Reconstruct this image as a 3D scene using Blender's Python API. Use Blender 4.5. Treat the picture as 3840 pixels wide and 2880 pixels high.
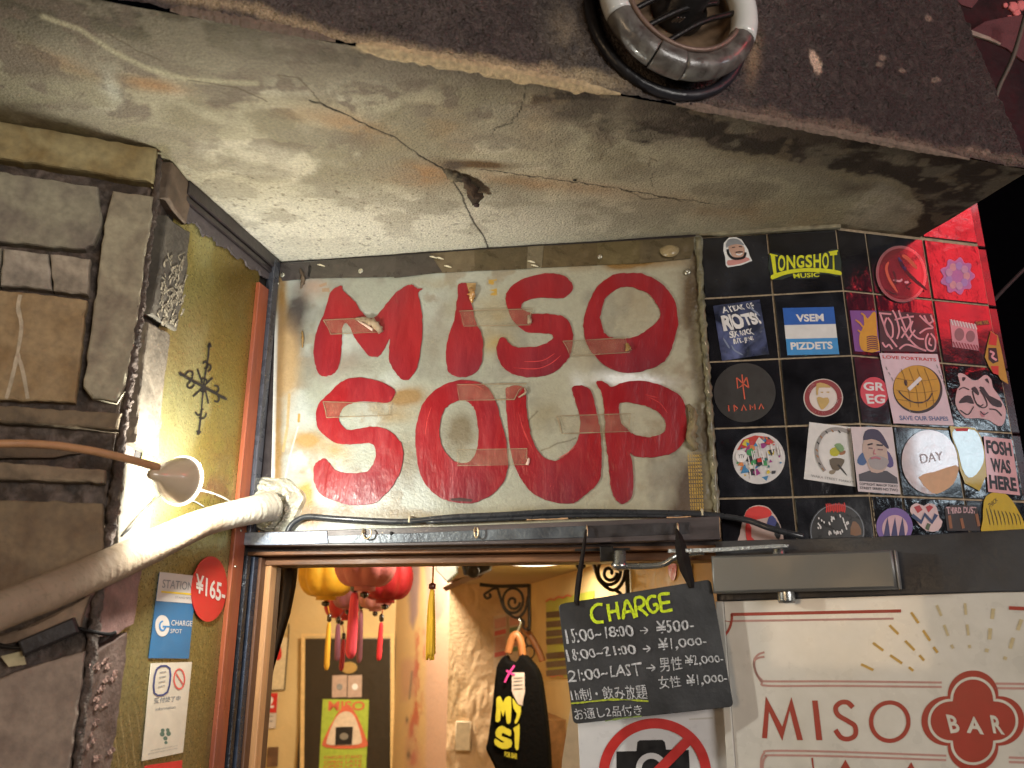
import bpy, math, random
import numpy as np
from mathutils import Vector, Matrix
random.seed(7); rng = np.random.default_rng(7)
for o in list(bpy.data.objects): bpy.data.objects.remove(o)
sc = bpy.context.scene; COL = sc.collection
R = math.radians
# ------------------------------------------------------------ camera, world, light, exposure
CZ = 1.75; FPX = 3080.0; PITCH = 0.294638
cam = bpy.data.cameras.new('camera'); camo = bpy.data.objects.new('camera', cam); COL.objects.link(camo)
camo.location = (0, 0, CZ); camo.rotation_euler = (math.pi/2 + PITCH, 0, 0)
cam.sensor_width = 36; cam.lens = FPX/3840*36; cam.clip_start = 0.02; cam.clip_end = 200
cam.dof.use_dof = True; cam.dof.focus_distance = 1.2; cam.dof.aperture_fstop = 6.0
sc.camera = camo
W = bpy.data.worlds.new('World'); sc.world = W; W.use_nodes = True
wn = W.node_tree.nodes; bgn = wn['Background']
sky = wn.new('ShaderNodeTexSky'); sky.sky_type = 'NISHITA'; sky.sun_disc = False
sky.sun_elevation = R(-4); sky.sun_rotation = R(200)
W.node_tree.links.new(sky.outputs[0], bgn.inputs[0]); bgn.inputs[1].default_value = 0.05
sc.view_settings.view_transform = 'Standard'; sc.view_settings.look = 'None'
sc.view_settings.gamma = 1; sc.view_settings.exposure = 0.0; sc.view_settings.use_curve_mapping = False
LAMP = dict(clip=6.6, street=47.0, warm=10.0, red=2.8, hall=26.0, room=6.0)

# ------------------------------------------------------------ places: the planes of walls, floor, soffit
cP, sP = math.cos(PITCH), math.sin(PITCH)
def ray(x, y):
    X = (np.asarray(x, float)-1920)/FPX; Y = (1440-np.asarray(y, float))/FPX
    return np.stack([X, cP-Y*sP, sP+Y*cP], -1)
def project(P):
    P = np.asarray(P, float); z = P[..., 2]-CZ
    d = P[..., 1]*cP+z*sP; v = -P[..., 1]*sP+z*cP
    return 1920+FPX*P[..., 0]/d, 1440-FPX*v/d
class Plane:
    def __init__(s, o, u, v=(0, 0, 1)):
        s.o = np.array(o, float); s.u = np.array(u, float)/np.linalg.norm(u); s.v = np.array(v, float)
        s.n = np.cross(s.u, s.v)
    def at(s, x, y, w=0.0):                      # where a sight line meets this plane, w metres in front of it
        r = ray(x, y); o = s.o + s.n*w - np.array([0, 0, CZ])
        t = (o @ s.n)/(r @ s.n)
        return r*t[..., None] + np.array([0, 0, CZ])
    def uv(s, x, y):
        d = s.at(x, y)-s.o; return d @ s.u, d @ s.v
    def P(s, a, b, w=0.0):
        a = np.asarray(a, float); b = np.asarray(b, float); w = np.asarray(w, float)
        return s.o + a[..., None]*s.u + b[..., None]*s.v + w[..., None]*s.n
    def off(s, w): 
        p = Plane(s.o+s.n*w, s.u, s.v); return p
def head(h): h = R(h); return (math.sin(h), math.cos(h), 0)
ZS = CZ+0.583
A = Plane((0.2866, 1.1373, CZ+0.5786), head(98.32))            # sign and first tiles
B = Plane(A.P(0.2, 0), head(76.95))                            # tiles beyond the corner
L = Plane((-0.387, 1.236, ZS), head(12.3))                     # gold side wall
SF = Plane((-0.444, 0.909, ZS), head(71))                      # stone pillar, face
SS = Plane((-0.444, 0.909, ZS), head(2.5))                     # stone pillar, flank
S = Plane((0, 1, ZS), (1, 0, 0), (0, -1, 0))                   # soffit
_f = S.at(1300, 160); F = Plane(_f, head(74))                  # fascia
_h = A.off(0.03).at(2700, 2100); H = Plane(_h, head(119))      # door leaf, standing open
BM = A.off(0.03)                                               # face of the beam
K = Plane((0, 4.0, CZ), head(97))                              # far wall inside
PW = Plane((0, 3.4, CZ), head(92))                             # rough plaster wall inside
_c = PW.at(1985, 2300); WR = Plane((_c[0], _c[1], CZ), head(170))   # right wall inside

# ------------------------------------------------------------ noise
def _h2(i, j, s): 
    n = (i.astype(np.int64)*374761393 + j.astype(np.int64)*668265263 + s*982451653) & 0x7fffffff
    n = ((n ^ (n >> 13))*1274126177) & 0x7fffffff
    return ((n ^ (n >> 16)) & 0xffff)/65535.0
def vn(x, y, s=0):
    i = np.floor(x); j = np.floor(y); fx = x-i; fy = y-j; fx = fx*fx*(3-2*fx); fy = fy*fy*(3-2*fy)
    a = _h2(i, j, s); b = _h2(i+1, j, s); c = _h2(i, j+1, s); d = _h2(i+1, j+1, s)
    return (a*(1-fx)+b*fx)*(1-fy)+(c*(1-fx)+d*fx)*fy
def fbm(x, y, o=4, s=0):
    r = 0; a = .5; t = 0
    for k in range(o): r = r+a*vn(x*2**k+17*k, y*2**k-9*k, s+k); t += a; a *= .55
    return r/t
def sm(a, b, x): 
    t = np.clip((x-a)/(b-a), 0, 1); return t*t*(3-2*t)
def blob(x, y, cx, cy, rx, ry, ang=0, soft=1.0):
    c, s = math.cos(R(ang)), math.sin(R(ang)); dx = x-cx; dy = y-cy
    return np.exp(-(((dx*c+dy*s)/rx)**2+((-dx*s+dy*c)/ry)**2)*soft)
def dline(x, y, pts):
    d = np.full(x.shape, 1e9)
    for (x0, y0), (x1, y1) in zip(pts[:-1], pts[1:]):
        ux, uy = x1-x0, y1-y0; t = np.clip(((x-x0)*ux+(y-y0)*uy)/(ux*ux+uy*uy), 0, 1)
        d = np.minimum(d, np.hypot(x-x0-t*ux, y-y0-t*uy))
    return d
def inpoly(x, y, poly):
    r = np.zeros(x.shape, bool); n = len(poly)
    for i in range(n):
        x0, y0 = poly[i]; x1, y1 = poly[(i+1) % n]
        if y0 == y1: continue
        c = ((y0 > y) != (y1 > y)) & (x < (x1-x0)*(y-y0)/(y1-y0)+x0); r ^= c
    return r
def sdist(x, y, poly):
    d = dline(x, y, list(poly)+[poly[0]]); return np.where(inpoly(x, y, poly), d, -d)
def lin(c):
    c = np.array(c, float)/255.; return tuple(np.where(c <= .04045, c/12.92, ((c+.055)/1.055)**2.4))

# ------------------------------------------------------------ materials
_M = {}
def mat(name, col=(.5, .5, .5), rough=.6, metal=0, bump=0, bs=200, var=.12, vs=60, attr=False, alpha=1, coat=0,
        emit=0, spec=.5, trans=0, var2=None, v2s=25, streak=None, wear=0):
    if name in _M: return _M[name]
    m = bpy.data.materials.new(name); _M[name] = m; m.use_nodes = True
    nt = m.node_tree; N = nt.nodes; K_ = nt.links; b = N['Principled BSDF']
    tc = N.new('ShaderNodeTexCoord'); mp = N.new('ShaderNodeMapping'); K_.new(tc.outputs['Object'], mp.inputs[0])
    if streak: mp.inputs['Scale'].default_value = streak
    no = N.new('ShaderNodeTexNoise'); no.inputs['Scale'].default_value = vs; no.inputs['Detail'].default_value = 6
    K_.new(mp.outputs[0], no.inputs['Vector'])
    mr = N.new('ShaderNodeMapRange'); mr.inputs[1].default_value = .3; mr.inputs[2].default_value = .7
    mr.inputs[3].default_value = 1-var; mr.inputs[4].default_value = 1+var; K_.new(no.outputs[0], mr.inputs[0])
    mx = N.new('ShaderNodeVectorMath'); mx.operation = 'SCALE'; K_.new(mr.outputs[0], mx.inputs['Scale'])
    if attr:
        at = N.new('ShaderNodeAttribute'); at.attribute_name = 'Col'; src = at.outputs['Color']; K_.new(src, mx.inputs[0])
    else:
        mx.inputs[0].default_value = col[:3]
        if var2:
            n2 = N.new('ShaderNodeTexNoise'); n2.inputs['Scale'].default_value = v2s; n2.inputs['Detail'].default_value = 8
            n2.inputs['Distortion'].default_value = .6; K_.new(mp.outputs[0], n2.inputs['Vector'])
            cr = N.new('ShaderNodeMapRange'); cr.inputs[1].default_value = .42; cr.inputs[2].default_value = .66; K_.new(n2.outputs[0], cr.inputs[0])
            mc = N.new('ShaderNodeMix'); mc.data_type = 'RGBA'; mc.inputs[6].default_value = (*col[:3], 1); mc.inputs[7].default_value = (*var2[:3], 1)
            K_.new(cr.outputs[0], mc.inputs[0]); K_.new(mc.outputs[2], mx.inputs[0])
    K_.new(mx.outputs[0], b.inputs['Base Color'])
    rr = N.new('ShaderNodeMapRange'); rr.inputs[1].default_value = .3; rr.inputs[2].default_value = .7
    rr.inputs[3].default_value = max(.02, rough*.8); rr.inputs[4].default_value = min(1, rough*1.25); K_.new(no.outputs[0], rr.inputs[0])
    K_.new(rr.outputs[0], b.inputs['Roughness'])
    b.inputs['Metallic'].default_value = metal; b.inputs['Specular IOR Level'].default_value = spec
    b.inputs['Coat Weight'].default_value = coat; b.inputs['Coat Roughness'].default_value = .06
    b.inputs['Alpha'].default_value = alpha; b.inputs['Transmission Weight'].default_value = trans
    if emit:
        b.inputs['Emission Color'].default_value = (*col[:3], 1); b.inputs['Emission Strength'].default_value = emit
    if bump:
        nb = N.new('ShaderNodeTexNoise'); nb.inputs['Scale'].default_value = bs; nb.inputs['Detail'].default_value = 5
        K_.new(mp.outputs[0], nb.inputs['Vector'])
        bp = N.new('ShaderNodeBump'); bp.inputs['Strength'].default_value = min(1, bump); bp.inputs['Distance'].default_value = .002*max(1, bump)
        K_.new(nb.outputs[0], bp.inputs['Height']); K_.new(bp.outputs[0], b.inputs['Normal'])
    return m

# ------------------------------------------------------------ objects
WL = {}
def tag(o, label=None, cat=None, group=None, kind=None):
    if label: o['label'] = label
    if cat: o['category'] = cat
    if group: o['group'] = group
    if kind: o['kind'] = kind
    return o
def thing(name, label, cat, loc, group=None, kind=None):
    o = bpy.data.objects.new(name, None); COL.objects.link(o); o.location = tuple(float(c) for c in loc)
    o.empty_display_size = .02; WL[o.name] = np.array(o.location); return tag(o, label, cat, group, kind)
def link(name, me, parent=None, mt=None, smooth=False):
    n = len(me.vertices); co = np.empty(n*3); me.vertices.foreach_get('co', co); co = co.reshape(-1, 3)
    c = (co.min(0)+co.max(0))/2; co -= c; me.vertices.foreach_set('co', co.ravel())
    o = bpy.data.objects.new(name, me); COL.objects.link(o)
    if mt: me.materials.clear(); me.materials.append(mt)
    if smooth: me.polygons.foreach_set('use_smooth', [True]*len(me.polygons))
    me.update(); WL[o.name] = c
    if parent is not None: o.parent = parent; o.location = tuple(c-WL[parent.name])
    else: o.location = tuple(c)
    return o
def mesh(name, vs, fs, mt, parent=None, smooth=False):
    me = bpy.data.meshes.new(name); me.from_pydata([tuple(map(float, v)) for v in vs], [], fs); me.validate()
    return link(name, me, parent, mt, smooth)
def box(name, pl, u0, u1, v0, v1, w0, w1, mt, parent=None, bev=0.0):
    b = bev; vs = []; fs = []
    if b <= 0:
        for w in (w0, w1):
            for a, c in ((u0, v0), (u1, v0), (u1, v1), (u0, v1)): vs.append(pl.P(a, c, w))
        fs = [(3, 2, 1, 0), (4, 5, 6, 7), (0, 1, 5, 4), (1, 2, 6, 5), (2, 3, 7, 6), (3, 0, 4, 7)]
    else:
        for w, i in ((w0, 0), (w1-b, 0), (w1, b)):
            for a, c in ((u0+i, v0+i), (u1-i, v0+i), (u1-i, v1-i), (u0+i, v1-i)): vs.append(pl.P(a, c, w))
        fs = [(3, 2, 1, 0), (8, 9, 10, 11)]
        for k in (0, 4):
            for j in range(4): fs.append((k+j, k+(j+1) % 4, k+4+(j+1) % 4, k+4+j))
    return mesh(name, vs, fs, mt, parent)
def cr(pts, n=6, closed=True):                     # catmull-rom
    p = np.array(pts, float); N = len(p); out = []
    rngi = range(N) if closed else range(N-1)
    for i in rngi:
        if closed: a, b, c, d = p[(i-1) % N], p[i], p[(i+1) % N], p[(i+2) % N]
        else: a, b, c, d = p[max(i-1, 0)], p[i], p[i+1], p[min(i+2, N-1)]
        for k in range(n):
            t = k/n; out.append(.5*((2*b)+(c-a)*t+(2*a-5*b+4*c-d)*t*t+(3*b-a-3*c+d)*t**3))
    if not closed: out.append(p[-1])
    return np.array(out)
def fill(name, pl, loops, w, t, mt, parent=None, smooth_n=0, bevel=0, jit=0):
    """flat printed or cut shape lying on plane pl; loops are outlines (first outer, rest holes)"""
    cu = bpy.data.curves.new(name, 'CURVE'); cu.dimensions = '2D'; cu.fill_mode = 'BOTH'; cu.extrude = max(t, 1e-5)/2
    if bevel: cu.bevel_depth = bevel; cu.bevel_resolution = 1; cu.offset = -bevel
    if not isinstance(loops[0][0], (tuple, list, np.ndarray)): loops = [loops]
    # metric plane coordinates
    for lp in loops:
        q = cr(lp, smooth_n) if smooth_n else np.array(lp, float)
        if jit: q = q+rng.normal(0, jit, q.shape)
        a, b = pl.uv(q[:, 0], q[:, 1])
        sp = cu.splines.new('POLY'); sp.points.add(len(q)-1)
        sp.points.foreach_set('co', np.stack([a, b, np.zeros_like(a), np.ones_like(a)], -1).ravel()); sp.use_cyclic_u = True
    o = bpy.data.objects.new('t', cu); COL.objects.link(o)
    dg = bpy.context.evaluated_depsgraph_get(); me = bpy.data.meshes.new_from_object(o.evaluated_get(dg)); me.name = name
    bpy.data.objects.remove(o); bpy.data.curves.remove(cu)
    n = len(me.vertices); co = np.empty(n*3); me.vertices.foreach_get('co', co); co = co.reshape(-1, 3)
    if n: me.vertices.foreach_set('co', pl.P(co[:, 0], co[:, 1], co[:, 2]+w+t/2).ravel())
    return link(name, me, parent, mt)
def circ(cx, cy, rx, ry=None, n=40, ang=0):
    ry = ry or rx; t = np.linspace(0, 2*math.pi, n, endpoint=False); c, s = math.cos(R(ang)), math.sin(R(ang))
    X, Y = rx*np.cos(t), ry*np.sin(t); return [(cx+x*c-y*s, cy+x*s+y*c) for x, y in zip(X, Y)]
def ribbon(name, pl, paths, width, w, mt, parent=None, closed=False, n=5, wob=0, thick=0.0003, taper=False):
    """a brush or pen line on plane pl"""
    if not isinstance(paths[0][0], (tuple, list, np.ndarray)): paths = [paths]
    vs, fs = [], []
    for pt in paths:
        q = cr(pt, n, closed) if n else np.array(pt, float)
        if closed: q = np.vstack([q, q[:1]])
        d = np.gradient(q, axis=0); d /= np.linalg.norm(d, axis=1)[:, None]+1e-9
        nn = np.stack([-d[:, 1], d[:, 0]], -1); m = len(q)
        ww = np.full(m, width/2.)
        if wob: ww = ww*(1+wob*rng.normal(0, 1, m))
        if taper: ww *= np.clip(np.minimum(np.arange(m), np.arange(m)[::-1])/(m*.25)+.35, 0, 1)
        a, b = q+nn*ww[:, None], q-nn*ww[:, None]; k = len(vs)
        Pa, Pb = pl.at(a[:, 0], a[:, 1])+pl.n*(w+thick), pl.at(b[:, 0], b[:, 1])+pl.n*(w+thick)
        for i in range(m): vs += [Pa[i], Pb[i]]
        for i in range(m-1):
            fs.append((k+2*i, k+2*i+2, k+2*i+3, k+2*i+1))
    return mesh(name, vs, fs, mt, parent)
def text(name, pl, s, quad, w, mt, parent=None, bold=0.0, jit=0, shear=0, align='LEFT', spacing=1.0):
    """lettering: s laid into the quadrilateral (tl,tr,br,bl) on plane pl"""
    cu = bpy.data.curves.new(name, 'FONT'); cu.body = s; cu.size = 1; cu.offset = bold; cu.resolution_u = 3; cu.align_x = align
    cu.shear = shear; cu.space_character = spacing; cu.space_line = 1.0
    o = bpy.data.objects.new('t', cu); COL.objects.link(o)
    dg = bpy.context.evaluated_depsgraph_get(); me = bpy.data.meshes.new_from_object(o.evaluated_get(dg)); me.name = name
    bpy.data.objects.remove(o); bpy.data.curves.remove(cu)
    n = len(me.vertices)
    if n == 0: return None
    co = np.empty(n*3); me.vertices.foreach_get('co', co); co = co.reshape(-1, 3)
    mn, mxx = co.min(0), co.max(0); a = (co[:, 0]-mn[0])/(mxx[0]-mn[0]+1e-9); b = (co[:, 1]-mn[1])/(mxx[1]-mn[1]+1e-9)
    q = np.array(quad, float); U, V = pl.uv(q[:, 0], q[:, 1]); Q = np.stack([U, V], -1)
    if jit: a = a+(fbm(co[:, 0]*2.1, co[:, 1]*2.3, 2, 5)-.5)*jit*.4; b = b+(fbm(co[:, 0]*1.3, co[:, 1]*1.9, 2, 9)-.5)*jit
    a = a[:, None]; b = b[:, None]
    uv = (Q[3]*(1-a)+Q[2]*a)*(1-b)+(Q[0]*(1-a)+Q[1]*a)*b
    me.vertices.foreach_set('co', pl.P(uv[:, 0], uv[:, 1], np.full(n, w)).ravel())
    return link(name, me, parent, mt)
def quadgrid(name, pl, quv, nx, ny, colf, dispf, mt, parent=None, w=0.0):
    """fine sheet over the quad quv (plane coords: tl,tr,br,bl), each vertex with its own pigment"""
    s, t = np.meshgrid(np.linspace(0, 1, nx), np.linspace(0, 1, ny)); q = np.array(quv, float)
    U = (q[0, 0]*(1-s)+q[1, 0]*s)*(1-t)+(q[3, 0]*(1-s)+q[2, 0]*s)*t
    V = (q[0, 1]*(1-s)+q[1, 1]*s)*(1-t)+(q[3, 1]*(1-s)+q[2, 1]*s)*t
    P0 = pl.P(U, V); px, py = project(P0)
    d = dispf(px, py, U, V) if dispf else np.zeros_like(U)
    P1 = P0+(d+w)[..., None]*pl.n
    c = colf(px, py, U, V) if colf else None
    idx = np.arange(nx*ny).reshape(ny, nx)
    f = np.stack([idx[:-1, :-1], idx[1:, :-1], idx[1:, 1:], idx[:-1, 1:]], -1).reshape(-1, 4)
    me = bpy.data.meshes.new(name); me.vertices.add(nx*ny); me.vertices.foreach_set('co', P1.reshape(-1))
    me.loops.add(f.size); me.loops.foreach_set('vertex_index', f.ravel().astype(np.int32))
    me.polygons.add(len(f)); me.polygons.foreach_set('loop_start', np.arange(0, f.size, 4, dtype=np.int32))
    me.update(calc_edges=True)
    if c is not None:
        at = me.color_attributes.new('Col', 'FLOAT_COLOR', 'POINT')
        cc = np.ones((nx*ny, 4)); cc[:, :3] = np.clip(c.reshape(-1, 3), 0.002, .95); at.data.foreach_set('color', cc.ravel())
    return link(name, me, parent, mt, True)
def mixc(a, b, t): return a*(1-t[..., None])+np.array(b)*t[..., None]
def tube(name, pts, rad, mt, parent=None, seg=12, n=6, smooth=True, caps=True, rough=None):
    q = cr(pts, n, False) if n else np.array(pts, float); m = len(q)
    if np.isscalar(rad): rr = np.full(m, rad)
    else: rr = np.interp(np.linspace(0, 1, m), np.linspace(0, 1, len(rad)), rad)
    d = np.gradient(q, axis=0); d /= np.linalg.norm(d, axis=1)[:, None]+1e-12
    up = np.array([0, 0, 1.]) if abs(d[0, 2]) < .9 else np.array([1., 0, 0]); vs = []; fs = []
    a = np.cross(d[0], up); a /= np.linalg.norm(a)
    for i in range(m):
        a = a-d[i]*np.dot(a, d[i]); a /= np.linalg.norm(a); b = np.cross(d[i], a)
        for k in range(seg):
            th = 2*math.pi*k/seg; r_ = rr[i]*(1+(rough(i/m, th) if rough else 0)); vs.append(q[i]+r_*(math.cos(th)*a+math.sin(th)*b))
    for i in range(m-1):
        for k in range(seg): fs.append((i*seg+k, i*seg+(k+1) % seg, (i+1)*seg+(k+1) % seg, (i+1)*seg+k))
    if caps: fs.append(tuple(range(seg))[::-1]); fs.append(tuple((m-1)*seg+k for k in range(seg)))
    return mesh(name, vs, fs, mt, parent, smooth)
def lathe(name, o, ax, prof, mt, parent=None, seg=24, lobes=0, lobed=0, arc=None):
    o = np.array(o, float); ax = np.array(ax, float); ax /= np.linalg.norm(ax)
    a = np.cross(ax, (0.3, .2, 1) if abs(ax[2]) < .9 else (1, 0, 0)); a /= np.linalg.norm(a); b = np.cross(ax, a); vs = []; fs = []
    for (h, r) in prof:
        for k in range(seg):
            th = 2*math.pi*k/seg; rr = r*(1-lobed*abs(math.sin(lobes*th/2))**.7*0 - (lobed*(1-abs(math.sin(lobes*th/2))) if lobes else 0))
            vs.append(o+ax*h+rr*(math.cos(th)*a+math.sin(th)*b))
    for i in range(len(prof)-1):
        for k in range(seg): fs.append((i*seg+k, i*seg+(k+1) % seg, (i+1)*seg+(k+1) % seg, (i+1)*seg+k))
    return mesh(name, vs, fs, mt, parent, True)
def D(x, y, dist):                                  # the point on a sight line at world Y = dist
    r = ray(x, y); return r*(dist/r[1])+np.array([0, 0, CZ])
# ============================================================ SETTING
M_street = mat('asphalt', (.05, .048, .045), .8, bump=.6, bs=300, var=.3)
g = box('ground', Plane((0, 0, 0), (1, 0, 0), (0, 1, 0)), -12, 12, -8, 10, -.1, 0, M_street); tag(g, kind='structure')

M_paint = mat('aged_plaster', attr=True, rough=.75, bump=1.5, bs=330, var=.2, vs=240, spec=.3)
M_rough = mat('rough_dark_render', attr=True, rough=.42, bump=3.2, bs=330, var=.45, vs=420, spec=.6)
# ---------------- concrete canopy: soffit, fascia
cano = thing('concrete_canopy', 'cracked stained concrete canopy slab hanging over the doorway and its hand painted sign', 'canopy', S.at(1800, 500))
def soffit_col(x, y, U, V):
    c = np.ones(x.shape+(3,))*np.array((.46, .41, .29))
    n1 = fbm(U*9, V*9, 5, 1); n2 = fbm(U*30, V*30, 4, 2); n3 = fbm(U*5+3*n1, V*14, 4, 3); n4 = fbm(U*110, V*110, 3, 8)
    c = mixc(c, (.64, .58, .45), sm(.48, .66, n3)*.7)
    c = mixc(c, (.25, .215, .14), sm(.47, .64, n1)*.75*sm(960, 700, y))
    c = mixc(c, (.80, .77, .66), sm(640, 900, y)*sm(3000, 1500, x)*.9)           # lamp's bright pool beside the sign, painted in as paler plaster
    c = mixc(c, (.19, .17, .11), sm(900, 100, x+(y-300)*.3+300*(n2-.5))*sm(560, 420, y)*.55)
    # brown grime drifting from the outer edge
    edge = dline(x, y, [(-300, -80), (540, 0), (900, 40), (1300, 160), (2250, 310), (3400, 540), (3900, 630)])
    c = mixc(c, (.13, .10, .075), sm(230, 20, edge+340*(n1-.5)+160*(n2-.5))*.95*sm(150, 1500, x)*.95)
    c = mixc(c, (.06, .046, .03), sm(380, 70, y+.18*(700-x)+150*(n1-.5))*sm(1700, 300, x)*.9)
    DK = [(2020, 330), (2150, 300), (2560, 340), (3840, 560), (4100, 640), (4100, 980), (3360, 905), (3430, 850), (3468, 795), (3440, 752), (3400, 702), (3300, 662), (3050, 636), (2960, 602), (2720, 572), (2640, 535), (2560, 520), (2420, 545), (2240, 500), (2080, 450), (2000, 390)]
    sd = sdist(x, y, DK)+34*(n2-.5)+26*(n4-.5)+70*(n1-.5)*sm(3000, 2400, x)
    k = sm(-6, 12, sd); fade = sm(1950, 2650, x); mott = sm(.36, .6, fbm(U*26, V*60, 4, 12))
    hole = blob(x, y, 2440, 400, 150, 60)+blob(x, y, 2330, 450, 50, 130, 20)
    c = mixc(c, (.050, .038, .030), k*np.clip(.55+.5*fade-.6*hole+.6*(mott-.5)*(1-fade*.6), 0, .98))
    c = mixc(c, (.33, .28, .17), sm(26, 3, abs(sd+10))*.5*sm(2500, 2800, x))        # tide line
    c = mixc(c, (.26, .2, .13), k*sm(.62, .72, fbm(U*38, V*44, 3, 31))*.55)
    c = mixc(c, (.42, .36, .25), k*sm(.70, .78, fbm(U*30, V*30, 3, 44))*.5)
    # rust
    for cx, cy, rx, ry, a, s_ in ((600, 325, 110, 22, 8, .7), (520, 300, 80, 22, 5, .4), (1330, 470, 160, 45, 18, .45), (1180, 440, 130, 30, 14, .35), (1560, 665, 120, 40, 8, .55), (1690, 480, 120, 60, 30, .3),
                           (2050, 690, 320, 26, 6, .5), (1620, 640, 90, 26, 10, .5), (250, 240, 140, 30, 20, .4), (2850, 800, 500, 50, 6, .3), (2000, 470, 90, 90, 0, .22)):
        c = mixc(c, (.40, .20, .08), np.clip(blob(x, y, cx, cy, rx, ry, a)*(s_+.5*(n2-.5)), 0, 1))
    c = mixc(c, (.13, .07, .03), np.clip(blob(x, y, 1790, 617, 130, 15, 2)*1.5*(.6+n4*.6), 0, .95))
    c = mixc(c, (.10, .07, .05), np.clip(blob(x, y, 1700, 620, 36, 16, 2)*1.6, 0, .95))
    c = mixc(c, (.2, .17, .13), blob(x, y, 560, 185, 110, 30, 10)*.6); c = mixc(c, (.2, .17, .13), blob(x, y, 960, 240, 110, 50, 5)*.7)
    c = mixc(c, (.17, .13, .10), sm(.47, .58, n2)*sm(.40, .55, n3)*.75*sm(700, 420, y))
    c = mixc(c, (.30, .26, .19), sm(.50, .62, fbm(U*18+7, V*24, 5, 66))*.55*sm(960, 800, y))
    c = mixc(c, (.2, .16, .12), blob(x, y, 1750, 265, 260, 45, 10)*.8*sm(.35, .6, n2))
    c = mixc(c, (.6, .6, .5), blob(x, y, 420, 330, 30, 60, -20)*.6)
    # water runs along an old ridge
    rd = dline(x, y, [(160, 60), (300, 110), (420, 190), (560, 260), (720, 300), (960, 315)]); c = mixc(c, (.55, .5, .33), sm(16, 2, rd)*.6)
    # speckle pits
    pit = sm(.73, .80, fbm(U*210, V*210, 2, 77))*sm(500, 700, y)*sm(2300, 1500, x); c = mixc(c, (.14, .11, .07), pit*.6)
    # bright broken lip
    c = mixc(c, (.62, .47, .28), sm(30, 14, edge+16*(n4-.5)+10*(n2-.5))*sm(1300, 1380, x)*sm(2330, 2200, x))
    c = mixc(c, (.5, .38, .24), sm(24, 6, edge+30*(n2-.5))*sm(500, 560, x)*sm(2400, 2700, x*0+2500)*.4)
    for cr_, wd in CRACKS:
        c = mixc(c, (.035, .028, .02), sm(wd*1.25, wd*.35, dline(x+10*(n4-.5)+16*(n2-.5), y+14*(n4-.5), cr_)))
    for cr_ in HAIR:
        c = mixc(c, (.12, .09, .06), sm(4, 1, dline(x+20*(n4-.5), y+20*(n2-.5), cr_))*.7)
    wr = dline(x, y, [(1037, 985), (2612, 888), (3150, 850), (3420, 893)]); c = mixc(c, (.16, .13, .08), sm(22, 2, wr+22*(n2-.5))*.55*sm(2000, 2700, x))
    wl = dline(x, y, [(0, 465), (605, 568), (702, 690)]); c = mixc(c, (.20, .17, .09), sm(34, 3, wl+40*(n2-.5))*.7)
    return c
CRACKS = [([(1160, 378), (1200, 385), (1300, 431), (1395, 480), (1480, 515), (1532, 557), (1600, 600), (1661, 630)], 3.2),
          ([(1661, 630), (1686, 663), (1712, 700), (1734, 735), (1748, 775), (1764, 808), (1790, 850), (1812, 886), (1842, 955)], 3.6),
          ([(1800, 640), (1824, 639), (1950, 655), (2156, 681), (2325, 711), (2460, 735), (2600, 753), (2680, 768)], 1.9),
          ([(1975, 331), (1965, 375), (1951, 410), (1935, 436), (1905, 462), (1860, 480), (1848, 505)], 2.2)]
HAIR = [[(1200, 385), (1180, 350), (1120, 290), (1040, 285)], [(2250, 600), (2270, 560), (2300, 545), (2270, 520), (2290, 490)], [(2430, 620), (2440, 590), (2460, 600)],
        [(2450, 700), (2440, 670), (2460, 640)], [(700, 300), (780, 310), (880, 330), (1000, 380)], [(2335, 715), (2420, 745), (2500, 742), (2560, 760)], [(400, 120), (520, 190), (600, 230)]]
def soffit_d(x, y, U, V):
    d = .0016*(fbm(U*14, V*14, 3, 4)-.5)*2+.0007*(fbm(U*90, V*90, 3, 6)-.5)
    for cr_, wd in CRACKS: d = d-.0007*sm(wd*1.3, 0, dline(x, y, cr_))
    edge = dline(x, y, [(540, 0), (900, 40), (1300, 160), (2250, 310), (3400, 540), (3900, 630)])
    return d-.004*sm(14, 0, edge+14*(fbm(U*60, V*60, 3, 9)-.5))
def uvp(pl, *pts): return [tuple(float(k) for k in pl.uv(*p)) for p in pts]
_e0 = uvp(S, (1300, 160), (3400, 540)); _dx = (_e0[1][0]-_e0[0][0], _e0[1][1]-_e0[0][1]); 
def fas(t): return (_e0[0][0]+_dx[0]*t, _e0[0][1]+_dx[1]*t)
FR = uvp(S, (3865, 640))[0]; RB = uvp(S, (3685, 747), (3444, 892)); _q = (RB[1][0]-RB[0][0], RB[1][1]-RB[0][1])
BR = (RB[1][0]+_q[0]*.9, RB[1][1]+_q[1]*.9); FL = fas(-1.15)
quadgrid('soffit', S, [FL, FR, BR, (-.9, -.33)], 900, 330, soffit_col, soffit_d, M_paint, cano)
M_lip = mat('broken_lip', attr=True, rough=.8, bump=2, bs=200, var=.2, vs=200)
def lip(xa, xb, k, wi, wo):
    ua, ub = F.uv(xa, 160)[0], F.uv(xb, 400)[0]; n = 160; vs = []; fs = []
    for i in range(n+1):
        u = ua+(ub-ua)*i/n; e = min(1, i/10, (n-i)/25); j = .6+.8*float(vn(np.array(i*.21), np.array(k*3.3), 5)); j2 = .5+float(vn(np.array(i*.37), np.array(k*7.7), 8))
        vs += [F.P(u, -.0012, -wi*e*j-.001), F.P(u, -.0028*e*j2-.0006, -wi*.45*e*j), F.P(u, .0, .0022*e*j2), F.P(u, wo*e*j2+.0012, .0030*e)]
    for i in range(n):
        for q in range(3): a = i*4+q; fs.append((a, a+1, a+5, a+4))
    return mesh('broken_lip', vs, fs, mat('lip_plaster_%d' % k, ((.55, .41, .24), (.20, .145, .11))[k], .8, bump=2.4, bs=170, var=.3, vs=150), cano)
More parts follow.
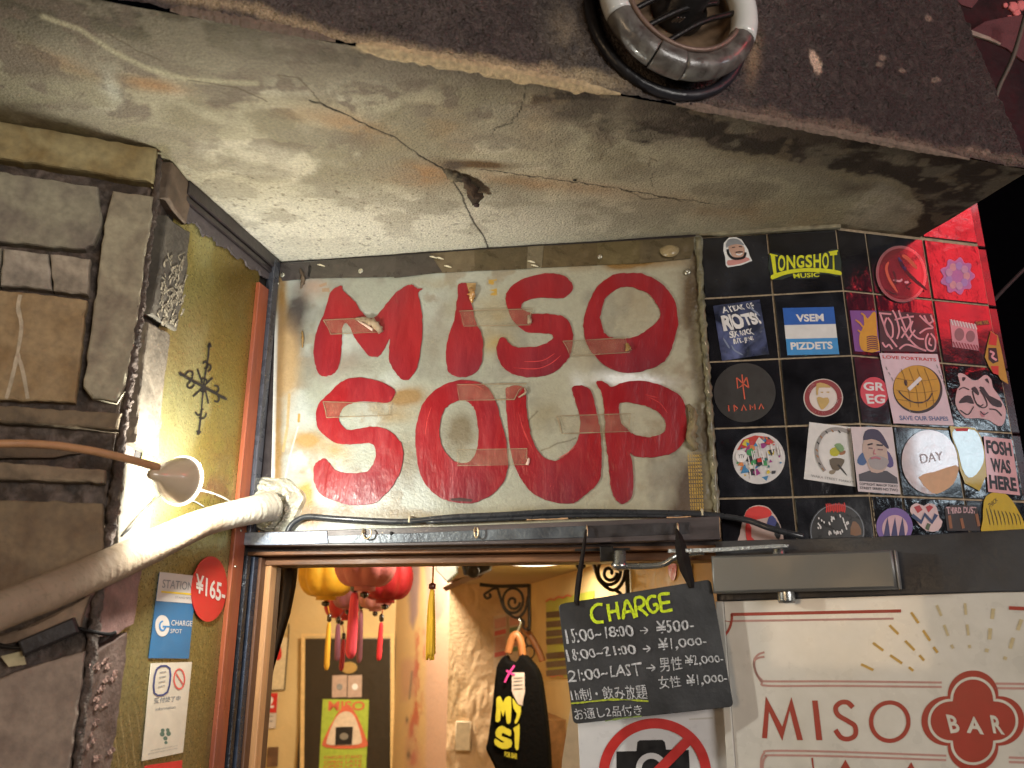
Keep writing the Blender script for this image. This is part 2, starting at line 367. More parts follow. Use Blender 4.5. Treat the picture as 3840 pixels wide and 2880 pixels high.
lip(1335, 2330, 0, .0095, .004); lip(2520, 3600, 1, .002, .004); lip(620, 1240, 1, .002, .004)
# right end of the slab and its rough outer face
Fz = Plane(F.o, F.u)
def fas_col(x, y, U, V):
    n1 = fbm(U*10, V*10, 4, 21); n2 = fbm(U*46, V*46, 4, 22); n4 = fbm(U*190, V*190, 3, 23)
    c = np.ones(x.shape+(3,))*np.array((.080, .064, .058)); c = mixc(c, (.13, .105, .095), sm(.45, .7, n2)*.5); c = mixc(c, (.022, .015, .015), sm(2500, 3300, x)*.75); c = mixc(c, (.05, .038, .036), sm(.5, .75, n1)*.7)  # darker base to the right paints in weaker light as well as soot
    c = mixc(c, (.15, .12, .105), sm(.52, .72, n4)*.6*(1-.5*sm(2600, 3300, x)))
    e = dline(x, y, [(540, -30), (900, 20), (1300, 150), (2250, 300), (3400, 530), (3900, 620)])
    c = mixc(c, (.55, .42, .26), sm(42, 4, e+40*(n2-.5))*sm(400, 700, x)*sm(2450, 2200, x)*.85)
    c = mixc(c, (.26, .18, .13), sm(34, 3, e+60*(n2-.5))*sm(2500, 2900, x)*.55)
    c = mixc(c, (.30, .23, .16), blob(x, y, 2120, 130, 60, 130, -15)*.7*sm(.3, .6, n2)); c = mixc(c, (.4, .27, .16), blob(x, y, 2825, 220, 24, 90, 8)*.8)
    c = mixc(c, (.75, .55, .42), sm(.45, .8, blob(x, y, 3058, 232, 26, 62, -22)*1.1+.25*(n4-.5)))  # cat-eye splash of light painted onto the render
    for cx, cy in ((3310, 215), (3385, 265), (3300, 240), (3510, 300), (3480, 70), (3640, 560), (3700, 570)): c = mixc(c, (.36, .26, .2), sm(.4, .8, blob(x, y, cx, cy, 20, 14)+.4*(n4-.5))*.7)
    return c
def fas_d(x, y, U, V): return .003*(fbm(U*40, V*40, 3, 24)-.5)+.0065*(fbm(U*120, V*120, 3, 25)-.5)+.004*np.maximum(vn(U*260, V*260, 26)-.62, 0)
fu0 = F.uv(*project(S.P(*fas(-1.15))))[0]; fu1 = F.uv(3865, 640)[0]
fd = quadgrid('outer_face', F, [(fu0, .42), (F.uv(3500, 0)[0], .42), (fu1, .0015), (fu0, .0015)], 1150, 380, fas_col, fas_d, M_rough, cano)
er = S.P(*BR); e0 = S.P(*FR); eu = er-e0; en = np.cross(eu/np.linalg.norm(eu), (0, 0, 1))
EP = Plane(e0, eu); box('end_face', EP, 0, np.linalg.norm(eu), 0.002, .02, -.01, 0.0, mat('dark_render', (.05, .035, .035), .7, bump=2, bs=250, var=.4), cano)
# broken patch with rusted stub hanging at the crack
M_spall = mat('broken_concrete', (.085, .068, .045), .9, bump=2.5, bs=160, var=.5, vs=120, var2=(.2, .16, .1), v2s=90)
sp = thing('rusted_stub', 'small broken rust brown stub hanging from the crack in the canopy', 'pipe stub', S.at(1750, 680))
def lump(name, pts, rad, par, mt=M_spall):
    return tube(name, pts, rad, mt, par, seg=9, n=5, rough=lambda a, th: .35*math.sin(th*3+a*17)+.2*math.sin(th*5-a*31))
lump('crust', [S.at(1668, 632)+S.n*.001, S.at(1700, 652)+S.n*.004, S.at(1738, 662)+S.n*.003], [.002, .007, .004], sp)
lump('stub', [S.at(1738, 655)+S.n*.003, S.at(1765, 685)+S.n*.008, S.at(1788, 720)+S.n*.010], [.003, .007, .0095], sp, mat('rust_dark', (.06, .035, .02), .8, bump=2, bs=200, var=.5))
lathe('nail', S.at(1788, 722)+S.n*.018, S.n, [(0, .0), (.0005, .004), (.003, .004), (.003, 0)], mat('iron', (.05, .03, .03), .5, .6), sp, seg=10)
lathe('nail_hole', S.at(2155, 671)+S.n*.0015, S.n, [(0, .0), (.0005, .0028), (.001, .0)], mat('hole_black', (.01, .01, .01), .9), cano, seg=10)

# ---------------- round ring with bracket on the fascia
M_porc = mat('grey_porcelain', (.17, .16, .145), .34, .0, var=.3, coat=.35, bump=1.1, bs=70, var2=(.07, .055, .05), v2s=40)
M_white = mat('white_porcelain', (.72, .74, .72), .22, 0, var=.04, coat=.5)
ring = thing('round_wall_lamp', 'big round ring lamp, half white and half grimy, on the dark outer face above', 'wall lamp', F.at(2530, -20))
F3 = F.off(.035); rc = F3.at(2548, 4)-F.n*.035; rR = F3.uv(2785, 4)[0]-F3.uv(2548, 4)[0]; rRy = F3.uv(2548, 4)[1]-F3.uv(2548, 243)[1]; rr_ = .0155; RY = rRy/rR
def torus(name, c, pl, Rr, r, a0, a1, w, mt, par, seg=18, n=60, rx=1, ry=None):
    pts = []; ry = ry or RY
    for t in np.linspace(a0, a1, n): pts.append(c+pl.u*(Rr*rx*math.cos(t))+pl.v*(Rr*ry*math.sin(t))+pl.n*w)
    return tube(name, pts, r, mt, par, seg=seg, n=0)
for a0, a1, m_, nm in ((-2.70, -2.02, M_porc, 'grimy_segment'), (-2.0, -1.62, M_porc, 'joint_sleeve'), (-1.60, -.42, M_porc, 'grimy_segment'), (-.41, 2.2, M_white, 'white_segment'), (2.22, 3.57, M_white, 'white_segment')):
    torus(nm, rc, F, rR, rr_*(1.07 if nm == 'joint_sleeve' else 1), a0, a1, .035, m_, ring, n=30)
torus('rubber_rim', rc, F, rR+.015, .0065, 0, 2*math.pi, .004, mat('black_rubber', (.02, .02, .025), .35, bump=.6, bs=90), ring, n=70)
torus('inner_lip', rc, F, rR-.012, .003, -3.6, -.5, .048, mat('dull_copper', (.22, .15, .12), .5, .4, bump=.5, bs=100), ring, n=50)
M_dish = mat('brown_reflector', (.22, .145, .09), .38, .3, bump=1, bs=40, var=.3, coat=.3)
lathe('reflector_dish', rc+F.n*.0, F.n, [(.004, .0), (.006, .04), (.012, .066), (.03, rR-.006)], M_dish, ring, seg=48)
M_blk = mat('black_metal', (.018, .016, .015), .4, .5, bump=.4, bs=120)
lathe('lamp_socket', rc+F.n*.006+F.u*.012+F.v*.012, F.n, [(0, .034), (.012, .034), (.016, .026), (.045, .024), (.05, .0)], M_blk, ring, seg=24)
for a, b in (((-.066, -.03), (.02, .02)), ((-.05, -.048), (.05, .01)), ((-.028, -.066), (.07, .0))):
    p0 = rc+F.u*a[0]+F.v*a[1]+F.n*.03; p1 = rc+F.u*b[0]+F.v*b[1]+F.n*.035; tube('wire_arm', [p0, (p0+p1)/2+F.n*.006+F.v*.004, p1], .0035, M_blk, ring, seg=8)
for i in range(3): tube('fixing_tooth', [F.at(2463+i*12, 168)+F.n*.04, F.at(2466+i*12, 180)+F.n*.052], [.0014, .0008], M_porc, ring, seg=6)

# ---------------- dark awning bits at the upper right
M_awn = mat('faded_red_cloth', (.13, .045, .05), .8, bump=1, bs=150, var=.25, vs=30)
aw = thing('torn_awning', 'dusky red torn awning flap with pale frayed edge in the upper right corner', 'awning', D(3760, 120, 1.25))
ap = Plane(D(3760, 150, 1.22), head(80))
fill('cloth', ap, [(3618, 130), (3690, 85), (3780, 66), (3920, 50), (3920, 260), (3830, 232), (3770, 185), (3700, 155), (3655, 140)], 0, .003, M_awn, aw, 0, .0006)
fill('frayed_hem', ap, [(3616, 133), (3636, 122), (3700, 146), (3745, 170), (3742, 176), (3700, 158), (3650, 143)], .003, .003, mat('pale_hem', (.42, .33, .27), .8, var=.3), aw)
tube('stay_rod', [D(3850, 40, 1.16), D(3800, 210, 1.17), D(3745, 330, 1.18), D(3720, 420, 1.2)], .004, mat('old_rod', (.13, .11, .09), .6, .3), aw, seg=8)
ap2 = Plane(D(3760, 350, 1.4), head(80))
fill('back_cloth', ap2, [(3560, -200), (3960, -200), (3960, 640), (3700, 600), (3640, 360)], 0, .004, mat('dark_red_cloth', (.035, .007, .010), .8, bump=2, bs=40, var=.5, var2=(.012, .004, .006), v2s=12), aw)
fl = thing('paper_flowers', 'cluster of small pink paper flowers hanging above the torn awning', 'paper flowers', D(3810, 40, 1.3))
for k, (x, y, r_) in enumerate(((3800, 25, .012), (3812, 45, .010), (3786, 68, .007), (3830, 20, .012), (3770, 20, .006))):
    lathe('blossom', D(x, y, 1.3+.005*k), (0.1, -1, -.2), [(0, 0), (.002, r_*.8), (.0, r_), (-.006, r_*.7), (-.008, 0)], mat('pink_paper', (.75, .22, .22), .7, bump=1, bs=100), fl, seg=12, lobes=5, lobed=.3)
fill('upper_flap', Plane(D(3600, 10, 1.1), head(80)), [(3540, -40), (3700, -40), (3640, 35), (3600, 22)], 0, .003, M_awn, aw)

# dark neighbouring wall closing the right side
dw = thing('dark_neighbour_wall', 'unlit black wall of the neighbouring house at the right edge behind the sticker tiles', 'wall', (1.6, 2.2, 1.5))
box('wall', Plane((.80, 1.40, 0), head(77)), .05, 2.4, 0, 4.5, -.2, 0, mat('unlit_black', (.0015, .0015, .002), 1, spec=0), dw)  # near-black colour stands in for the wall's unlit darkness
tube('cable', [D(3690, 1170, 1.3), D(3760, 1090, 1.34), D(3860, 990, 1.36)], .0035, mat('dull_cable', (.04, .03, .03), .6), dw, seg=8)

# ============================================================ STONE PILLAR
M_mort = mat('dark_mortar', (.045, .032, .024), .85, bump=3, bs=110, var=.5, vs=70, var2=(.13, .1, .085), v2s=60)
pil = thing('stone_pillar', 'pillar faced with big beige and brown cut stones and dark joints at the left edge', 'pillar', SF.P(-.2, -1))
box('mortar_core', SF, -.95, .0, -ZS+0, -.001, -.30, -.007, M_mort, pil)
box('mortar_core', SS, 0.003, .088, -ZS, -.0025, -.25, -.008, M_mort, pil)
def stone(pl, poly, t, col, par, col2=None, r=.18, bump=1.1, nm='stone'):
    q = np.array(poly, float); out = []
    for i in range(len(q)):                                       # densify, rough edge
        a, b = q[i], q[(i+1) % len(q)]; k = max(2, int(np.linalg.norm(b-a)/28))
        for j in range(k): out.append(a+(b-a)*j/k+(rng.normal(0, 1.8, 2) if j else rng.normal(0, 1.0, 2)))
    q = np.array(out); U, V = pl.uv(q[:, 0], q[:, 1]); c = np.array([U.mean(), V.mean()]); uv = np.stack([U, V], -1); N = len(q)
    sz = np.abs(uv-c).max(0)
    def inset(d): return c+(uv-c)*(1-np.minimum(d/np.maximum(sz, .004), .5))
    lay = [(uv, -.014), (uv, t*.55), (inset(.0010), t*.9), (inset(.0030), t)]
    vs = []; fs = []
    for a, w in lay:
        for p in a: vs.append(pl.P(p[0], p[1], w+(rng.normal(0, .0004) if w < t else 0)))
    for k in range(3):
        for i in range(N): fs.append((k*N+i, k*N+(i+1) % N, (k+1)*N+(i+1) % N, (k+1)*N+i))
    vs.append(pl.P(c[0], c[1], t)); 
    for i in range(N): fs.append((3*N+i, 3*N+(i+1) % N, 4*N))
    key = 'stone_%d_%d_%d' % tuple(int(x*255) for x in col)
    m = mat(key, col, .75, bump=bump*.6, bs=150, var=.2, vs=110, var2=col2 or tuple(x*.55 for x in col), v2s=17, spec=.4)
    return mesh(nm, vs, fs, m, par)
T1, T2, T3, T4 = (.34, .285, .15), (.31, .285, .21), (.37, .33, .235), (.27, .195, .115)
for poly, t, col, c2 in (
    ([(-300, 415), (0, 467), (300, 519), (590, 570), (578, 700), (300, 650), (0, 606), (-300, 560)], .009, T1, (.24, .17, .07)),
    ([(-260, 600), (0, 652), (370, 708), (386, 850), (352, 925), (322, 941), (0, 914), (-260, 890)], .006, T2, (.2, .17, .14)),
    ([(424, 724), (575, 745), (568, 850), (543, 1000), (524, 1171), (500, 1320), (470, 1450), (440, 1512), (350, 1498), (315, 1456), (345, 1230), (380, 960), (392, 850)], .007, T3, (.23, .19, .14)),
    ([(16, 938), (184, 957), (197, 1093), (6, 1078)], .006, (.42, .37, .30), None),
    ([(190, 957), (341, 978), (332, 1111), (203, 1097)], .006, (.42, .36, .28), None),
    ([(-250, 910), (8, 936), (0, 1078), (-250, 1060)], .006, T2, None),
    ([(-250, 1075), (6, 1092), (200, 1112), (328, 1132), (305, 1330), (283, 1514), (0, 1502), (-250, 1490)], .005, (.35, .255, .14), (.26, .17, .08)),
    ([(-250, 1500), (0, 1528), (458, 1556), (446, 1618), (0, 1590), (-250, 1570)], .010, (.20, .15, .095), None),
    ([(-250, 1655), (0, 1672), (200, 1686), (300, 1700), (200, 1716), (0, 1720), (-250, 1716)], .002, (.12, .085, .055), None),
    ([(-250, 1725), (0, 1738), (400, 1766), (396, 1816), (0, 1804), (-250, 1792)], .009, (.30, .235, .16), None),
    ([(-250, 1868), (0, 1878), (388, 1890), (392, 2060), (370, 2120), (0, 2300), (-250, 2330)], .006, (.20, .145, .088), (.13, .085, .05)),
    ([(-250, 2390), (0, 2386), (170, 2330), (340, 2230), (318, 2290), (300, 2365), (120, 2400), (-250, 2470)], .005, (.24, .17, .115), None),
    ([(-250, 2540), (0, 2545), (180, 2480), (322, 2440), (312, 2560), (262, 2900), (240, 3050), (-250, 3050)], .008, (.30, .235, .185), (.22, .165, .13))):
    stone(SF, poly, t, col, pil, c2)
# the same masonry goes on beyond the left edge of the view and down to the ground
def stone_uv(u0, u1, v0, v1, t, col, c2=None):
    q = SF.P([u0, u1, u1, u0], [v1, v1, v0, v0]); X, Y = project(q)
    stone_pts(SF, [(u0, v1), (u1, v1), (u1, v0), (u0, v0)], t, col, c2)
def stone_pts(pl, pts, t, col, c2):
    P_ = []; q = np.array(pts, float)
    for i in range(4):
        a, b = q[i], q[(i+1) % 4]
        for j in range(5): P_.append(a+(b-a)*j/5+rng.normal(0, .0012, 2))
    q = np.array(P_); c = q.mean(0); N = len(q); vs = []; fs = []
    for w, s_ in ((-.014, 1), (t*.55, 1), (t*.9, .992), (t, .975)):
        for p in q: pp = c+(p-c)*s_; vs.append(pl.P(pp[0], pp[1], w))
    for k in range(3):
        for i in range(N): fs.append((k*N+i, k*N+(i+1) % N, (k+1)*N+(i+1) % N, (k+1)*N+i))
    fs.append(tuple(3*N+i for i in range(N)))
    key = 'stone_%d_%d_%d' % tuple(int(x*255) for x in col)
    mesh('stone', vs, fs, mat(key, col, .75, bump=.7, bs=150, var=.2, vs=110, var2=c2 or tuple(x*.55 for x in col), v2s=17, spec=.4), pil)
uE = float(SF.uv(-275, 1400)[0]); vB = float(SF.uv(100, 3060)[1]); _ts = [T1, T2, T3, T4]
_v = -.004; k = 0
while _v > -2.25:
    h = rng.uniform(.06, .14); u = -.95; uE = float(SF.uv(-256, float(project(SF.P(-.42, _v-h*.5))[1]))[0])+.010; hi = uE-.012 if _v-h > vB-.02 else -.012
    if _v > vB and _v-h <= vB-.02: h = _v-vB; hi = uE-.012
    while u < hi-.02:
        w = min(rng.uniform(.10, .24), hi-u)
        if hi-u-w < .05: w = hi-u
        stone_uv(u+.004, u+w-.004, _v-h+.004, _v-.004, rng.uniform(.004, .009), _ts[k % 4]); u += w; k += 1
    _v -= h
# white drip on the tan stone
M_drip = mat('lime_drip', (.5, .42, .3), .7, bump=1, bs=200, var=.3)
ribbon('lime_run', SF, [[(80, 1112), (72, 1160), (84, 1230), (70, 1330), (50, 1420), (28, 1500)], [(70, 1330), (90, 1400), (108, 1500)]], 15, .0052, M_drip, pil, wob=.12)
for poly, t, col, c2 in (
    ([(628, 606), (650, 625), (700, 692), (697, 780), (683, 842), (640, 790), (611, 742), (618, 660)], .006, (.17, .12, .085), None),
    ([(612, 806), (660, 848), (700, 868), (690, 960), (681, 1048), (664, 1150), (646, 1242), (590, 1206), (548, 1180), (566, 1090), (590, 950)], .006, (.115, .10, .08), (.07, .06, .05)),
    ([(544, 1208), (590, 1232), (628, 1254), (618, 1340), (603, 1445), (592, 1560), (579, 1714), (520, 1680), (492, 1660), (510, 1480), (526, 1330)], .005, (.17, .14, .105), None),
    ([(452, 1740), (520, 1730), (572, 1790), (556, 1900), (540, 2010), (470, 2060), (424, 2090), (430, 1900)], .005, (.17, .15, .115), None),
    ([(372, 2210), (450, 2160), (520, 2115), (505, 2230), (486, 2340), (420, 2385), (356, 2390)], .005, (.26, .15, .13), None),
    ([(345, 2450), (470, 2370), (460, 2500), (440, 2640), (405, 2900), (395, 3050), (275, 3050), (290, 2880), (320, 2600)], .003, (.075, .045, .035), (.16, .11, .09))):
    stone(SS, poly, t, col, pil, c2)
M_crust = mat('pale_crust', (.30, .26, .19), .8, bump=2, bs=200, var=.4)
for k in range(75):                                                # flaking lime crust over the dark side stone
    x = rng.uniform(575, 672); y = rng.uniform(975, 1230)
    if x > 690-(y-980)*.16 or x < 600-(y-975)*.16: continue
    ribbon('lime_flake', SS, [(x, y), (x+rng.normal(4, 6), y-18), (x+rng.normal(8, 8), y-30)], rng.uniform(3, 8), .0068, M_crust, pil, wob=.3, n=3)
for k in range(20):
    y = rng.uniform(2480, 2860); x = 372-(y-2480)*.12+rng.normal(0, 26)
    ribbon('lime_flake', SS, [(x, y), (x+rng.normal(10, 9), y-16), (x+rng.normal(18, 9), y-20)], rng.uniform(6, 16), .0042, mat('rose_crust', (.26, .16, .13), .8, bump=2, bs=200, var=.4), pil, wob=.3, n=3)
tube('arris_mortar', [SF.at(x, y)+SF.n*.0005 for x, y in ((597, 600), (580, 760), (560, 900), (540, 1050), (520, 1200), (497, 1350), (478, 1500), (458, 1640), (440, 1800), (420, 1950), (395, 2100), (360, 2300), (335, 2500), (300, 2750), (285, 2900))], [.0035, .0045, .004, .005, .0055, .0035, .005, .006, .004, .006, .004, .004], mat('arris_mortar', (.085, .062, .05), .85, bump=3, bs=170, var=.5), pil, seg=9, n=14, rough=lambda a, th: .28*math.sin(a*171+th*2)+.22*math.sin(a*293-th*3))
for k in range(16):                                                # lumpy mortar along the arris
    t = rng.uniform(0, 1); x = 575-(t*1480)*.108+rng.normal(0, 7); y = 760+t*1400
    if 1780 < y < 1700: continue
    p = SF.at(x, y)+SF.n*.002; lump_r = rng.uniform(.002, .0045)
    lathe('mortar_lump', p, SF.n, [(-.003, 0), (-.001, lump_r), (.002, lump_r*.8), (.004, 0)], mat('arris_mortar', (.16, .115, .10), .85, bump=3, bs=200, var=.5), pil, seg=7)
# little box lamp
bl = thing('small_floodlight', 'small black box floodlight with pale glass on the stone pillar under the taped pipe', 'floodlight', SF.at(190, 2400))
c0, c1 = SF.at(95, 2440)+SF.n*.012, SF.at(300, 2352)+SF.n*.012; du = c1-c0; ln = np.linalg.norm(du); bp_ = Plane(c0, du/ln, np.cross(np.cross(du/ln, (0, 0, 1)), du/ln)); 
box('housing', bp_, 0, ln, -.006, .012, -.012, .010, mat('black_plastic', (.028, .024, .024), .38, bump=.3, bs=200), bl, .002)
fill('glass', SF, [(10, 2460), (92, 2440), (105, 2490), (40, 2500)], .006, .003, mat('dusty_glass', (.42, .36, .22), .3, var=.3), bl)
tube('lead', [SF.at(-20, 2412)+SF.n*.008, SF.at(40, 2425)+SF.n*.010, SF.at(100, 2428)+SF.n*.012], .002, M_blk, bl, seg=7)
tube('lead', [SF.at(298, 2356)+SF.n*.012, SF.at(400, 2378)+SF.n*.012, SF.at(440, 2372)+SF.n*.010], .002, M_blk, bl, seg=7)
# ============================================================ GOLD SIDE WALL (plane L)
sw = thing('brass_side_wall', 'brass coloured side wall panel with black compass symbol and dark frame strips left of the sign', 'wall', L.P(-.12, -.7))
M_gold = mat('tarnished_brass', attr=True, rough=.3, metal=.6, bump=.5, bs=130, var=.08, vs=300, spec=.5)
def gold_col(x, y, U, V):
    n1 = fbm(U*16, V*7, 4, 31); n2 = fbm(U*60, V*60, 4, 32); n3 = fbm(U*9, V*5, 3, 35)
    c = np.ones(x.shape+(3,))*np.array((.27, .215, .055)); c = mixc(c, (.38, .36, .16), sm(.45, .7, n1)*.7)
    lft = sm(170, 20, x-(720-(y-860)*.145)); c = mixc(c, (.34, .34, .18), lft*sm(900, 1300, y)*.5)
    c = mixc(c, (.17, .105, .02), blob(x, y, 900, 1050, 90, 130, 0)*.9); c = mixc(c, (.24, .15, .03), blob(x, y, 920, 1300, 45, 320, 3)*.7)
    c = mixc(c, (.30, .2, .06), sm(.5, .75, n3)*.5); c = mixc(c, (.20, .10, .05), blob(x, y, 800, 1830, 120, 50, 10)*.85*sm(.35, .6, n2+.1)); c = mixc(c, (.22, .12, .04), blob(x, y, 830, 1700, 60, 90)*.5*sm(.4, .6, n2))
    c = mixc(c, (.25, .2, .09), sm(2000, 2300, y)*.5); c = mixc(c, (.2, .16, .08), sm(2450, 2800, y)*sm(.3, .6, n1)*.6)
    # faint diamond netting on the lower sheet
    dm = np.minimum(np.abs(((U*55+V*34) % 1)-.5), np.abs(((U*55-V*34) % 1)-.5)); c = mixc(c, (.22, .17, .06), sm(.07, .02, dm)*.4*sm(2000, 2080, y)*sm(2300, 2200, y))
    st = sm(.06, .0, np.abs(((U*70+V*30+.3*n2) % 1)-.5))*sm(2640, 2720, y)*sm(560, 520, x); c = mixc(c, (.6, .5, .3), st*.8)
    c = mixc(c, (.5, .4, .2), sm(.72, .78, fbm(U*200, V*200, 2, 39))*.2*sm(1500, 1750, y))
    return c
lu = lambda x, y: float(L.uv(x, y)[0])
uL, uR = lu(640, 1334), lu(935, 1380)
quadgrid('brass_sheet', L, [(uL-.03, -.03), (uR+.004, -.03), (uR+.004, -1.0), (uL-.03, -1.0)], 160, 700, gold_col, lambda x, y, U, V: .0006*(fbm(U*12, V*9, 3, 41)-.5), M_gold, sw)
M_fr0 = mat('dark_backing', (.02, .016, .014), .7)
box('backing', L, uL-.04, .012, -ZS, 0, -.10, -.002, M_fr0, sw)
M_oran = mat('orange_wood', (.30, .075, .03), .5, bump=.8, bs=90, var=.2, streak=(1, 1, .15), var2=(.20, .055, .035), v2s=30)
M_fr = mat('dark_bronze_frame', (.045, .036, .038), .35, .3, bump=.4, bs=90, var=.25, spec=.6)
M_frb = mat('frame_blue_black', (.075, .08, .10), .28, .3, var=.2)
M_frr = mat('frame_red_brown', (.075, .030, .022), .45, var=.3)
zA = L.uv(935, 1030)[1]
uo0, uo1 = lu(928, 1380), lu(966, 1380)
box('orange_strip', L, uo0, uo1, -1.3, zA-.004, .0005, .007, M_oran, sw, .001)
strips = [(lu(968, 1380), lu(990, 1380), .012, M_frb, 'frame_strip'), (lu(991, 1380), lu(1004, 1380), .007, M_fr, 'frame_strip'), (lu(1005, 1380), lu(1012, 1380), .011, M_frr, 'frame_strip'), (lu(1012.5, 1380), .012, .004, M_fr, 'frame_strip')]
for a, b, w, m, nm in strips: box(nm, L, a, b, -.452, -.006, .0, w, m, sw, .0008)
# head trim running up to the pillar: two dark rails and a torn lower strip
box('head_rail', L, lu(699, 860)-.02, -.0, -.020, -.001, 0, .011, M_fr, sw, .001)
box('head_rail', L, lu(699, 860)-.02, uo1+.012, -.030, -.0215, 0, .008, M_fr, sw, .001)
vs = []; a0, a1 = lu(700, 900)-.02, uo1+.006; N = 60
tp = [(a0+(a1-a0)*i/N, -.031) for i in range(N+1)]; bt = [(a0+(a1-a0)*i/N, -.050-.006*random.random()-.004*math.sin(i*.6)+.012*i/N) for i in range(N+1)][::-1]
def fill_uv(name, pl, pts, w, t, mt, par, bev=0):
    q = pl.P(*np.array(pts).T); X, Y = project(q); return fill(name, pl, list(zip(X, Y)), w, t, mt, par, 0, bev)
fill_uv('torn_strip', L, tp+bt, .0008, .0035, mat('slate_film', (.085, .07, .075), .55, bump=1, bs=120, var=.2), sw)
for x, y in ((1025, 1067), (1025, 1410), (905, 2680), (893, 1990), (872, 2125)): 
    lathe('screw', L.at(x-6, y)+L.n*(.012 if x > 1000 else .0075), L.n, [(-.002, .0021), (0, .0021), (.0008, .0012), (.001, 0)], mat('zinc', (.6, .58, .5), .25, .9), sw, seg=10)
# compass symbol drawn in ink
M_ink = mat('black_ink', (.012, .011, .010), .5, var=.2)
def r4(*p): return [(x*.6027, 900+y*.6027) for x, y in p]
sy = [r4((1300, 640), (1290, 740), (1275, 830), (1262, 910)), r4((1262, 910), (1255, 1000), (1245, 1110), (1230, 1212)), r4((1112, 828), (1180, 870), (1260, 912), (1330, 950), (1405, 992)),
      r4((1225, 805), (1240, 850), (1255, 890)), r4((1320, 858), (1290, 885), (1262, 915), (1230, 945), (1198, 975)), r4((1268, 925), (1282, 965), (1292, 1018)),
      r4((1300, 640), (1296, 660), (1288, 668)), r4((1300, 640), (1306, 655), (1310, 668)), r4((1230, 1212), (1224, 1195), (1222, 1186)), r4((1230, 1212), (1240, 1198), (1246, 1190)),
      r4((1258, 770), (1275, 758), (1290, 775), (1284, 795), (1268, 800)), r4((1290, 775), (1306, 782), (1306, 805), (1288, 820)),
      r4((1150, 838), (1172, 818), (1196, 826), (1192, 850)), r4((1166, 895), (1162, 912), (1184, 922), (1206, 900)), r4((1196, 852), (1180, 880), (1168, 896)),
      r4((1330, 905), (1352, 912), (1356, 935), (1342, 950)), r4((1330, 1000), (1348, 1008), (1360, 990), (1352, 965)),
      r4((1212, 1070), (1226, 1090), (1246, 1084), (1250, 1060), (1262, 1050)), r4((1232, 1105), (1255, 1112), (1274, 1100), (1280, 1075)),
      r4((1245, 870), (1262, 862), (1280, 872), (1284, 890)), r4((1240, 935), (1262, 945), (1280, 932))]
ribbon('compass_symbol', L, sy, 6.5, .0006, M_ink, sw, wob=.1, n=5)
ribbon('compass_symbol', L, [r4((1112, 828), (1180, 870), (1260, 912), (1330, 950), (1405, 992))], 10, .0008, M_ink, sw, wob=.1)
fill('compass_symbol', L, r4((1105, 822), (1135, 832), (1120, 850)), .0006, .0002, M_ink, sw); fill('compass_symbol', L, r4((1412, 996), (1382, 990), (1398, 974)), .0006, .0002, M_ink, sw)
# torn lower edge of the upper sheet
ribbon('torn_edge', L, [r4((1180, 1540), (1300, 1570), (1380, 1600), (1470, 1650))], 7, .0007, mat('ragged_white', (.7, .68, .6), .8, bump=1), sw, wob=.3)

# ---- stickers on the brass wall
def sticker(name, label, pl, quad, col, w=.001, t=.0006, rough=.45, group=None, cat='sticker', loops=None, sn=0, m=None):
    q = loops if loops is not None else quad; q0 = np.array(q if not isinstance(q[0][0], (tuple, list)) else q[0]); c = q0.mean(0)
    th = thing(name, label, cat, pl.at(c[0], c[1]), group)
    mt = m or mat('print_%02x%02x%02x' % tuple(int(min(1, x)*255) for x in col), col, rough, var=.06, vs=80, coat=.25)
    fill('backing', pl, [tuple(p) for p in q0], w, t, mt, th, sn); return th
def bil(q, s, t):
    q = np.array(q, float); return tuple((q[0]*(1-s)+q[1]*s)*(1-t)+(q[3]*(1-s)+q[2]*s)*t)
def sub(q, s0, s1, t0, t1): return [bil(q, s0, t0), bil(q, s1, t0), bil(q, s1, t1), bil(q, s0, t1)]
P_white = mat('print_white', (.55, .49, .44), .5, var=.04); P_ink = mat('print_ink', (.03, .03, .035), .5, var=.1); P_red = mat('print_red', (.54, .025, .022), .45, var=.08)
P_grey = mat('print_grey', (.22, .22, .22), .5); P_yel = mat('print_yellow', (.75, .52, .03), .5); P_blue = mat('print_blue', (.04, .19, .42), .45)
qc = [(594, 2145), (734, 2160), (704, 2470), (552, 2468)]
cs = sticker('charging_card', 'blue and white charging spot card stuck on the brass wall beside the red price disc', L, qc, (.03, .13, .27), cat='card')
fill('white_header', L, sub(qc, .0, 1, 0, .335), .0018, .0003, P_white, cs); text('lettering', L, 'STATION', sub(qc, .1, .9, .08, .18), .0024, P_grey, cs, .01)
fill('yellow_rule', L, sub(qc, .1, .95, .215, .235), .0022, .0002, P_yel, cs); text('lettering', L, 'STAND SPOT', sub(qc, .48, .95, .262, .288), .0024, P_grey, cs)
fill('logo_disc', L, circ(*bil(qc, .24, .62), 27, 40), .0018, .0003, P_white, cs); ribbon('logo_mark', L, [circ(*bil(qc, .24, .62), 11, 17)[:32]], 6, .0022, P_blue, cs, n=0)
ribbon('logo_mark', L, [bil(qc, .24, .625), bil(qc, .44, .625)], 5, .0023, P_blue, cs, n=0)
text('lettering', L, 'CHARGE', sub(qc, .46, .99, .545, .61), .002, P_white, cs, .005); text('lettering', L, 'SPOT', sub(qc, .46, .75, .65, .70), .002, P_white, cs)
pd = sticker('price_disc', 'red oval price disc reading 165 yen on the brass wall', L, None, (.48, .025, .02), w=.0025, t=.0012, loops=circ(776, 2209, 66, 123, 48, 4), cat='price tag')
text('lettering', L, '¥165-', [(724, 2150), (838, 2190), (832, 2262), (722, 2222)], .0042, P_white, pd, .022)
ql = [(563, 2487), (716, 2482), (682, 2822), (526, 2854)]
il = sticker('notice_strip', 'long cream notice strip with phone and no smoking pictograms below the charging card', L, ql, (.62, .54, .43), cat='notice')
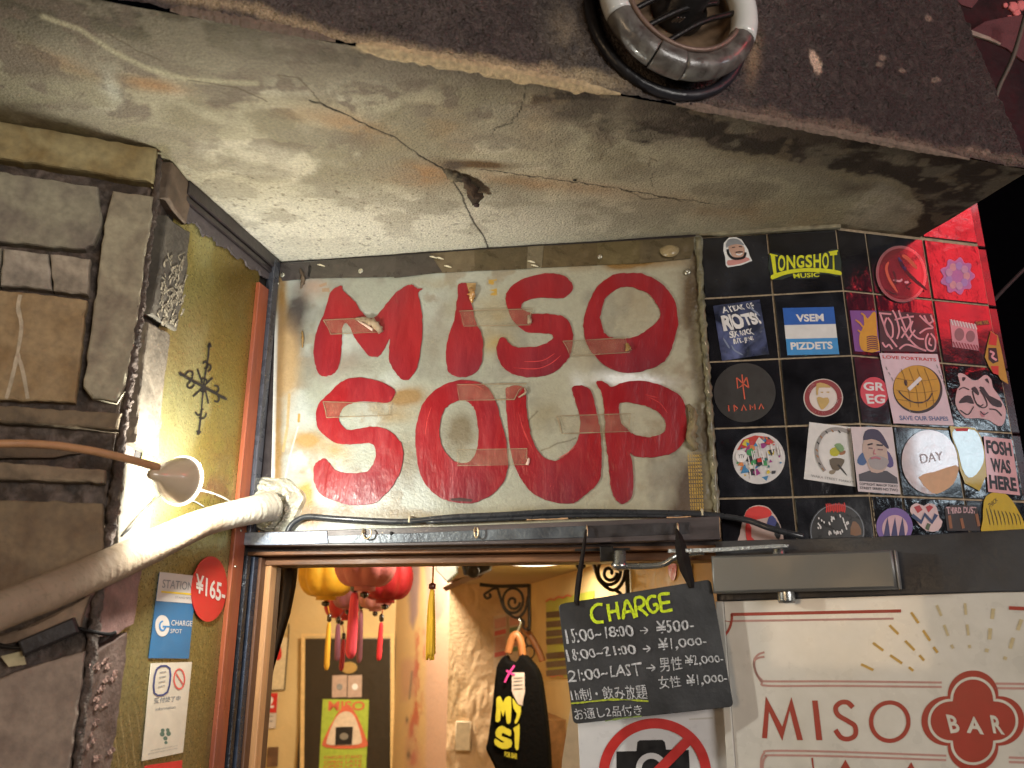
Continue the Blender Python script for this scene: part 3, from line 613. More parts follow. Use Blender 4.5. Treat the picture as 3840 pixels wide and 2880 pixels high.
ribbon('phone_pictogram', L, [sub(ql, .14, .46, .06, .31)], 7, .0018, mat('print_navy', (.04, .05, .16), .5), il, closed=True, n=3)
for t_ in (.1, .15, .2, .25): ribbon('phone_pictogram', L, [bil(ql, .22, t_), bil(ql, .38, t_-.01)], 3, .0018, P_grey, il, n=0)
ribbon('no_smoking_ring', L, circ(*bil(ql, .72, .18), 20, 37, 30), 6, .0018, mat('print_pale_red', (.6, .1, .08), .5), il, closed=True, n=0); ribbon('no_smoking_bar', L, [bil(ql, .63, .12), bil(ql, .82, .24)], 5, .0019, mat('print_pale_red', (.6, .1, .08), .5), il, n=0)
text('lettering', L, '受付終了中', sub(ql, .16, .8, .36, .42), .0018, P_grey, il, .02); text('lettering', L, 'information', sub(ql, .22, .7, .465, .495), .0018, P_grey, il, .01)
for dx, dy, r_ in ((-12, 0, 9), (12, -2, 9), (0, 16, 8), (-10, -14, 7), (9, -15, 7), (2, 32, 6)): fill('tree_emblem', L, circ(bil(ql, .52, .76)[0]+dx, bil(ql, .52, .76)[1]+dy, r_), .0014, .0003, mat('print_green', (.1, .16, .12), .5), il)
for t_ in (.90, .93): text('lettering', L, 'general information counter notice', sub(ql, .2 if t_ < .92 else .14, .85, t_, t_+.016), .0018, P_grey, il)
qr = [(540, 2872), (680, 2850), (672, 2960), (530, 2980)]
sticker('red_sticker', 'plain red sticker cut off by the bottom edge under the cream notice strip', L, qr, (.6, .03, .03))

# ============================================================ THE SIGN
M_board = mat('stained_board', attr=True, rough=.42, bump=.5, bs=260, var=.06, vs=140, spec=.45)
sign = thing('shop_sign', 'stained off white board hand painted MISO SOUP in big red letters over the doorway', 'sign', A.at(1830, 1440))
def board_col(x, y, U, V):
    n1 = fbm(U*8, V*8, 4, 51); n2 = fbm(U*26, V*26, 4, 52); n4 = fbm(U*120, V*120, 3, 53)
    c = np.ones(x.shape+(3,))*np.array((.31, .325, .275)); c = mixc(c, (.44, .48, .47), sm(.48, .66, n1)*sm(2300, 1400, x)*.8)
    c = mixc(c, (.42, .38, .27), sm(1300, 2500, x+500*(n1-.5))*.75); c = mixc(c, (.24, .18, .11), sm(.52, .66, n2)*sm(.45, .6, n1)*.55); c = mixc(c, (.2, .19, .16), sm(.55, .68, fbm(U*14+4, V*11, 4, 59))*.5)
    st = ((1110, 1170, 38, 110, 15, (.07, .06, .06), 1.1), (1090, 1260, 40, 60, 10, (.12, .09, .08), .7), (1030, 1420, 24, 110, 0, (.14, .10, .06), .8), (1075, 1400, 40, 120, 2, (.55, .38, .20), .9), (1068, 1300, 45, 70, 0, (.55, .38, .2), .8),
          (1300, 1360, 90, 45, 0, (.26, .2, .16), .6), (1520, 1490, 70, 35, -5, (.33, .2, .08), .9), (1640, 1250, 50, 120, 10, (.3, .26, .2), .55), (1480, 1560, 90, 30, 0, (.35, .26, .14), .45),
          (1720, 1630, 60, 75, 30, (.20, .16, .1), .95), (1530, 1720, 45, 80, 0, (.24, .2, .13), .8), (1150, 1650, 70, 35, 10, (.45, .28, .1), .7), (1260, 1690, 50, 40, 0, (.45, .3, .12), .55),
          (1150, 1870, 36, 70, 0, (.50, .26, .04), 1.1), (1180, 1930, 45, 50, 0, (.35, .2, .08), .8), (1035, 1700, 20, 220, 0, (.40, .25, .06), .9), (1060, 1090, 18, 120, 0, (.38, .22, .06), .8),
          (1830, 1170, 110, 60, 0, (.46, .35, .18), .55), (1860, 1290, 70, 40, 0, (.46, .33, .14), .5), (2380, 1150, 90, 90, 0, (.40, .30, .18), .45), (2200, 1330, 120, 60, 0, (.38, .3, .2), .4),
          (2040, 1560, 70, 120, 20, (.34, .3, .2), .5), (1920, 1370, 60, 60, 0, (.34, .3, .24), .45), (2250, 1620, 60, 20, 0, (.3, .22, .1), .4), (1400, 1930, 400, 28, 2, (.26, .2, .13), .65), (2000, 1930, 400, 30, -2, (.28, .24, .14), .7),
          (2600, 1850, 60, 130, 12, (.10, .065, .045), 1.2), (2560, 1920, 60, 40, 0, (.12, .08, .05), .9), (2380, 985, 240, 22, -3, (.30, .16, .04), .9), (2590, 1100, 35, 150, 0, (.14, .09, .05), .85),
          (1180, 1080, 60, 40, 0, (.5, .36, .28), .7), (1250, 1380, 60, 60, 0, (.36, .32, .28), .5), (1350, 1190, 60, 120, 0, (.42, .4, .34), .4), (2480, 1500, 60, 80, 0, (.36, .3, .2), .5), (1620, 1060, 60, 20, 0, (.4, .34, .2), .4))
    for cx, cy, rx, ry, a, col, k in st: c = mixc(c, tuple(v*.8 for v in col), np.clip(blob(x, y, cx, cy, rx, ry, a)*k*(1.15+2.4*(n2-.42)), 0, .96))
    c = mixc(c, (.80, .82, .82), np.clip(blob(x, y, 2370, 1425, 120, 26, 4)*1.5*(.4+n4), 0, 1)); c = mixc(c, (.7, .73, .73), blob(x, y, 2180, 1470, 24, 60, -20)*.8)  # white-blue lamp highlights painted into the board colour
    # right margin: grime and glue
    rx_ = x-(2600+(y-960)*.058); c = mixc(c, (.09, .062, .035), sm(-48, 2, rx_+40*(n2-.5))*.9); c = mixc(c, (.26, .23, .14), sm(.52, .62, n2)*sm(-30, 20, rx_)*.7)
    # gold dotted trim exposed low down on the right
    du_ = (U*330) % 1-.5; dv_ = (V*190) % 1-.5
    strip = sm(-66, -62, rx_+10*(n2-.5))*sm(-12, -18, rx_)*sm(1690, 1710, y)
    rn = np.hypot(du_, dv_*1.0); c = mixc(c, (.52, .32, .05), strip*sm(.16, .2, rn)*sm(.42, .36, rn)*sm(.30, .5, n2+.12))
    lx = x-(1037-(y-990)*.022); c = mixc(c, (.62, .62, .60), sm(14, 8, lx)*sm(1150, 1250, y)); c = mixc(c, (.2, .11, .04), sm(30, 0, abs(lx-20))*.7*sm(.4, .6, n2+.15))
    for l_ in ([(2020, 1545), (1960, 1600)], [(2030, 1690), (2090, 1660), (2140, 1650), (2160, 1640)], [(2090, 1725), (2160, 1680)], [(2097, 1570), (2110, 1620)]): c = mixc(c, (.12, .09, .05), sm(4, 1, dline(x+12*(n4-.5), y+12*(n2-.5), l_))*.7)
    c = mixc(c, (.45, .30, .12), sm(7, 3, dline(x, y, [(1085, 1480), (1078, 1600), (1062, 1690)]))*.8); c = mixc(c, (.72, .7, .6), sm(4, 1, dline(x, y, [(1118, 1600), (1090, 1700), (1070, 1790)]))*.7)
    c = mixc(c, (.42, .27, .06), sm(6, 3, dline(x, y, [(1122, 1555), (1120, 1580)])))
    for q in ([(1196, 1068), (1226, 1058), (1224, 1070), (1200, 1078)], [(1207, 1082), (1235, 1080), (1236, 1095), (1208, 1094)]): c = mixc(c, (.36, .22, .13), (sdist(x, y, q) > 0)*.8)
    g_ = sdist(x, y, [(1832, 1050), (1862, 1046), (1864, 1108), (1838, 1108)]); c = mixc(c, (.46, .28, .05), (g_ > 0)*sm(.44, .5, fbm(U*40+3, V*80, 3, 57)))
    return c
def board_d(x, y, U, V):
    rx_ = x-(2600+(y-960)*.058); return .0012*(fbm(U*6, V*6, 3, 61)-.5)+.004*sm(-50, 10, rx_)*(fbm(U*90, V*60, 3, 62)-.3)
TL, TR, BR_, BL = A.uv(1020, 985), A.uv(2618, 888), A.uv(2690, 1990), A.uv(1000, 2015)
SG = A.off(.006)
quadgrid('board_face', SG, [SG.uv(1036, 988), SG.uv(2614, 888), SG.uv(2682, 1975), SG.uv(1012, 2000)], 620, 400, board_col, board_d, M_board, sign)
box('board_back', A, TL[0]-.0, TR[0]-.004, BR_[1]-.02, TL[1]-.001, -.012, .0045, M_fr, sign)
M_red = mat('red_sign_paint', (.30, .010, .016), .34, bump=1.3, bs=75, var=.12, vs=40, coat=.2, streak=(1, 1, .35), var2=(.17, .022, .036), v2s=5, spec=.5)
a4 = lambda pts: [(1050+.38427*x, 950+.38427*y) for x, y in pts]
a5 = lambda pts: [(1850+.38427*x, 950+.38427*y) for x, y in pts]
a6 = lambda pts: [(1050+.38427*x, 1450+.38427*y) for x, y in pts]
a7 = lambda pts: [(1850+.38427*x, 1450+.38427*y) for x, y in pts]
LET = {
 'letter_m': [a4([(605,318),(550,338),(520,355),(487,395),(462,490),(425,610),(385,690),(355,800),(335,890),(332,980),(345,1080),(365,1150),(400,1195),(440,1203),(490,1192),(540,1165),(572,1110),(590,1050),(600,950),(607,860),(608,790),(615,720),(640,680),(690,730),(720,800),(760,870),(810,930),(850,985),(890,1010),(940,1015),(975,1000),(1010,950),(1040,900),(1075,830),(1075,870),(1066,950),(1068,1040),(1090,1110),(1130,1170),(1180,1225),(1225,1242),(1260,1230),(1300,1190),(1335,1140),(1355,1060),(1370,980),(1385,850),(1390,720),(1388,620),(1375,500),(1350,400),(1360,375),(1392,350),(1345,345),(1312,325),(1300,308),(1250,312),(1190,345),(1130,385),(1060,470),(990,560),(950,610),(880,640),(840,615),(790,560),(740,480),(680,420),(620,370)])],
 'letter_i': [a4([(1755,298),(1810,292),(1840,305),(1845,340),(1842,400),(1860,470),(1880,520),(1895,600),(1915,680),(1945,740),(1970,800),(1982,870),(1980,980),(1970,1060),(1940,1130),(1890,1180),(1820,1208),(1760,1208),(1700,1195),(1650,1165),(1632,1110),(1620,1000),(1625,910),(1645,830),(1670,740),(1700,660),(1715,580),(1722,480),(1738,440),(1735,350),(1742,310)])],
 'letter_s': [a5([(770,300),(775,360),(740,400),(690,440),(600,440),(500,438),(400,440),(320,462),(278,500),(275,535),(310,565),(380,588),(480,592),(600,600),(680,620),(730,660),(760,720),(775,800),(775,900),(755,990),(710,1060),(640,1130),(550,1185),(420,1210),(280,1205),(180,1175),(100,1115),(50,1030),(35,940),(45,870),(80,825),(115,830),(160,885),(220,915),(310,922),(420,912),(500,890),(560,855),(585,825),(570,795),(520,785),(430,780),(340,775),(260,730),(200,670),(155,590),(130,500),(122,420),(150,365),(210,300),(300,250),(420,215),(550,200),(650,208),(710,235),(750,275)])],
 'letter_o': [a5([(1330,195),(1440,200),(1540,235),(1640,300),(1710,370),(1770,470),(1797,580),(1800,700),(1775,820),(1740,930),(1690,1030),(1620,1095),(1520,1130),(1430,1160),(1310,1168),(1180,1145),(1080,1090),(1000,1020),(940,940),(900,850),(882,740),(885,640),(915,520),(960,420),(1010,340),(1080,265),(1170,215),(1250,198)]), a5([(1300,328),(1400,345),(1500,390),(1570,460),(1610,530),(1630,595),(1610,650),(1550,710),(1470,770),(1390,815),(1300,835),(1190,830),(1110,805),(1075,760),(1060,700),(1042,630),(1060,540),(1090,450),(1150,390),(1220,345)])],
 'letter_s.': [a6([(500,49),(570,-21),(640,-66),(740,-86),(850,-79),(960,-56),(1060,-11),(1110,19),(1128,59),(1110,110),(1080,150),(1000,158),(900,150),(780,145),(700,165),(630,200),(590,260),(578,320),(600,370),(640,410),(700,425),(780,410),(880,395),(980,400),(1060,430),(1130,480),(1180,550),(1205,650),(1200,740),(1175,840),(1130,920),(1080,1000),(1020,1060),(940,1130),(850,1155),(760,1157),(640,1150),(540,1115),(440,1080),(380,1030),(345,960),(330,880),(330,800),(350,750),(400,715),(440,702),(490,750),(520,795),(590,835),(680,845),(780,842),(860,825),(910,760),(935,680),(930,600),(900,560),(850,552),(760,560),(650,565),(560,555),(490,520),(420,460),(370,400),(355,320),(360,230),(390,160),(430,119)])],
 'letter_o.': [a6([(1430,119),(1500,49),(1570,-1),(1650,-39),(1760,-59),(1880,-56),(1980,-26),(2040,19),(2080,89),(2127,200),(2152,320),(2192,450),(2217,590),(2230,720),(2222,820),(2197,900),(2142,980),(2082,1045),(2000,1095),(1900,1130),(1810,1142),(1710,1130),(1620,1110),(1550,1075),(1480,1020),(1420,950),(1370,850),(1345,750),(1330,620),(1322,500),(1328,400),(1355,290),(1385,190)]), a6([(1790,135),(1840,150),(1880,190),(1905,240),(1925,330),(1938,430),(1935,540),(1920,620),(1890,690),(1840,735),(1770,745),(1700,725),(1640,670),(1590,600),(1565,510),(1560,420),(1570,330),(1600,240),(1650,185),(1720,145)])],
 'letter_u': [a7([(122,25),(150,5),(200,-8),(270,-3),(312,25),(320,90),(325,200),(335,300),(355,400),(370,480),(400,560),(440,630),(500,690),(570,722),(620,722),(680,690),(750,640),(800,570),(835,490),(848,400),(845,320),(830,240),(800,150),(775,60),(768,20),(790,-1),(860,-8),(920,9),(960,60),(985,140),(1005,230),(1025,330),(1045,420),(1055,560),(1060,700),(1055,820),(1040,900),(1000,970),(940,1020),(880,1070),(820,1120),(760,1143),(640,1138),(540,1115),(450,1080),(370,1030),(310,960),(260,880),(215,790),(185,690),(160,560),(145,420),(135,280),(125,150)])],
 'letter_p': [a7([(1005,-41),(1030,-56),(1080,-46),(1120,-16),(1155,9),(1230,-26),(1330,-46),(1440,-56),(1560,-36),(1680,4),(1740,39),(1800,70),(1840,115),(1870,180),(1880,270),(1885,380),(1880,470),(1860,540),(1810,600),(1740,650),(1640,680),(1540,693),(1430,690),(1370,675),(1335,650),(1355,730),(1365,850),(1368,950),(1355,1050),(1330,1110),(1260,1150),(1200,1110),(1160,1040),(1140,950),(1130,830),(1120,720),(1105,600),(1092,480),(1090,350),(1082,230),(1070,120),(1050,40),(1020,0)]), a7([(1232,175),(1290,155),(1380,165),(1480,190),(1560,220),(1630,270),(1670,330),(1685,390),(1670,440),(1620,470),(1550,490),(1480,492),(1400,475),(1340,450),(1290,400),(1250,360),(1235,300)])],
}
for k, lp in LET.items(): fill(k.rstrip('.'), SG, lp, .0009, .0006, M_red, sign, 3, .0002, jit=.9)
# brush streaks, slightly glossier ridges of paint
M_red2 = mat('red_paint_ridge', (.58, .06, .06), .28, coat=.4, var=.2)
for path in (a7([(245, 250), (290, 400), (340, 520), (400, 640)]), a7([(260, 300), (300, 450), (360, 580)]), a5([(200, 1120), (420, 1130), (560, 1080), (660, 1000)]), a5([(300, 1060), (480, 1050), (600, 980)]), a7([(1500, 100), (1620, 160), (1700, 260)]), a7([(1480, 80), (1600, 110)]), a6([(1480, 200), (1440, 330), (1420, 480)]), a7([(640, 700), (740, 640), (810, 560)]), a4([(1760, 1290), (1900, 1290), (1990, 1340)])):
    ribbon('brush_ridge', SG, path, 2.6, .0016, M_red2, sign, taper=True)
fill('tar_mark', SG, a6([(1650, 1095), (1760, 1085), (1880, 1100), (1870, 1125), (1760, 1120), (1680, 1115)]), .0016, .0002, mat('tar', (.05, .02, .02), .4), sign)
# clear tape
M_tape = mat('clear_tape', (.44, .37, .24), .22, alpha=.19, var=.4, vs=60, bump=1.8, bs=60, spec=.8, coat=.4)
def tape(pts, mt=M_tape, w=.0024):
    q = np.array(pts, float); n, m = 24, 8; U, V = SG.uv(q[:, 0], q[:, 1]); Q = np.stack([U, V], -1); vs = []; fs = []
    for j in range(m+1):
        for i in range(n+1):
            s_, t_ = i/n, j/m; s2 = s_ + (rng.normal(0, .008) if i in (0, n) else 0); p = (Q[0]*(1-s2)+Q[1]*s2)*(1-t_)+(Q[3]*(1-s2)+Q[2]*s2)*t_
            vs.append(SG.P(p[0], p[1], w+.0005*random.random()))
    for j in range(m):
        for i in range(n): k = j*(n+1)+i; fs.append((k, k+1, k+n+2, k+n+1))
    mesh('clear_tape', vs, fs, mt, sign, True)
    e = [q[0], q[0]*.66+q[1]*.34, q[0]*.33+q[1]*.67, q[1], (q[1]+q[2])/2+rng.normal(-4, 3, 2), q[2], q[3]*.33+q[2]*.67, q[3]*.66+q[2]*.34, q[3], (q[0]+q[3])/2+rng.normal(4, 3, 2)]
    ribbon('tape_edge', SG, [np.array(e)], 2.2, w+.0006, mat('tape_edge_line', (.30, .22, .14), .4), sign, closed=True, n=1, wob=.5)
for q in ([(1215, 1203), (1405, 1194), (1425, 1248), (1243, 1256)], [(1724, 1169), (1998, 1161), (1990, 1221), (1741, 1226)], [(2111, 1282), (2345, 1270), (2362, 1324), (2138, 1338)], [(1214, 1508), (1471, 1516), (1464, 1560), (1227, 1568)],
          [(1715, 1444), (1976, 1441), (1930, 1500), (1725, 1504)], [(1716, 1688), (1977, 1684), (1984, 1744), (1717, 1748)], [(2088, 1562), (2366, 1553), (2360, 1620), (2107, 1628)]): tape(q)
M_crump = mat('crumpled_tape', (.34, .25, .17), .35, bump=2, bs=90, var=.4, coat=.3)
def crumple(pts, rad, mt=M_crump): tube('crumpled_tape', [SG.at(x, y)+SG.n*w for x, y, w in pts], rad, mt, sign, seg=9, n=5, rough=lambda a, th: .3*math.sin(th*3+a*23)+.25*math.sin(th*2-a*41))
crumple([(1335, 1197, .002), (1375, 1205, .004), (1412, 1222, .006), (1432, 1250, .005)], [.002, .005, .006, .004]); crumple([(1345, 1204, .003), (1400, 1240, .004)], [.0012, .002], mat('pale_tape_edge', (.7, .5, .42), .4, var=.2))
crumple([(1128, 1010, .003), (1140, 1050, .004), (1130, 1085, .003)], [.0012, .004, .001], mat('brown_tape_scrap', (.13, .09, .06), .4, bump=1.5)); crumple([(1165, 1000, .003), (1160, 1040, .003)], [.0016, .0012], M_blk)
crumple([(1768, 1085, .002), (1772, 1110, .005), (1770, 1138, .002)], [.003, .006, .001], mat('orange_tape_bubble', (.48, .25, .08), .2, coat=.8, bump=1)); crumple([(1985, 1185, .003), (1988, 1215, .003)], [.002, .003]); crumple([(2352, 1290, .003), (2358, 1318, .004)], [.002, .004], mat('amber_tape', (.3, .18, .06), .25, coat=.6))
crumple([(1985, 1720, .003), (1978, 1745, .003)], [.0012, .002], mat('pale_tape_edge')); crumple([(1968, 1455, .003), (1972, 1475, .003), (1945, 1492, .003)], [.001, .002, .001]); crumple([(2580, 1520, .004), (2600, 1560, .006), (2592, 1640, .007), (2610, 1690, .004)], [.002, .005, .007, .003], mat('glue_lump', (.22, .17, .09), .5, bump=2, bs=120, var=.4))
crumple([(1135, 1243, .002), (1138, 1270, .003), (1136, 1305, .002)], [.001, .002, .001], mat('amber_tape'))
fill('torn_paper', SG, [(1750, 1064), (1786, 1063), (1784, 1090), (1758, 1092)], .0018, .0004, mat('kraft_paper', (.40, .25, .10), .7), sign)
# top strip of brown tape pieces
q_top = [((1038, 990), (1165, 983), (1162, 1046), (1060, 1055)), ((1166, 983), (1545, 958), (1490, 1040), (1162, 1046)), ((1490, 962), (1612, 953), (1660, 1023), (1480, 1045)), ((1546, 957), (1780, 940), (1782, 1018), (1560, 1030)), ((1780, 940), (1980, 928), (1976, 1010), (1782, 1018)), ((1980, 928), (2040, 924), (2032, 1004), (1976, 1010)), ((2032, 925), (2240, 913), (2240, 996), (2030, 1006)), ((2240, 913), (2400, 903), (2400, 990), (2240, 996)), ((2400, 903), (2618, 892), (2590, 972), (2400, 990))]
cols = [(.055, .045, .045), (.06, .05, .042), (.05, .04, .034), (.14, .105, .06), (.085, .062, .03), (.16, .13, .08), (.10, .07, .032), (.12, .09, .04), (.10, .075, .04)]
for k, q in enumerate(q_top): fill('edge_tape', SG, list(q), .0012+.0005*(k % 3), .0008, mat('edge_tape_%d' % k, cols[k], .3, bump=1.2, bs=70, var=.25, coat=.4), sign)
for x, y, r_ in ((1061, 1033, .0042), (1354, 1018, .0046), (2250, 965, .004), (2578, 1022, .005)):
    lathe('screw', SG.at(x, y)+SG.n*.003, SG.n, [(-.002, r_), (.0, r_), (.0012, r_*.55), (.0008, r_*.25), (.0004, 0)], mat('zinc'), sign, seg=14)
for k, (x, y) in enumerate(((1650, 972), (1680, 1003), (1992, 985), (2004, 1000), (1625, 968), (1205, 998))): crumple([(x-12, y-3, .0035), (x, y, .005), (x+16, y+4, .0035)], [.0006, .0016, .0006], mat('shiny_tape_fold', (.75, .68, .5), .12, coat=1))
lathe('plastic_wafer', SG.at(2510, 942)+SG.n*.002, SG.n+np.array([0, 0, .3]), [(0, .0), (.001, .014), (.002, .015), (.004, .006), (.004, 0)], mat('amber_wafer', (.34, .26, .14), .25, coat=.6), sign, seg=20)
# edge bead on the right
M_bead = mat('chewed_edge', (.17, .15, .09), .45, bump=2.4, bs=110, var=.5, coat=.3)
tube('edge_bead', [SG.at(2618, 895)+SG.n*.003, SG.at(2632, 1150)+SG.n*.004, SG.at(2652, 1400)+SG.n*.003, SG.at(2668, 1650)+SG.n*.004, SG.at(2690, 1960)+SG.n*.003], .0045, M_bead, sign, seg=10, n=14, rough=lambda a, th: .25*math.sin(a*190+th)+.2*math.sin(a*77-2*th))
for k in range(16):
    y = 1240+k*45+rng.normal(0, 8); crumple([(2622+(y-960)*.06, y, .007), (2626+(y-960)*.06, y+12, .008)], [.0004, .0007], mat('shiny_tape_fold'))
# ============================================================ HEADER BEAM AND LINTEL
bm = thing('header_beam', 'dark header beam with worn steel strip, cup hooks and brown lintel over the doorway', 'beam', BM.at(1800, 1990))
M_bw = mat('dark_painted_wood', (.060, .047, .048), .45, bump=1, bs=60, streak=(.1, 1, 1), var=.3, vs=70, var2=(.10, .08, .08), v2s=30)
M_steel = mat('worn_steel_strip', (.125, .145, .165), .38, .35, bump=.5, bs=160, var=.22, vs=30, var2=(.065, .075, .09), v2s=12)
M_scuff = mat('scuffed_steel', (.33, .37, .46), .45, .3, bump=.6, bs=120, var=.25, vs=90, var2=(.2, .23, .3), v2s=50)
M_wood = mat('brown_lintel_wood', (.20, .085, .034), .5, bump=1.2, bs=50, streak=(.06, 1, 1), var=.28, vs=120, var2=(.10, .04, .016), v2s=40)
bq = BM.uv(866, 1996), BM.uv(2698, 1938), BM.uv(2698, 2022), BM.uv(866, 2046)
zt, zb = (bq[0][1]+bq[1][1])/2, (bq[2][1]+bq[3][1])/2
ubl, ubr = BM.uv(866, 2020)[0], BM.uv(2699, 1980)[0]
def fq(name, pl, q, w, t, m, par, bev=0): return fill(name, pl, list(q), w, t, m, par, 0, bev)
fq('beam', BM, [(868, 1996), (1085, 1992), (1700, 1973), (2200, 1955), (2698, 1936), (2703, 2022), (2200, 2036), (1500, 2046), (866, 2047)], -.034, .034, M_bw, bm, .001)
fq('steel_strip', BM, [(1232, 2010), (1550, 2000), (1900, 1984), (2202, 1972), (2202, 2016), (1900, 2026), (1500, 2036), (1236, 2039)], .0005, .002, M_steel, bm, .0005)
fq('scuffed_strip', BM, [(870, 1999), (1085, 1996), (1228, 1992), (1232, 2038), (1060, 2044), (868, 2045)], .0005, .0022, M_scuff, bm, .0005)
fq('dark_strip', BM, [(2206, 1972), (2585, 1958), (2585, 2002), (2206, 2018)], .0004, .0012, mat('black_strip', (.03, .027, .03), .4, var=.3, bump=.5, bs=80), bm, .0004)
for pts in ([(1975, 1948), (2130, 1943)], [(2500, 1940), (2590, 1936)], [(2696, 1940), (2700, 2015)]): ribbon('chipped_edge', BM, [(pts[0][0], pts[0][1]+1), ((pts[0][0]+pts[1][0])/2, (pts[0][1]+pts[1][1])/2+2), (pts[1][0], pts[1][1]+1)], 4.5, .0006, mat('bare_wood_chip', (.5, .3, .16), .8), bm, wob=.3)
# lintel: two stepped wooden members set back under the beam
zl = BM.uv(1700, 2046)[1]
box('lintel_board', A, A.uv(930, 2000)[0], A.uv(2720, 2000)[0], A.uv(1700, 2074)[1], zl+.001, -.05, .004, M_wood, bm, .001)
box('lintel_board', A, A.uv(930, 2000)[0], A.uv(2720, 2000)[0], A.off(-.02).uv(1700, 2112)[1], A.uv(1700, 2076)[1], -.075, -.02, M_wood, bm, .001)
lathe('bolt_hole', BM.at(1470, 2001)+BM.n*.003, BM.n, [(0, 0), (.0003, .0026), (.0004, 0)], mat('hole_black'), bm, seg=12)
for x, y in ((925, 1988+28), (975, 1988+28)): lathe('rust_nail', BM.at(x, y-22)+BM.n*.003, BM.n, [(0, .0016), (.0006, .0014), (.0007, 0)], mat('rust_spot', (.35, .14, .05), .8), bm, seg=8)
M_hook = mat('old_brass_hook', (.55, .43, .27), .35, .7, var=.25)
def hook(x, y, side, par=bm):
    p = BM.at(x, y)+BM.n*.003; u, v, n = BM.u*side, BM.v, BM.n
    tube('cup_hook', [p+v*.004+n*.001, p-v*.003+n*.004, p-v*.008+n*.004+u*.002, p-v*.011+n*.006+u*.006, p-v*.008+n*.008+u*.011, p-v*.001+n*.008+u*.012, p+v*.003+n*.008+u*.009], .0011, M_hook, par, seg=8, n=5)
    lathe('hook_collar', p, BM.n, [(0, .0028), (.001, .0026), (.0012, 0)], M_hook, par, seg=10)
hook(1366, 1994, 1.15); hook(1783, 1990, .5)
for x, y in ((2202, 1975), (2540, 1966)):
    p = BM.at(x, y); tube('peg_hook', [p+BM.n*.0, p+BM.n*.006, p+BM.n*.008-BM.v*.004, p+BM.n*.009-BM.v*.014], .0013, M_hook, bm, seg=8)
for x, y in ((1540, 1952), (2632, 1925)):
    p = A.off(.012).at(x, y); tube('cable_clip', [p+A.v*.006-A.n*.01, p+A.v*.004+A.n*.006, p-A.v*.004+A.n*.008], .0016, mat('cream_clip', (.6, .52, .35), .5), bm, seg=8)

# cable along the beam top
cb = thing('black_cable', 'black cable lying along the top of the header beam and running off over the tiles', 'cable', A.off(.016).at(1800, 1945))
CP = A.off(.017)
c_pts = [(1078, 1995), (1090, 1972), (1112, 1952), (1155, 1937), (1250, 1944), (1400, 1953), (1530, 1955), (1700, 1939), (1900, 1930), (2042, 1921), (2200, 1919), (2400, 1922), (2600, 1926), (2690, 1934)]
tube('cable', [CP.at(x, y) for x, y in c_pts]+[A.off(.02).at(2800, 1950), A.off(.028).at(2880, 1978), A.off(.03).at(2960, 2000), A.off(.028).at(3010, 2012)], .0042, mat('black_pvc', (.035, .037, .042), .28, var=.2, coat=.2), cb, seg=12)
tube('cable', [CP.at(1600, 1953)-A.v*.002, CP.at(1900, 1940)-A.v*.002, CP.at(2200, 1934), CP.at(2560, 1935)], .0026, mat('black_pvc'), cb, seg=8)

# ============================================================ TAPED PIPE
pp = thing('taped_pipe', 'thick insulated pipe wrapped in cream tape, ending in crumpled foil beside the sign', 'pipe', D(500, 2080, .98))
M_wrap = mat('wrap_tape', attr=True, rough=.8, spec=.2, bump=.5, bs=170, var=.10, vs=60)
def wrap_tube(name, ctr, rad, nseg, nring, colf, bumpf, mt, par):
    q = cr(ctr, 1, False) if False else np.array(ctr, float)
    t = np.linspace(0, 1, len(q)); T = np.linspace(0, 1, nring); q = cr(ctr, 40, False); t = np.linspace(0, 1, len(q)); q = np.stack([np.interp(T, t, q[:, k]) for k in range(3)], -1)
    rr = np.interp(T, np.linspace(0, 1, len(rad)), rad); d = np.gradient(q, axis=0); d /= np.linalg.norm(d, axis=1)[:, None]
    a = np.cross(d, (0, 0, 1)); a /= np.linalg.norm(a, axis=1)[:, None]; b = np.cross(d, a); th = np.linspace(0, 2*math.pi, nseg, endpoint=False)
    TT, TH = np.meshgrid(T, th, indexing='ij'); R_ = rr[:, None]*(1+bumpf(TT, TH))
    P = q[:, None]+R_[..., None]*(np.cos(TH)[..., None]*a[:, None]+np.sin(TH)[..., None]*b[:, None])
    fs = []
    for i in range(nring-1):
        for k in range(nseg): fs.append((i*nseg+k, i*nseg+(k+1) % nseg, (i+1)*nseg+(k+1) % nseg, (i+1)*nseg+k))
    me = bpy.data.meshes.new(name); me.from_pydata([tuple(p) for p in P.reshape(-1, 3)], [], fs)
    at = me.color_attributes.new('Col', 'FLOAT_COLOR', 'POINT'); c = np.ones((nring*nseg, 4)); c[:, :3] = colf(TT, TH).reshape(-1, 3); at.data.foreach_set('color', c.ravel())
    return link(name, me, par, mt, True)
pc = [D(-260, 2395, .70), D(0, 2290, .76), D(200, 2212, .82), D(375, 2138, .88), D(520, 2072, .94), D(655, 2008, 1.0), D(770, 1958, 1.06), D(870, 1930, 1.11), D(950, 1912, 1.15), D(1010, 1898, 1.185)]
def pb(t, th):
    lay = ((t*46+th/(2*math.pi)) % 1); fine = ((t*170+th/(2*math.pi)*1) % 1)
    return .014*lay*(t < .62)+.03*(np.abs(fine-.5))*(t > .74)+.05*(fbm(t*60, np.cos(th)*2+3, 3, 71)-.5)+.07*blob(t, th*0, .62, 0, .03, 1)*np.cos(th+.6)
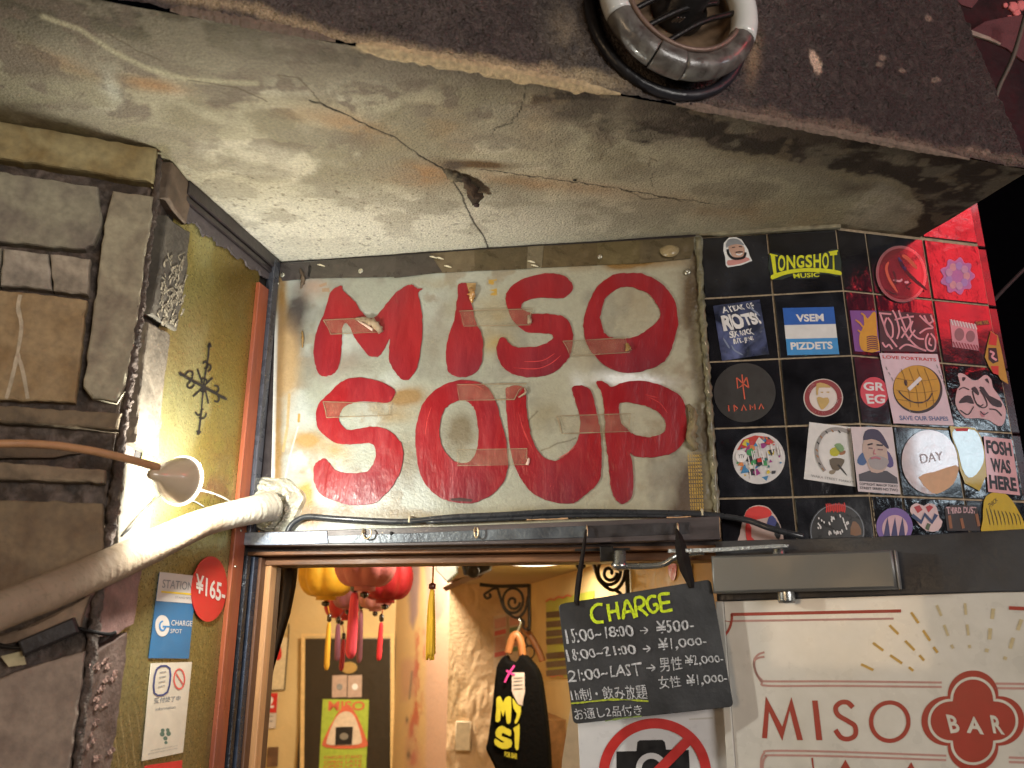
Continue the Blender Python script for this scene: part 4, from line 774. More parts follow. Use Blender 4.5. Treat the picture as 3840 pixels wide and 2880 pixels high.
def pcol(t, th):
    c = np.ones(t.shape+(3,))*np.array((.33, .25, .175)); n = fbm(t*30, np.cos(th)*3+5, 4, 72); n2 = fbm(t*200, np.sin(th)*5+5, 3, 73)
    c = mixc(c, (.34, .25, .17), sm(.5, .7, n)*.45); c = mixc(c, (.58, .55, .46), sm(.68, .76, t)*.9)
    rid = ((t*240+th/6.28) % 1); c = mixc(c, (.26, .21, .14), (rid < .35)*sm(.2, .3, t)*sm(.6, .5, t)*sm(.4, .6, n)*.55)
    c = mixc(c, (.2, .16, .1), sm(.66, .72, n2)*.4); fo = ((t*170+th/6.28) % 1); c = mixc(c, (.42, .38, .28), (fo > .82)*(t > .76)*.8); return c
wrap_tube('wrapped_pipe', pc, [.0165, .0172, .018, .0185, .0192, .0185, .0178, .0180, .0195, .0215], 72, 460, pcol, pb, M_wrap, pp)
M_foil = mat('crumpled_foil_putty', (.55, .52, .42), .38, .15, bump=2.2, bs=70, var=.12, vs=90, coat=.2)
fz = A.at(1030, 1893); vs = []; fs = []; NR, NS = 16, 60
for i in range(NR+1):
    r = i/NR
    for k in range(NS):
        th = 2*math.pi*k/NS; rx, ry = .049, .043; rad = r*(1+.05*math.sin(3*th+1)+.04*math.sin(7*th)); h = .020*(1-r**1.6)+.009+.014*(fbm(np.array(r*5+math.cos(th)*2+9), np.array(math.sin(th)*2+r*3+9), 4, 81)-.5)*2*(1 if i < NR else 0)
        if i == NR: h = .004
        vs.append(fz+A.u*rx*rad*math.cos(th)+A.v*ry*rad*math.sin(th)+A.n*float(h))
for i in range(NR):
    for k in range(NS): fs.append((i*NS+k, i*NS+(k+1) % NS, (i+1)*NS+(k+1) % NS, (i+1)*NS+k))
mesh('putty_collar', vs, fs, M_foil, pp, False)
tube('thin_wire', [D(455, 2010, .93), D(500, 1970, .94), D(560, 1900, .97), D(600, 1860, 1.0)], .0012, mat('dark_wire', (.03, .03, .03), .5), pp, seg=6)
tube('thin_wire', [L.at(680, 1870)+L.n*.002, L.at(720, 1880)+L.n*.003, L.at(760, 1900)+L.n*.002], .001, mat('grey_wire', (.35, .35, .35), .5), pp, seg=6)

# ============================================================ CLIP LAMP
lp = thing('clip_lamp', 'small lit clip lamp with cone shade on tan gooseneck before the brass wall', 'lamp', D(670, 1800, .97))
M_tan = mat('tan_gooseneck', (.46, .24, .11), .5, bump=.5, bs=200, var=.12)
tube('gooseneck', [D(-260, 1680, .74), D(0, 1664, .76), D(180, 1668, .79), D(330, 1688, .82), D(450, 1714, .845), D(540, 1738, .87), D(590, 1752, .89)], [.0039, .0039, .0042, .0046], M_tan, lp, seg=14)
M_sh = mat('white_enamel_shade', (.62, .50, .35), .22, var=.05, coat=.5)
apx = D(576, 1746, .885); cen = D(676, 1802, .93); ax = cen-apx; H_ = np.linalg.norm(ax); ax /= H_
ax = np.array([.27, .94, .03]); ax /= np.linalg.norm(ax); apx = cen-ax*H_
sh = lathe('shade', apx, ax, [(-.003, .0), (-.002, .005), (.010, .0072), (H_*.45, .0172), (H_*.85, .0254), (H_, .0268), (H_+.0012, .0272), (H_+.0005, .026), (H_*.85, .024), (H_*.45, .0155), (.012, .004)], M_sh, lp, seg=56)
lathe('bulb', cen-ax*.006, ax, [(0, .008), (.006, .0145), (.014, .0165), (.021, .012), (.024, 0)], mat('lit_bulb', (1.0, .97, .84), .3, emit=32, var=0), lp, seg=24)
lathe('rim_glow_ring', apx, ax, [(H_-.0005, .0266), (H_-.0008, .0286), (H_+.0025, .0290), (H_+.0030, .0268), (H_+.001, .0262)], mat('glowing_lip', (1, .98, .9), .25, var=.02, emit=2.2), lp, seg=56)  # added ring glows by itself to draw the shade's bright rim
def pt_light(name, loc, energy, col, r=.02, size=None, rot=None, par=None):
    l = bpy.data.lights.new(name, 'POINT'); l.energy = energy; l.color = col; l.shadow_soft_size = r
    o = bpy.data.objects.new(name, l); COL.objects.link(o); o.location = tuple(loc)
    if par is not None: o.parent = par; o.location = tuple(np.array(loc)-WL[par.name])
    return o
pt_light('clip_lamp_light', cen+ax*.030+np.array([.012, 0, .006]), LAMP['clip'], (1.0, 1.0, .90), .012, par=lp)

# ============================================================ TILED WALL
tw = thing('tiled_wall', 'wall of glossy black tiles with pale grout covered in stickers right of the sign', 'wall', A.P(.2, -.25))
M_tile = mat('black_glazed_tile', (.012, .012, .015), .12, var=.6, bump=.9, bs=30, spec=.6, coat=.6, vs=20)
M_tile2 = mat('scuffed_black_tile', (.016, .017, .022), .16, var=.5, bump=.4, bs=30, spec=.6, coat=.5, vs=30)
M_grout = mat('grout', (.40, .31, .21), .85, bump=1, bs=260, var=.3, vs=120)
gj = .0027; HT = .5786
box('grout', A, .0, .2, -.62, .003, -.02, -.0015, M_grout, tw); 
bw = .0498; Bu = [0, bw, bw+.1, bw+.2]
box('grout', B, .0, Bu[3]+.001, -.62, .0035, -.02, -.0015, M_grout, tw)
box('grout', B, Bu[2]-.03, Bu[3]+.0005, .0036, .13, -.02, -.0015, M_grout, tw)
box('lower_wall', A, .0, .2, -2.32, -.622, -.02, -.0015, mat('dark_lower_wall', (.04, .035, .03), .8, bump=1), tw); box('lower_wall', B, 0, Bu[3]+.018, -2.32, -.622, -.02, -.0015, mat('dark_lower_wall'), tw)
def tile(pl, u0, u1, v0, v1, k=0):
    g = gj*.5; j = [rng.normal(0, .00035) for _ in range(4)]
    o = box('tile', pl, u0+g, u1-g, v0+g, v1-g, -.006, .0012+rng.normal(0, .0002), M_tile if k % 3 else M_tile2, tw, .0009)
    o.rotation_euler = (rng.normal(0, .002), rng.normal(0, .002), rng.normal(0, .002))
k = 0
for j in range(6):
    for i in range(2): tile(A, i*.1, (i+1)*.1, -(j+1)*.1, -j*.1, k); k += 1
    for i in range(3): tile(B, Bu[i], Bu[i+1], -(j+1)*.1, -j*.1, k); k += 1
tile(B, Bu[2], Bu[3], .003, .1, 1)
for j in range(-1, 6): box('edge_tile', Plane(B.P(Bu[3]+.001, 0), np.cross(B.n, (0, 0, -1))*1.0) if False else B, Bu[3]+.0015, Bu[3]+.019, -(j+1)*.1+.001, -j*.1-.001, -.02, -.004, mat('dark_maroon_trim', (.04, .016, .02), .25, coat=.4, var=.3), tw, .002)
fq('ledge', A, [(2622, 868), (2870, 846), (3010, 832), (3150, 826), (3150, 862), (2870, 878), (2624, 892)], .0012, .006, mat('plaster_ledge', (.30, .27, .18), .7, bump=1.5, bs=120, var=.25, var2=(.18, .15, .1), v2s=50), tw, .001)
ribbon('ledge_edge', A, [(2628, 866), (2750, 850), (2870, 840), (3010, 824), (3150, 824)], 12, .0075, mat('ledge_light', (.42, .38, .26), .7, bump=1), tw, wob=.25)
fill('putty_blob', A, [(2600, 905), (2618, 892), (2634, 905), (2632, 960), (2624, 990), (2606, 960)], .006, .003, mat('grey_putty', (.22, .21, .16), .6, bump=1.5), tw, 3)
ST = dict(w=.0016, t=.0003)
def stk(name, label, pl, quad, col, cat='sticker', **kw):
    kw.setdefault('w', .0016); kw.setdefault('group', 'stickers on the tiled wall'); kw.setdefault('t', .0003); return sticker(name, label, pl, quad, col, cat=cat, **kw)
W1, W2, W3 = .0021, .0024, .0027
def r1(pts): return [(2560+.39192*x, 800+.39192*y) for x, y in pts]
def r2(pts): return [(3140+.42194*x, 750+.42194*y) for x, y in pts]
def r3(pts): return [(2600+.4520*x, 1300+.4520*y) for x, y in pts]
def r4b(pts): return [(3140+.42194*x, 1400+.42194*y) for x, y in pts]
def C_(n, c=(.5,.5,.5), r=.5): return mat(n, c, r, var=.08, vs=90)
skin = C_('print_skin', (.50, .30, .23)); P_black = C_('print_black', (.012, .012, .014), .35); P_w = C_('sticker_white', (.72, .70, .70)); P_pink = C_('print_pink', (.70, .33, .38))
# 1 smiling face cut-out
s = stk('face_sticker', 'die cut sticker of a smiling bearded face in a grey knit cap, top left tile', A, None, (.75, .75, .75), loops=r1([(440, 238), (510, 232), (560, 255), (590, 300), (622, 350), (640, 410), (664, 458), (560, 500), (430, 522), (412, 500), (405, 420), (388, 360), (392, 290)]))
fill('cap', A, r1([(412, 300), (440, 256), (500, 248), (548, 268), (585, 312), (520, 300), (440, 320), (420, 336)]), W1, .0002, C_('print_cap_grey', (.24, .25, .27)), s, 3)
fill('face', A, r1([(440, 318), (520, 302), (580, 322), (592, 372), (575, 420), (530, 440), (480, 420), (450, 370)]), W1, .0002, skin, s, 3)
ribbon('beard', A, r1([(428, 350), (440, 400), (480, 436), (540, 440), (585, 425), (600, 380)]), 9, W2, P_black, s, taper=False); ribbon('brow', A, r1([(470, 335), (500, 330)]), 3, W2, P_black, s); ribbon('brow', A, r1([(535, 325), (565, 328)]), 3, W2, P_black, s)
ribbon('smile', A, r1([(510, 395), (540, 404), (570, 388)]), 5, W2, P_w, s); ribbon('moustache', A, r1([(505, 382), (535, 376), (575, 378)]), 4, W3, P_black, s); fill('shirt', A, r1([(430, 455), (520, 452), (600, 425), (640, 452), (540, 490), (435, 505)]), W1, .0002, C_('print_salmon', (.55, .24, .22)), s, 2)
# 2 longshot music
s = thing('longshot_sticker', 'black and yellow curved LONGSHOT MUSIC sticker across the second tile of the top row', 'sticker', A.at(3015, 985))
fill('backing', A, r1([(825, 385), (980, 415), (1160, 415), (1340, 385), (1490, 348), (1512, 600), (1400, 590), (1300, 590), (1290, 625), (1080, 635), (1040, 605), (850, 645)]), .0016, .0003, C_('sticker_black_green', (.012, .022, .015)), s, 2)
PY = C_('print_bright_yellow', (.66, .66, .012))
xs = [842, 902, 985, 1080, 1165, 1242, 1325, 1400, 1480]
def topy(x): return 400+22*math.sin((x-842)/640*math.pi)-.055*(x-842)
def boty(x): return 588-50*math.sin((x-842)/640*math.pi)-.04*(x-842)
for ch, x0, x1 in zip('LONGSHOT', xs[:-1], xs[1:]):
    if ch == 'L': q = [(830, 392), (892, 408), (905, 585), (860, 600)]; text('letter', A, 'I', r1([(838, 395), (880, 405), (898, 585), (868, 590)]), W1, PY, s, .03); ribbon('letter', A, r1([(830, 396), (905, 414)]), 5, W1, PY, s, n=0); continue
    q = r1([(x0+6, topy(x0)), (x1-6, topy(x1)), (x1-4, boty(x1)), (x0+8, boty(x0))]); text('letter', A, ch, q, W1, PY, s, .028)
ribbon('serif', A, r1([(1395, 382), (1482, 366)]), 6, W2, PY, s, n=0)
fill('underline_arc', A, r1([(846, 598), (950, 562), (1060, 540), (1180, 530), (1300, 532), (1400, 540), (1508, 560), (1508, 598), (1400, 578), (1280, 568), (1180, 566), (1060, 576), (950, 602), (852, 640)]), W1, .0002, PY, s, 2)
text('lettering', A, 'MUSIC', r1([(1052, 582), (1308, 570), (1305, 612), (1062, 628)]), W1, PY, s, .02)
# 3 dark blue poster sticker
q = r1([(290, 890), (735, 830), (825, 1350), (375, 1415)]); s = stk('band_sticker', 'crinkled dark blue poster sticker with jagged white lettering, left column second row', A, q, (.03, .04, .09), m=mat('blue_photo_print', (.02, .025, .05), .3, var=.4, vs=40, bump=1, bs=60, coat=.5, var2=(.09, .11, .24), v2s=28))
for t_, tx, a, b, bd in ((.04, 'A YEAR OF', .2, .85, .02), (.2, 'RIOTS!', .12, .93, .05), (.5, 'SEX ROCK', .25, .75, .03), (.64, 'INT. JPN!', .3, .72, .03)):
    text('lettering', A, tx, sub(q, a, b, t_, t_+(.26 if bd > .04 else .11)), W1, P_w, s, bd, jit=.35, shear=-.2)
ribbon('streak', A, [[bil(q, .25, .75), bil(q, .3, .85), bil(q, .45, .95)], [bil(q, .75, .1), bil(q, .95, .3)], [bil(q, .1, .6), bil(q, .2, .8)]], 6, W1, C_('print_haze', (.2, .24, .36)), s, taper=True)
# 4 flag sticker
q = r1([(955, 912), (1442, 900), (1495, 1352), (1000, 1362)]); s = stk('stripe_sticker', 'blue white and light blue striped sticker reading VSEM PIZDETS', A, q, (.70, .70, .70))
fill('blue_stripe', A, sub(q, 0, 1, 0, .36), W1, .0002, C_('print_royal', (.012, .10, .44)), s); fill('light_blue_stripe', A, sub(q, 0, 1, .655, 1), W1, .0002, C_('print_sky', (.04, .26, .60)), s)
text('lettering', A, 'VSEM', sub(q, .24, .78, .14, .30), W2, P_w, s, .035); text('lettering', A, 'PIZDETS', sub(q, .08, .89, .73, .89), W2, P_w, s, .035)
# 5 idama
s = stk('idama_sticker', 'dark grey round IDAMA sticker with thin red rune on the third row left tile', A, None, (.025, .022, .020), loops=circ(2792, 1474, 116, 111, 60), rough=.6)
PO = C_('print_orange_red', (.60, .10, .05))
ribbon('rune', A, [r3([(402, 235), (412, 340), (425, 440)]), r3([(358, 262), (366, 350), (400, 330), (440, 258)]), r3([(358, 262), (400, 300), (458, 345)]), r3([(440, 258), (458, 345)])], 4.5, W1, PO, s, n=0)
for i, sg in enumerate(([[(290, 490), (295, 540)]], [[(335, 488), (340, 540), (365, 515), (335, 488)]], [[(398, 535), (415, 488), (438, 532)]], [[(472, 528), (468, 485), (490, 510), (506, 480), (512, 525)]], [[(543, 522), (560, 478), (582, 520)]])): ribbon('lettering', A, [r3(p) for p in sg], 4.5, W1, PO, s, n=0)
# 6 round barber-like portrait
s = stk('portrait_badge', 'round maroon ringed badge sticker with ochre bearded portrait, third row second tile', A, None, (.70, .62, .58), loops=circ(3086, 1493, 74, 71, 50))
ribbon('ring', A, circ(3086, 1493, 61, 59, 50), 18, W1, C_('print_maroon', (.26, .03, .035)), s, closed=True, n=0); text('lettering', A, 'WAKAYAMA', [(3040, 1548), (3100, 1562), (3098, 1548), (3044, 1536)][::1], W2, P_w, s); text('lettering', A, 'BARBER', [(3030, 1470), (3044, 1436), (3054, 1443), (3040, 1476)], W2, C_('print_rose', (.6, .25, .28)), s); text('lettering', A, 'KUMAMI', [(3120, 1548), (3146, 1500), (3136, 1494), (3112, 1540)], W2, P_w, s)
for pl_ in ([(1020, 310), (1080, 308), (1130, 330), (1128, 345), (1040, 345), (1032, 400), (1018, 400)], [(1050, 380), (1075, 378), (1070, 390)], [(1095, 380), (1125, 376), (1120, 388)], [(1022, 430), (1045, 420), (1075, 430), (1110, 425), (1125, 460), (1090, 510), (1060, 525), (1035, 480)]): fill('portrait', A, r3(pl_), W2, .0001, C_('print_ochre', (.52, .35, .12)), s, 2)
# 7 colourful collage
s = stk('collage_badge', 'round collage sticker crowded with colourful scraps and white scribbles, fourth row left tile', A, None, (.62, .60, .60), loops=circ(2845, 1720, 98, 96, 60))
cl = [(.5, .04, .03), (.04, .2, .4), (.05, .3, .1), (.6, .45, .04), (.3, .03, .2), (.65, .62, .58), (.03, .03, .04), (.6, .2, .05), (.02, .15, .15), (.5, .05, .06)]
fill('scrap', A, [(2762, 1690), (2785, 1650), (2830, 1634), (2880, 1640), (2905, 1660), (2850, 1668), (2800, 1680)], W1, .0001, C_('scrap_0', cl[0]), s, 1)
for k in range(60):
    a_, r_ = rng.uniform(0, 6.28), 84*math.sqrt(rng.uniform(0, 1)); cx, cy = 2845+r_*math.cos(a_), 1720+r_*math.sin(a_)*.97; ci = rng.integers(1, 10); n_ = rng.integers(3, 6); z = rng.uniform(9, 24)
    if math.hypot(cx-2845, cy-1720)+z > 95: z = 6
    pts = [(cx+z*rng.uniform(.5, 1)*math.cos(6.28*j/n_+a_), cy+z*rng.uniform(.5, 1)*math.sin(6.28*j/n_+a_)) for j in range(n_)]
    fill('scrap', A, pts, W1+.00002*k+.0001, .0001, C_('scrap_%d' % ci, cl[ci]), s)
for k in range(16):
    x, y = 2845+rng.normal(10, 36), 1722+rng.normal(0, 30); ribbon('scribble', A, [(x-4, y-20), (x, y), (x+3, y+16)], 4, .0040, P_w, s, taper=True, n=3)
fill('eye', A, circ(2779, 1714, 22, 22), .0039, .0001, P_w, s); text('lettering', A, 'YTV', [(2768, 1706), (2790, 1706), (2790, 1720), (2768, 1720)], .0042, P_black, s); fill('mouth', A, [(2835, 1722), (2860, 1716), (2862, 1740), (2846, 1752), (2834, 1740)], .0040, .0001, P_black, s); fill('mouth', A, [(2838, 1722), (2858, 1718), (2856, 1734), (2840, 1736)], .0042, .0001, P_red, s)
# 8 white frog-like ring card
q = r3([(960, 628), (1302, 670), (1345, 1165), (915, 1100)]); s = stk('ring_card_sticker', 'tilted white square sticker with a grey ring and small green brown figure', A, q, (.70, .68, .67), t=.0004)
ribbon('ring', A, [(3053+t_, y_) for t_, y_ in ((38, 1768), (18, 1735), (8, 1700), (12, 1665), (32, 1630), (62, 1612), (100, 1612), (130, 1624))], 14, .0023, C_('print_dim_grey', (.30, .28, .27)), s)
for k in range(9): x, y = ((3062, 1690), (3066, 1662), (3078, 1640), (3098, 1622), (3120, 1617), (3146, 1620), (3064, 1712), (3072, 1740), (3084, 1760))[k]; ribbon('ring_mark', A, [(x-4, y-4), (x+4, y+5)], 4, .0026, P_black if k % 2 else C_('print_rust', (.35, .15, .05)), s)
for c_, pts in (((.45, .42, .02), [(1130, 860), (1180, 835), (1215, 870), (1190, 910), (1140, 905)]), ((.2, .33, .15), [(1165, 820), (1215, 805), (1250, 850), (1215, 880)]), ((.3, .12, .05), [(1215, 870), (1258, 865), (1250, 895), (1210, 900)]), ((.12, .09, .06), [(1125, 940), (1185, 925), (1250, 940), (1235, 985), (1200, 1030), (1150, 1020)]), ((.25, .2, .14), [(1130, 1030), (1180, 1028), (1160, 1060), (1125, 1055)]), ((.04, .04, .04), [(1190, 985), (1215, 990), (1268, 1062), (1262, 1066)])): fill('figure', A, r3(pts), .0023, .0001, C_('fig_%d' % int(c_[0]*100+c_[1]*1000), c_), s, 2)
text('lettering', A, 'WAKA STREET MARKET', r3([(975, 1062), (1330, 1120), (1330, 1138), (975, 1082)]), .0023, P_grey, s)
# 9 bearded man in hat  (on the turned wall)
q = r4b([(110, 478), (478, 482), (552, 1078), (176, 1052)]); s = stk('beanie_portrait_sticker', 'upright sticker with drawn portrait of a grey bearded man in a navy beanie', B, q, (.62, .55, .56), w=.0020)
BW = .0026
fill('coat', B, r4b([(180, 900), (290, 862), (430, 870), (520, 930), (528, 985), (185, 960)]), BW, .0001, C_('print_charcoal', (.06, .065, .08)), s)
fill('hair', B, r4b([(180, 740), (235, 700), (250, 790), (215, 822), (168, 800)]), BW, .0001, C_('print_bluehair', (.05, .12, .28)), s, 2); fill('hair', B, r4b([(430, 690), (480, 760), (485, 830), (430, 830)]), BW, .0001, C_('print_bluehair2', (.08, .07, .22)), s, 2)
fill('face', B, r4b([(225, 600), (320, 590), (420, 610), (430, 700), (440, 800), (390, 880), (290, 880), (250, 790), (215, 700)]), BW+.0002, .0001, C_('print_pale_skin', (.50, .38, .32)), s, 2)
fill('beard', B, r4b([(262, 770), (300, 742), (350, 736), (425, 760), (445, 800), (390, 858), (330, 858), (280, 830)]), BW+.0004, .0001, C_('print_greybeard', (.34, .32, .32)), s, 2)
fill('beanie', B, r4b([(220, 598), (236, 520), (290, 498), (350, 510), (395, 560), (445, 660), (428, 670), (360, 610), (290, 588)]), BW+.0004, .0001, C_('print_navybeanie', (.035, .035, .08)), s, 2)
for p in (([(255, 640), (300, 630)]), ([(335, 640), (390, 645)])): ribbon('brow', B, r4b(p), 6, BW+.0006, P_black, s)
for p in (([(265, 668), (300, 672)]), ([(345, 680), (390, 684)])): ribbon('eye', B, r4b(p), 5, BW+.0006, C_('print_eye', (.2, .12, .14)), s)
ribbon('mouth', B, r4b([(285, 762), (325, 752), (370, 765)]), 8, BW+.0008, C_('print_lip', (.45, .16, .2)), s); ribbon('nose', B, r4b([(318, 680), (310, 715), (330, 722)]), 4, BW+.0006, C_('print_lip'), s)
for t_ in (.86, .92): text('lettering', B, 'COPYRIGHT MAN OF TOKYO' if t_ < .9 else 'STREET SERIES NO TWO', sub(q, .05, .95, t_, t_+.04), BW, P_black, s, .02)
# 10 red cap sticker (generic)
s = stk('red_top_sticker', 'rounded sticker split in red, cream and navy fields, half hidden by the black cable', A, None, (.55, .42, .38), loops=r3([(440, 1360), (520, 1318), (610, 1330), (660, 1380), (700, 1440), (730, 1520), (720, 1640), (390, 1640), (385, 1560), (400, 1480)]), sn=3)
fill('red_field', A, r3([(425, 1400), (460, 1345), (540, 1325), (620, 1345), (650, 1390), (610, 1420), (500, 1440), (440, 1450)]), W1, .0002, C_('print_red2', (.60, .03, .025)), s, 2); fill('navy_field', A, r3([(640, 1400), (680, 1430), (700, 1490), (680, 1540), (620, 1500), (612, 1450)]), W1, .0002, C_('print_navy2', (.04, .05, .22)), s, 2)
fill('red_field', A, r3([(440, 1460), (480, 1500), (480, 1580), (540, 1640), (460, 1640), (430, 1540)]), W2, .0002, C_('print_red2'), s, 2); fill('black_edge', A, r3([(690, 1450), (725, 1520), (710, 1600), (670, 1560)]), W1, .0002, P_black, s, 2)
# 11 black round w/ red scribble
s = stk('black_round_sticker', 'large black round sticker with white grimace and red scribbled crown above the door leaf', A, None, (.02, .018, .018), loops=circ(3138, 1992, 104, 104, 60), rough=.3)
ribbon('rim', A, circ(3138, 1992, 99, 99, 50), 3, W1, C_('print_silver', (.2, .22, .26)), s, closed=True, n=0)
for k in range(11): x = 1098+k*15; ribbon('red_scribble', A, r3([(x, 1300+rng.uniform(-6, 10)), (x+6, 1340), (x+2, 1375+rng.uniform(-8, 8))]), 5, W2, C_('print_red2'), s, taper=True)
for k in range(26): x, y = rng.uniform(1120, 1290), rng.uniform(1405, 1570); ribbon('white_scribble', A, r3([(x-4, y-14), (x+2, y+2), (x+5, y+14)]), 5, W2, P_w, s, taper=True, n=3) if not (1150 < x < 1240 and 1480 < y < 1520) else None
fill('brown_field', A, r3([(1320, 1450), (1370, 1480), (1390, 1560), (1300, 1560)]), W1, .0001, C_('print_brownie', (.2, .1, .05)), s, 2)
for k in range(8): x, y = rng.uniform(1030, 1085), rng.uniform(1420, 1510); ribbon('white_scribble', A, r3([(x, y-10), (x+5, y+10)]), 5, W2, P_w, s, taper=True, n=3)
# ---- turned wall stickers
s = stk('red_name_badge', 'round red sticker with white letters GR EG partly under the smiley poster', B, None, (.62, .05, .08), loops=circ(3276, 1473, 52, 58, 44, -15))
text('lettering', B, 'GR', [(3232, 1434), (3314, 1436), (3314, 1468), (3236, 1466)], W1, P_w, s, .03); text('lettering', B, 'EG', [(3242, 1478), (3318, 1482), (3314, 1514), (3250, 1516)], W1, P_w, s, .03)
q = [(3293, 1326), (3510, 1330), (3572, 1597), (3347, 1589)]; s = stk('smiley_poster_sticker', 'pink bordered poster sticker with an orange winking smiley face, largest on the tiles', B, q, (.66, .52, .58), w=.0024)
fill('shadow_disc', B, circ(3436, 1462, 93, 90, 60, 20), .003, .0001, P_black, s); fill('smiley_disc', B, circ(3432, 1458, 87, 85, 60, 20), .0033, .0002, C_('print_orange', (.55, .29, .03)), s)
fill('eye', B, circ(3390, 1438, 6, 12, 20, -10), .0037, .0001, P_black, s); fill('eye', B, circ(3434, 1438, 5, 10, 20, -10), .0037, .0001, P_black, s); ribbon('plaster', B, [(3400, 1464), (3446, 1420)], 14, .0039, P_w, s, n=0)
ribbon('smile', B, r4b([(530, 165), (570, 210), (640, 255), (720, 268), (790, 240), (828, 180)]), 5, .0037, P_black, s); 
for a_ in (-40, -10, 20, 48): ribbon('grid_line', B, [(3432+a_-20, 1385), (3432+a_+6, 1458), (3432+a_+16, 1530)], 1.6, .0037, C_('print_brownline', (.2, .1, .02)), s)
for b_ in (-34, 10, 44): ribbon('grid_line', B, [(3352, 1455+b_), (3432, 1466+b_), (3508, 1458+b_)], 1.6, .0038, C_('print_brownline'), s)
text('lettering', B, 'SAVE OUR SHAPES', [(3366, 1560), (3548, 1564), (3552, 1580), (3370, 1578)], .003, C_('print_slate', (.12, .16, .3)), s, .03); text('lettering', B, 'LOVE PORTRAITS', [(3304, 1334), (3504, 1346), (3506, 1358), (3306, 1346)], .003, P_red, s, .02)
ribbon('side_script', B, [[(3316+i*11, 1378+i*20), (3322+i*11, 1390+i*20)] for i in range(9)]+[[(3506+i*8, 1370+i*20), (3512+i*8, 1384+i*20)] for i in range(9)], 3, .003, P_grey, s, n=0)
ring_s = thing('glass_ring_sticker', 'glossy clear domed round sticker with red and black drawing at the upper right', 'sticker', B.at(3374, 1031))
fill('dome', B, circ(3374, 1031, 94, 106, 64, -12), .0016, .0016, mat('clear_dome', (.35, .06, .07), .06, alpha=.55, coat=1, spec=.8, var=.1), ring_s, 0, .0007)
ribbon('rim', B, circ(3374, 1031, 89, 101, 64, -12), 10, .0034, mat('pale_rim', (.68, .42, .44), .2, coat=.8), ring_s, closed=True, n=0)
for p, wd, m_ in ((r2([(520, 520), (580, 620), (660, 710), (780, 810)]), 12, P_black), (r2([(440, 560), (420, 620), (450, 720), (520, 830)]), 10, PO), (r2([(560, 500), (620, 540), (690, 620)]), 14, PO), (r2([(480, 640), (500, 700), (500, 760)]), 8, P_black), (r2([(530, 520), (570, 600), (600, 640)]), 9, C_('print_navy2')), (r2([(480, 720), (540, 730), (560, 710)]), 8, P_pink), (r2([(580, 740), (620, 740)]), 9, P_pink), (r2([(640, 740), (600, 780), (630, 800)]), 5, P_black), (r2([(400, 800), (480, 840), (520, 850)]), 6, P_black)): ribbon('drawing', B, p, wd, .0037, m_, ring_s, taper=True)
s = stk('purple_flower_sticker', 'lilac and pink scalloped blob sticker on the red lit top right tile', B, None, (.38, .17, .42), loops=[(3587+(58+7*math.cos(9*t))*math.cos(t)*1.02, 1037+(64+7*math.cos(9*t))*math.sin(t)) for t in np.linspace(0, 6.283, 72, endpoint=False)])
for k in range(9): a_ = 6.28*k/9; fill('petal', B, circ(3587+34*math.cos(a_), 1037+38*math.sin(a_), 13, 15, 14), W1+.0002*(k % 3), .0001, C_('petal_%d' % (k % 3), ((.66, .3, .36), (.42, .24, .55), (.58, .3, .46))[k % 3]), s)
q = [(3184, 1166), (3283, 1167), (3297, 1322), (3203, 1319)]; s = stk('worm_sticker', 'purple and orange sticker of a striped horned worm beside the pink scrawl', B, q, (.17, .06, .28))
fill('body', B, r2([(190, 1200), (230, 1110), (220, 1010), (260, 1060), (300, 1010), (335, 1010), (345, 1200), (366, 1345), (230, 1350), (190, 1290)]), W1, .0002, C_('print_orange2', (.62, .30, .02)), s, 2)
for k in range(7): ribbon('stripe', B, r2([(250+k*1, 1225+k*19), (300, 1215+k*18), (345+k*2, 1225+k*18)]), 4.5, W2, C_('print_wine', (.15, .03, .04)), s)
for p in ([(150, 1070), (190, 1100), (220, 1140)], [(170, 1160), (200, 1180), (240, 1180)], [(200, 1010), (240, 1040)]): ribbon('horn', B, r2(p), 6, W2, C_('print_orange2'), s, taper=True)
q = [(3290, 1166), (3492, 1178), (3512, 1322), (3300, 1318)]; s = stk('pink_tag_sticker', 'black sticker filled edge to edge with bubblegum pink graffiti scrawl', B, q, (.03, .012, .018))
for p in ([(360, 1010), (470, 1020)], [(370, 1010), (400, 1100), (440, 1200), (520, 1310)], [(430, 1050), (410, 1120), (440, 1210), (480, 1220), (480, 1120), (440, 1050)], [(480, 985), (510, 1040), (540, 1160), (520, 1240)], [(535, 985), (560, 1060), (600, 1160)], [(500, 1070), (580, 1050), (670, 1040)], [(560, 1130), (620, 1230), (700, 1310), (760, 1340)], [(610, 1020), (640, 1100), (560, 1230)], [(660, 1080), (640, 1160), (700, 1230), (760, 1240)], [(720, 1030), (780, 1090), (840, 1140), (780, 1150), (720, 1190)], [(760, 1030), (800, 1100), (840, 1080)], [(800, 1190), (775, 1250), (790, 1330), (850, 1340), (860, 1250), (820, 1190)], [(815, 1230), (805, 1280), (830, 1300)], [(390, 1270), (420, 1310), (450, 1290), (480, 1330)], [(540, 1330), (600, 1290), (680, 1310), (780, 1345)], [(820, 1025), (845, 1090)], [(680, 1160), (620, 1250)]): ribbon('scrawl', B, r2(p), 6.5, W1, P_pink, s, n=4)
q = [(3558, 1199), (3657, 1218), (3669, 1317), (3570, 1303)]; s = stk('pink_square_sticker', 'small square pink and white striped sticker under the red lit tile', B, q, (.60, .28, .33))
for k in range(9): ribbon('stripe', B, [bil(q, k/9+.04, .0), bil(q, k/9+.1, .2)], 4, W1, P_w, s, n=0); ribbon('stripe', B, [bil(q, k/9+.02, .8), bil(q, k/9+.1, 1)], 4, W1, C_('print_dkred', (.3, .03, .05)), s, n=0)
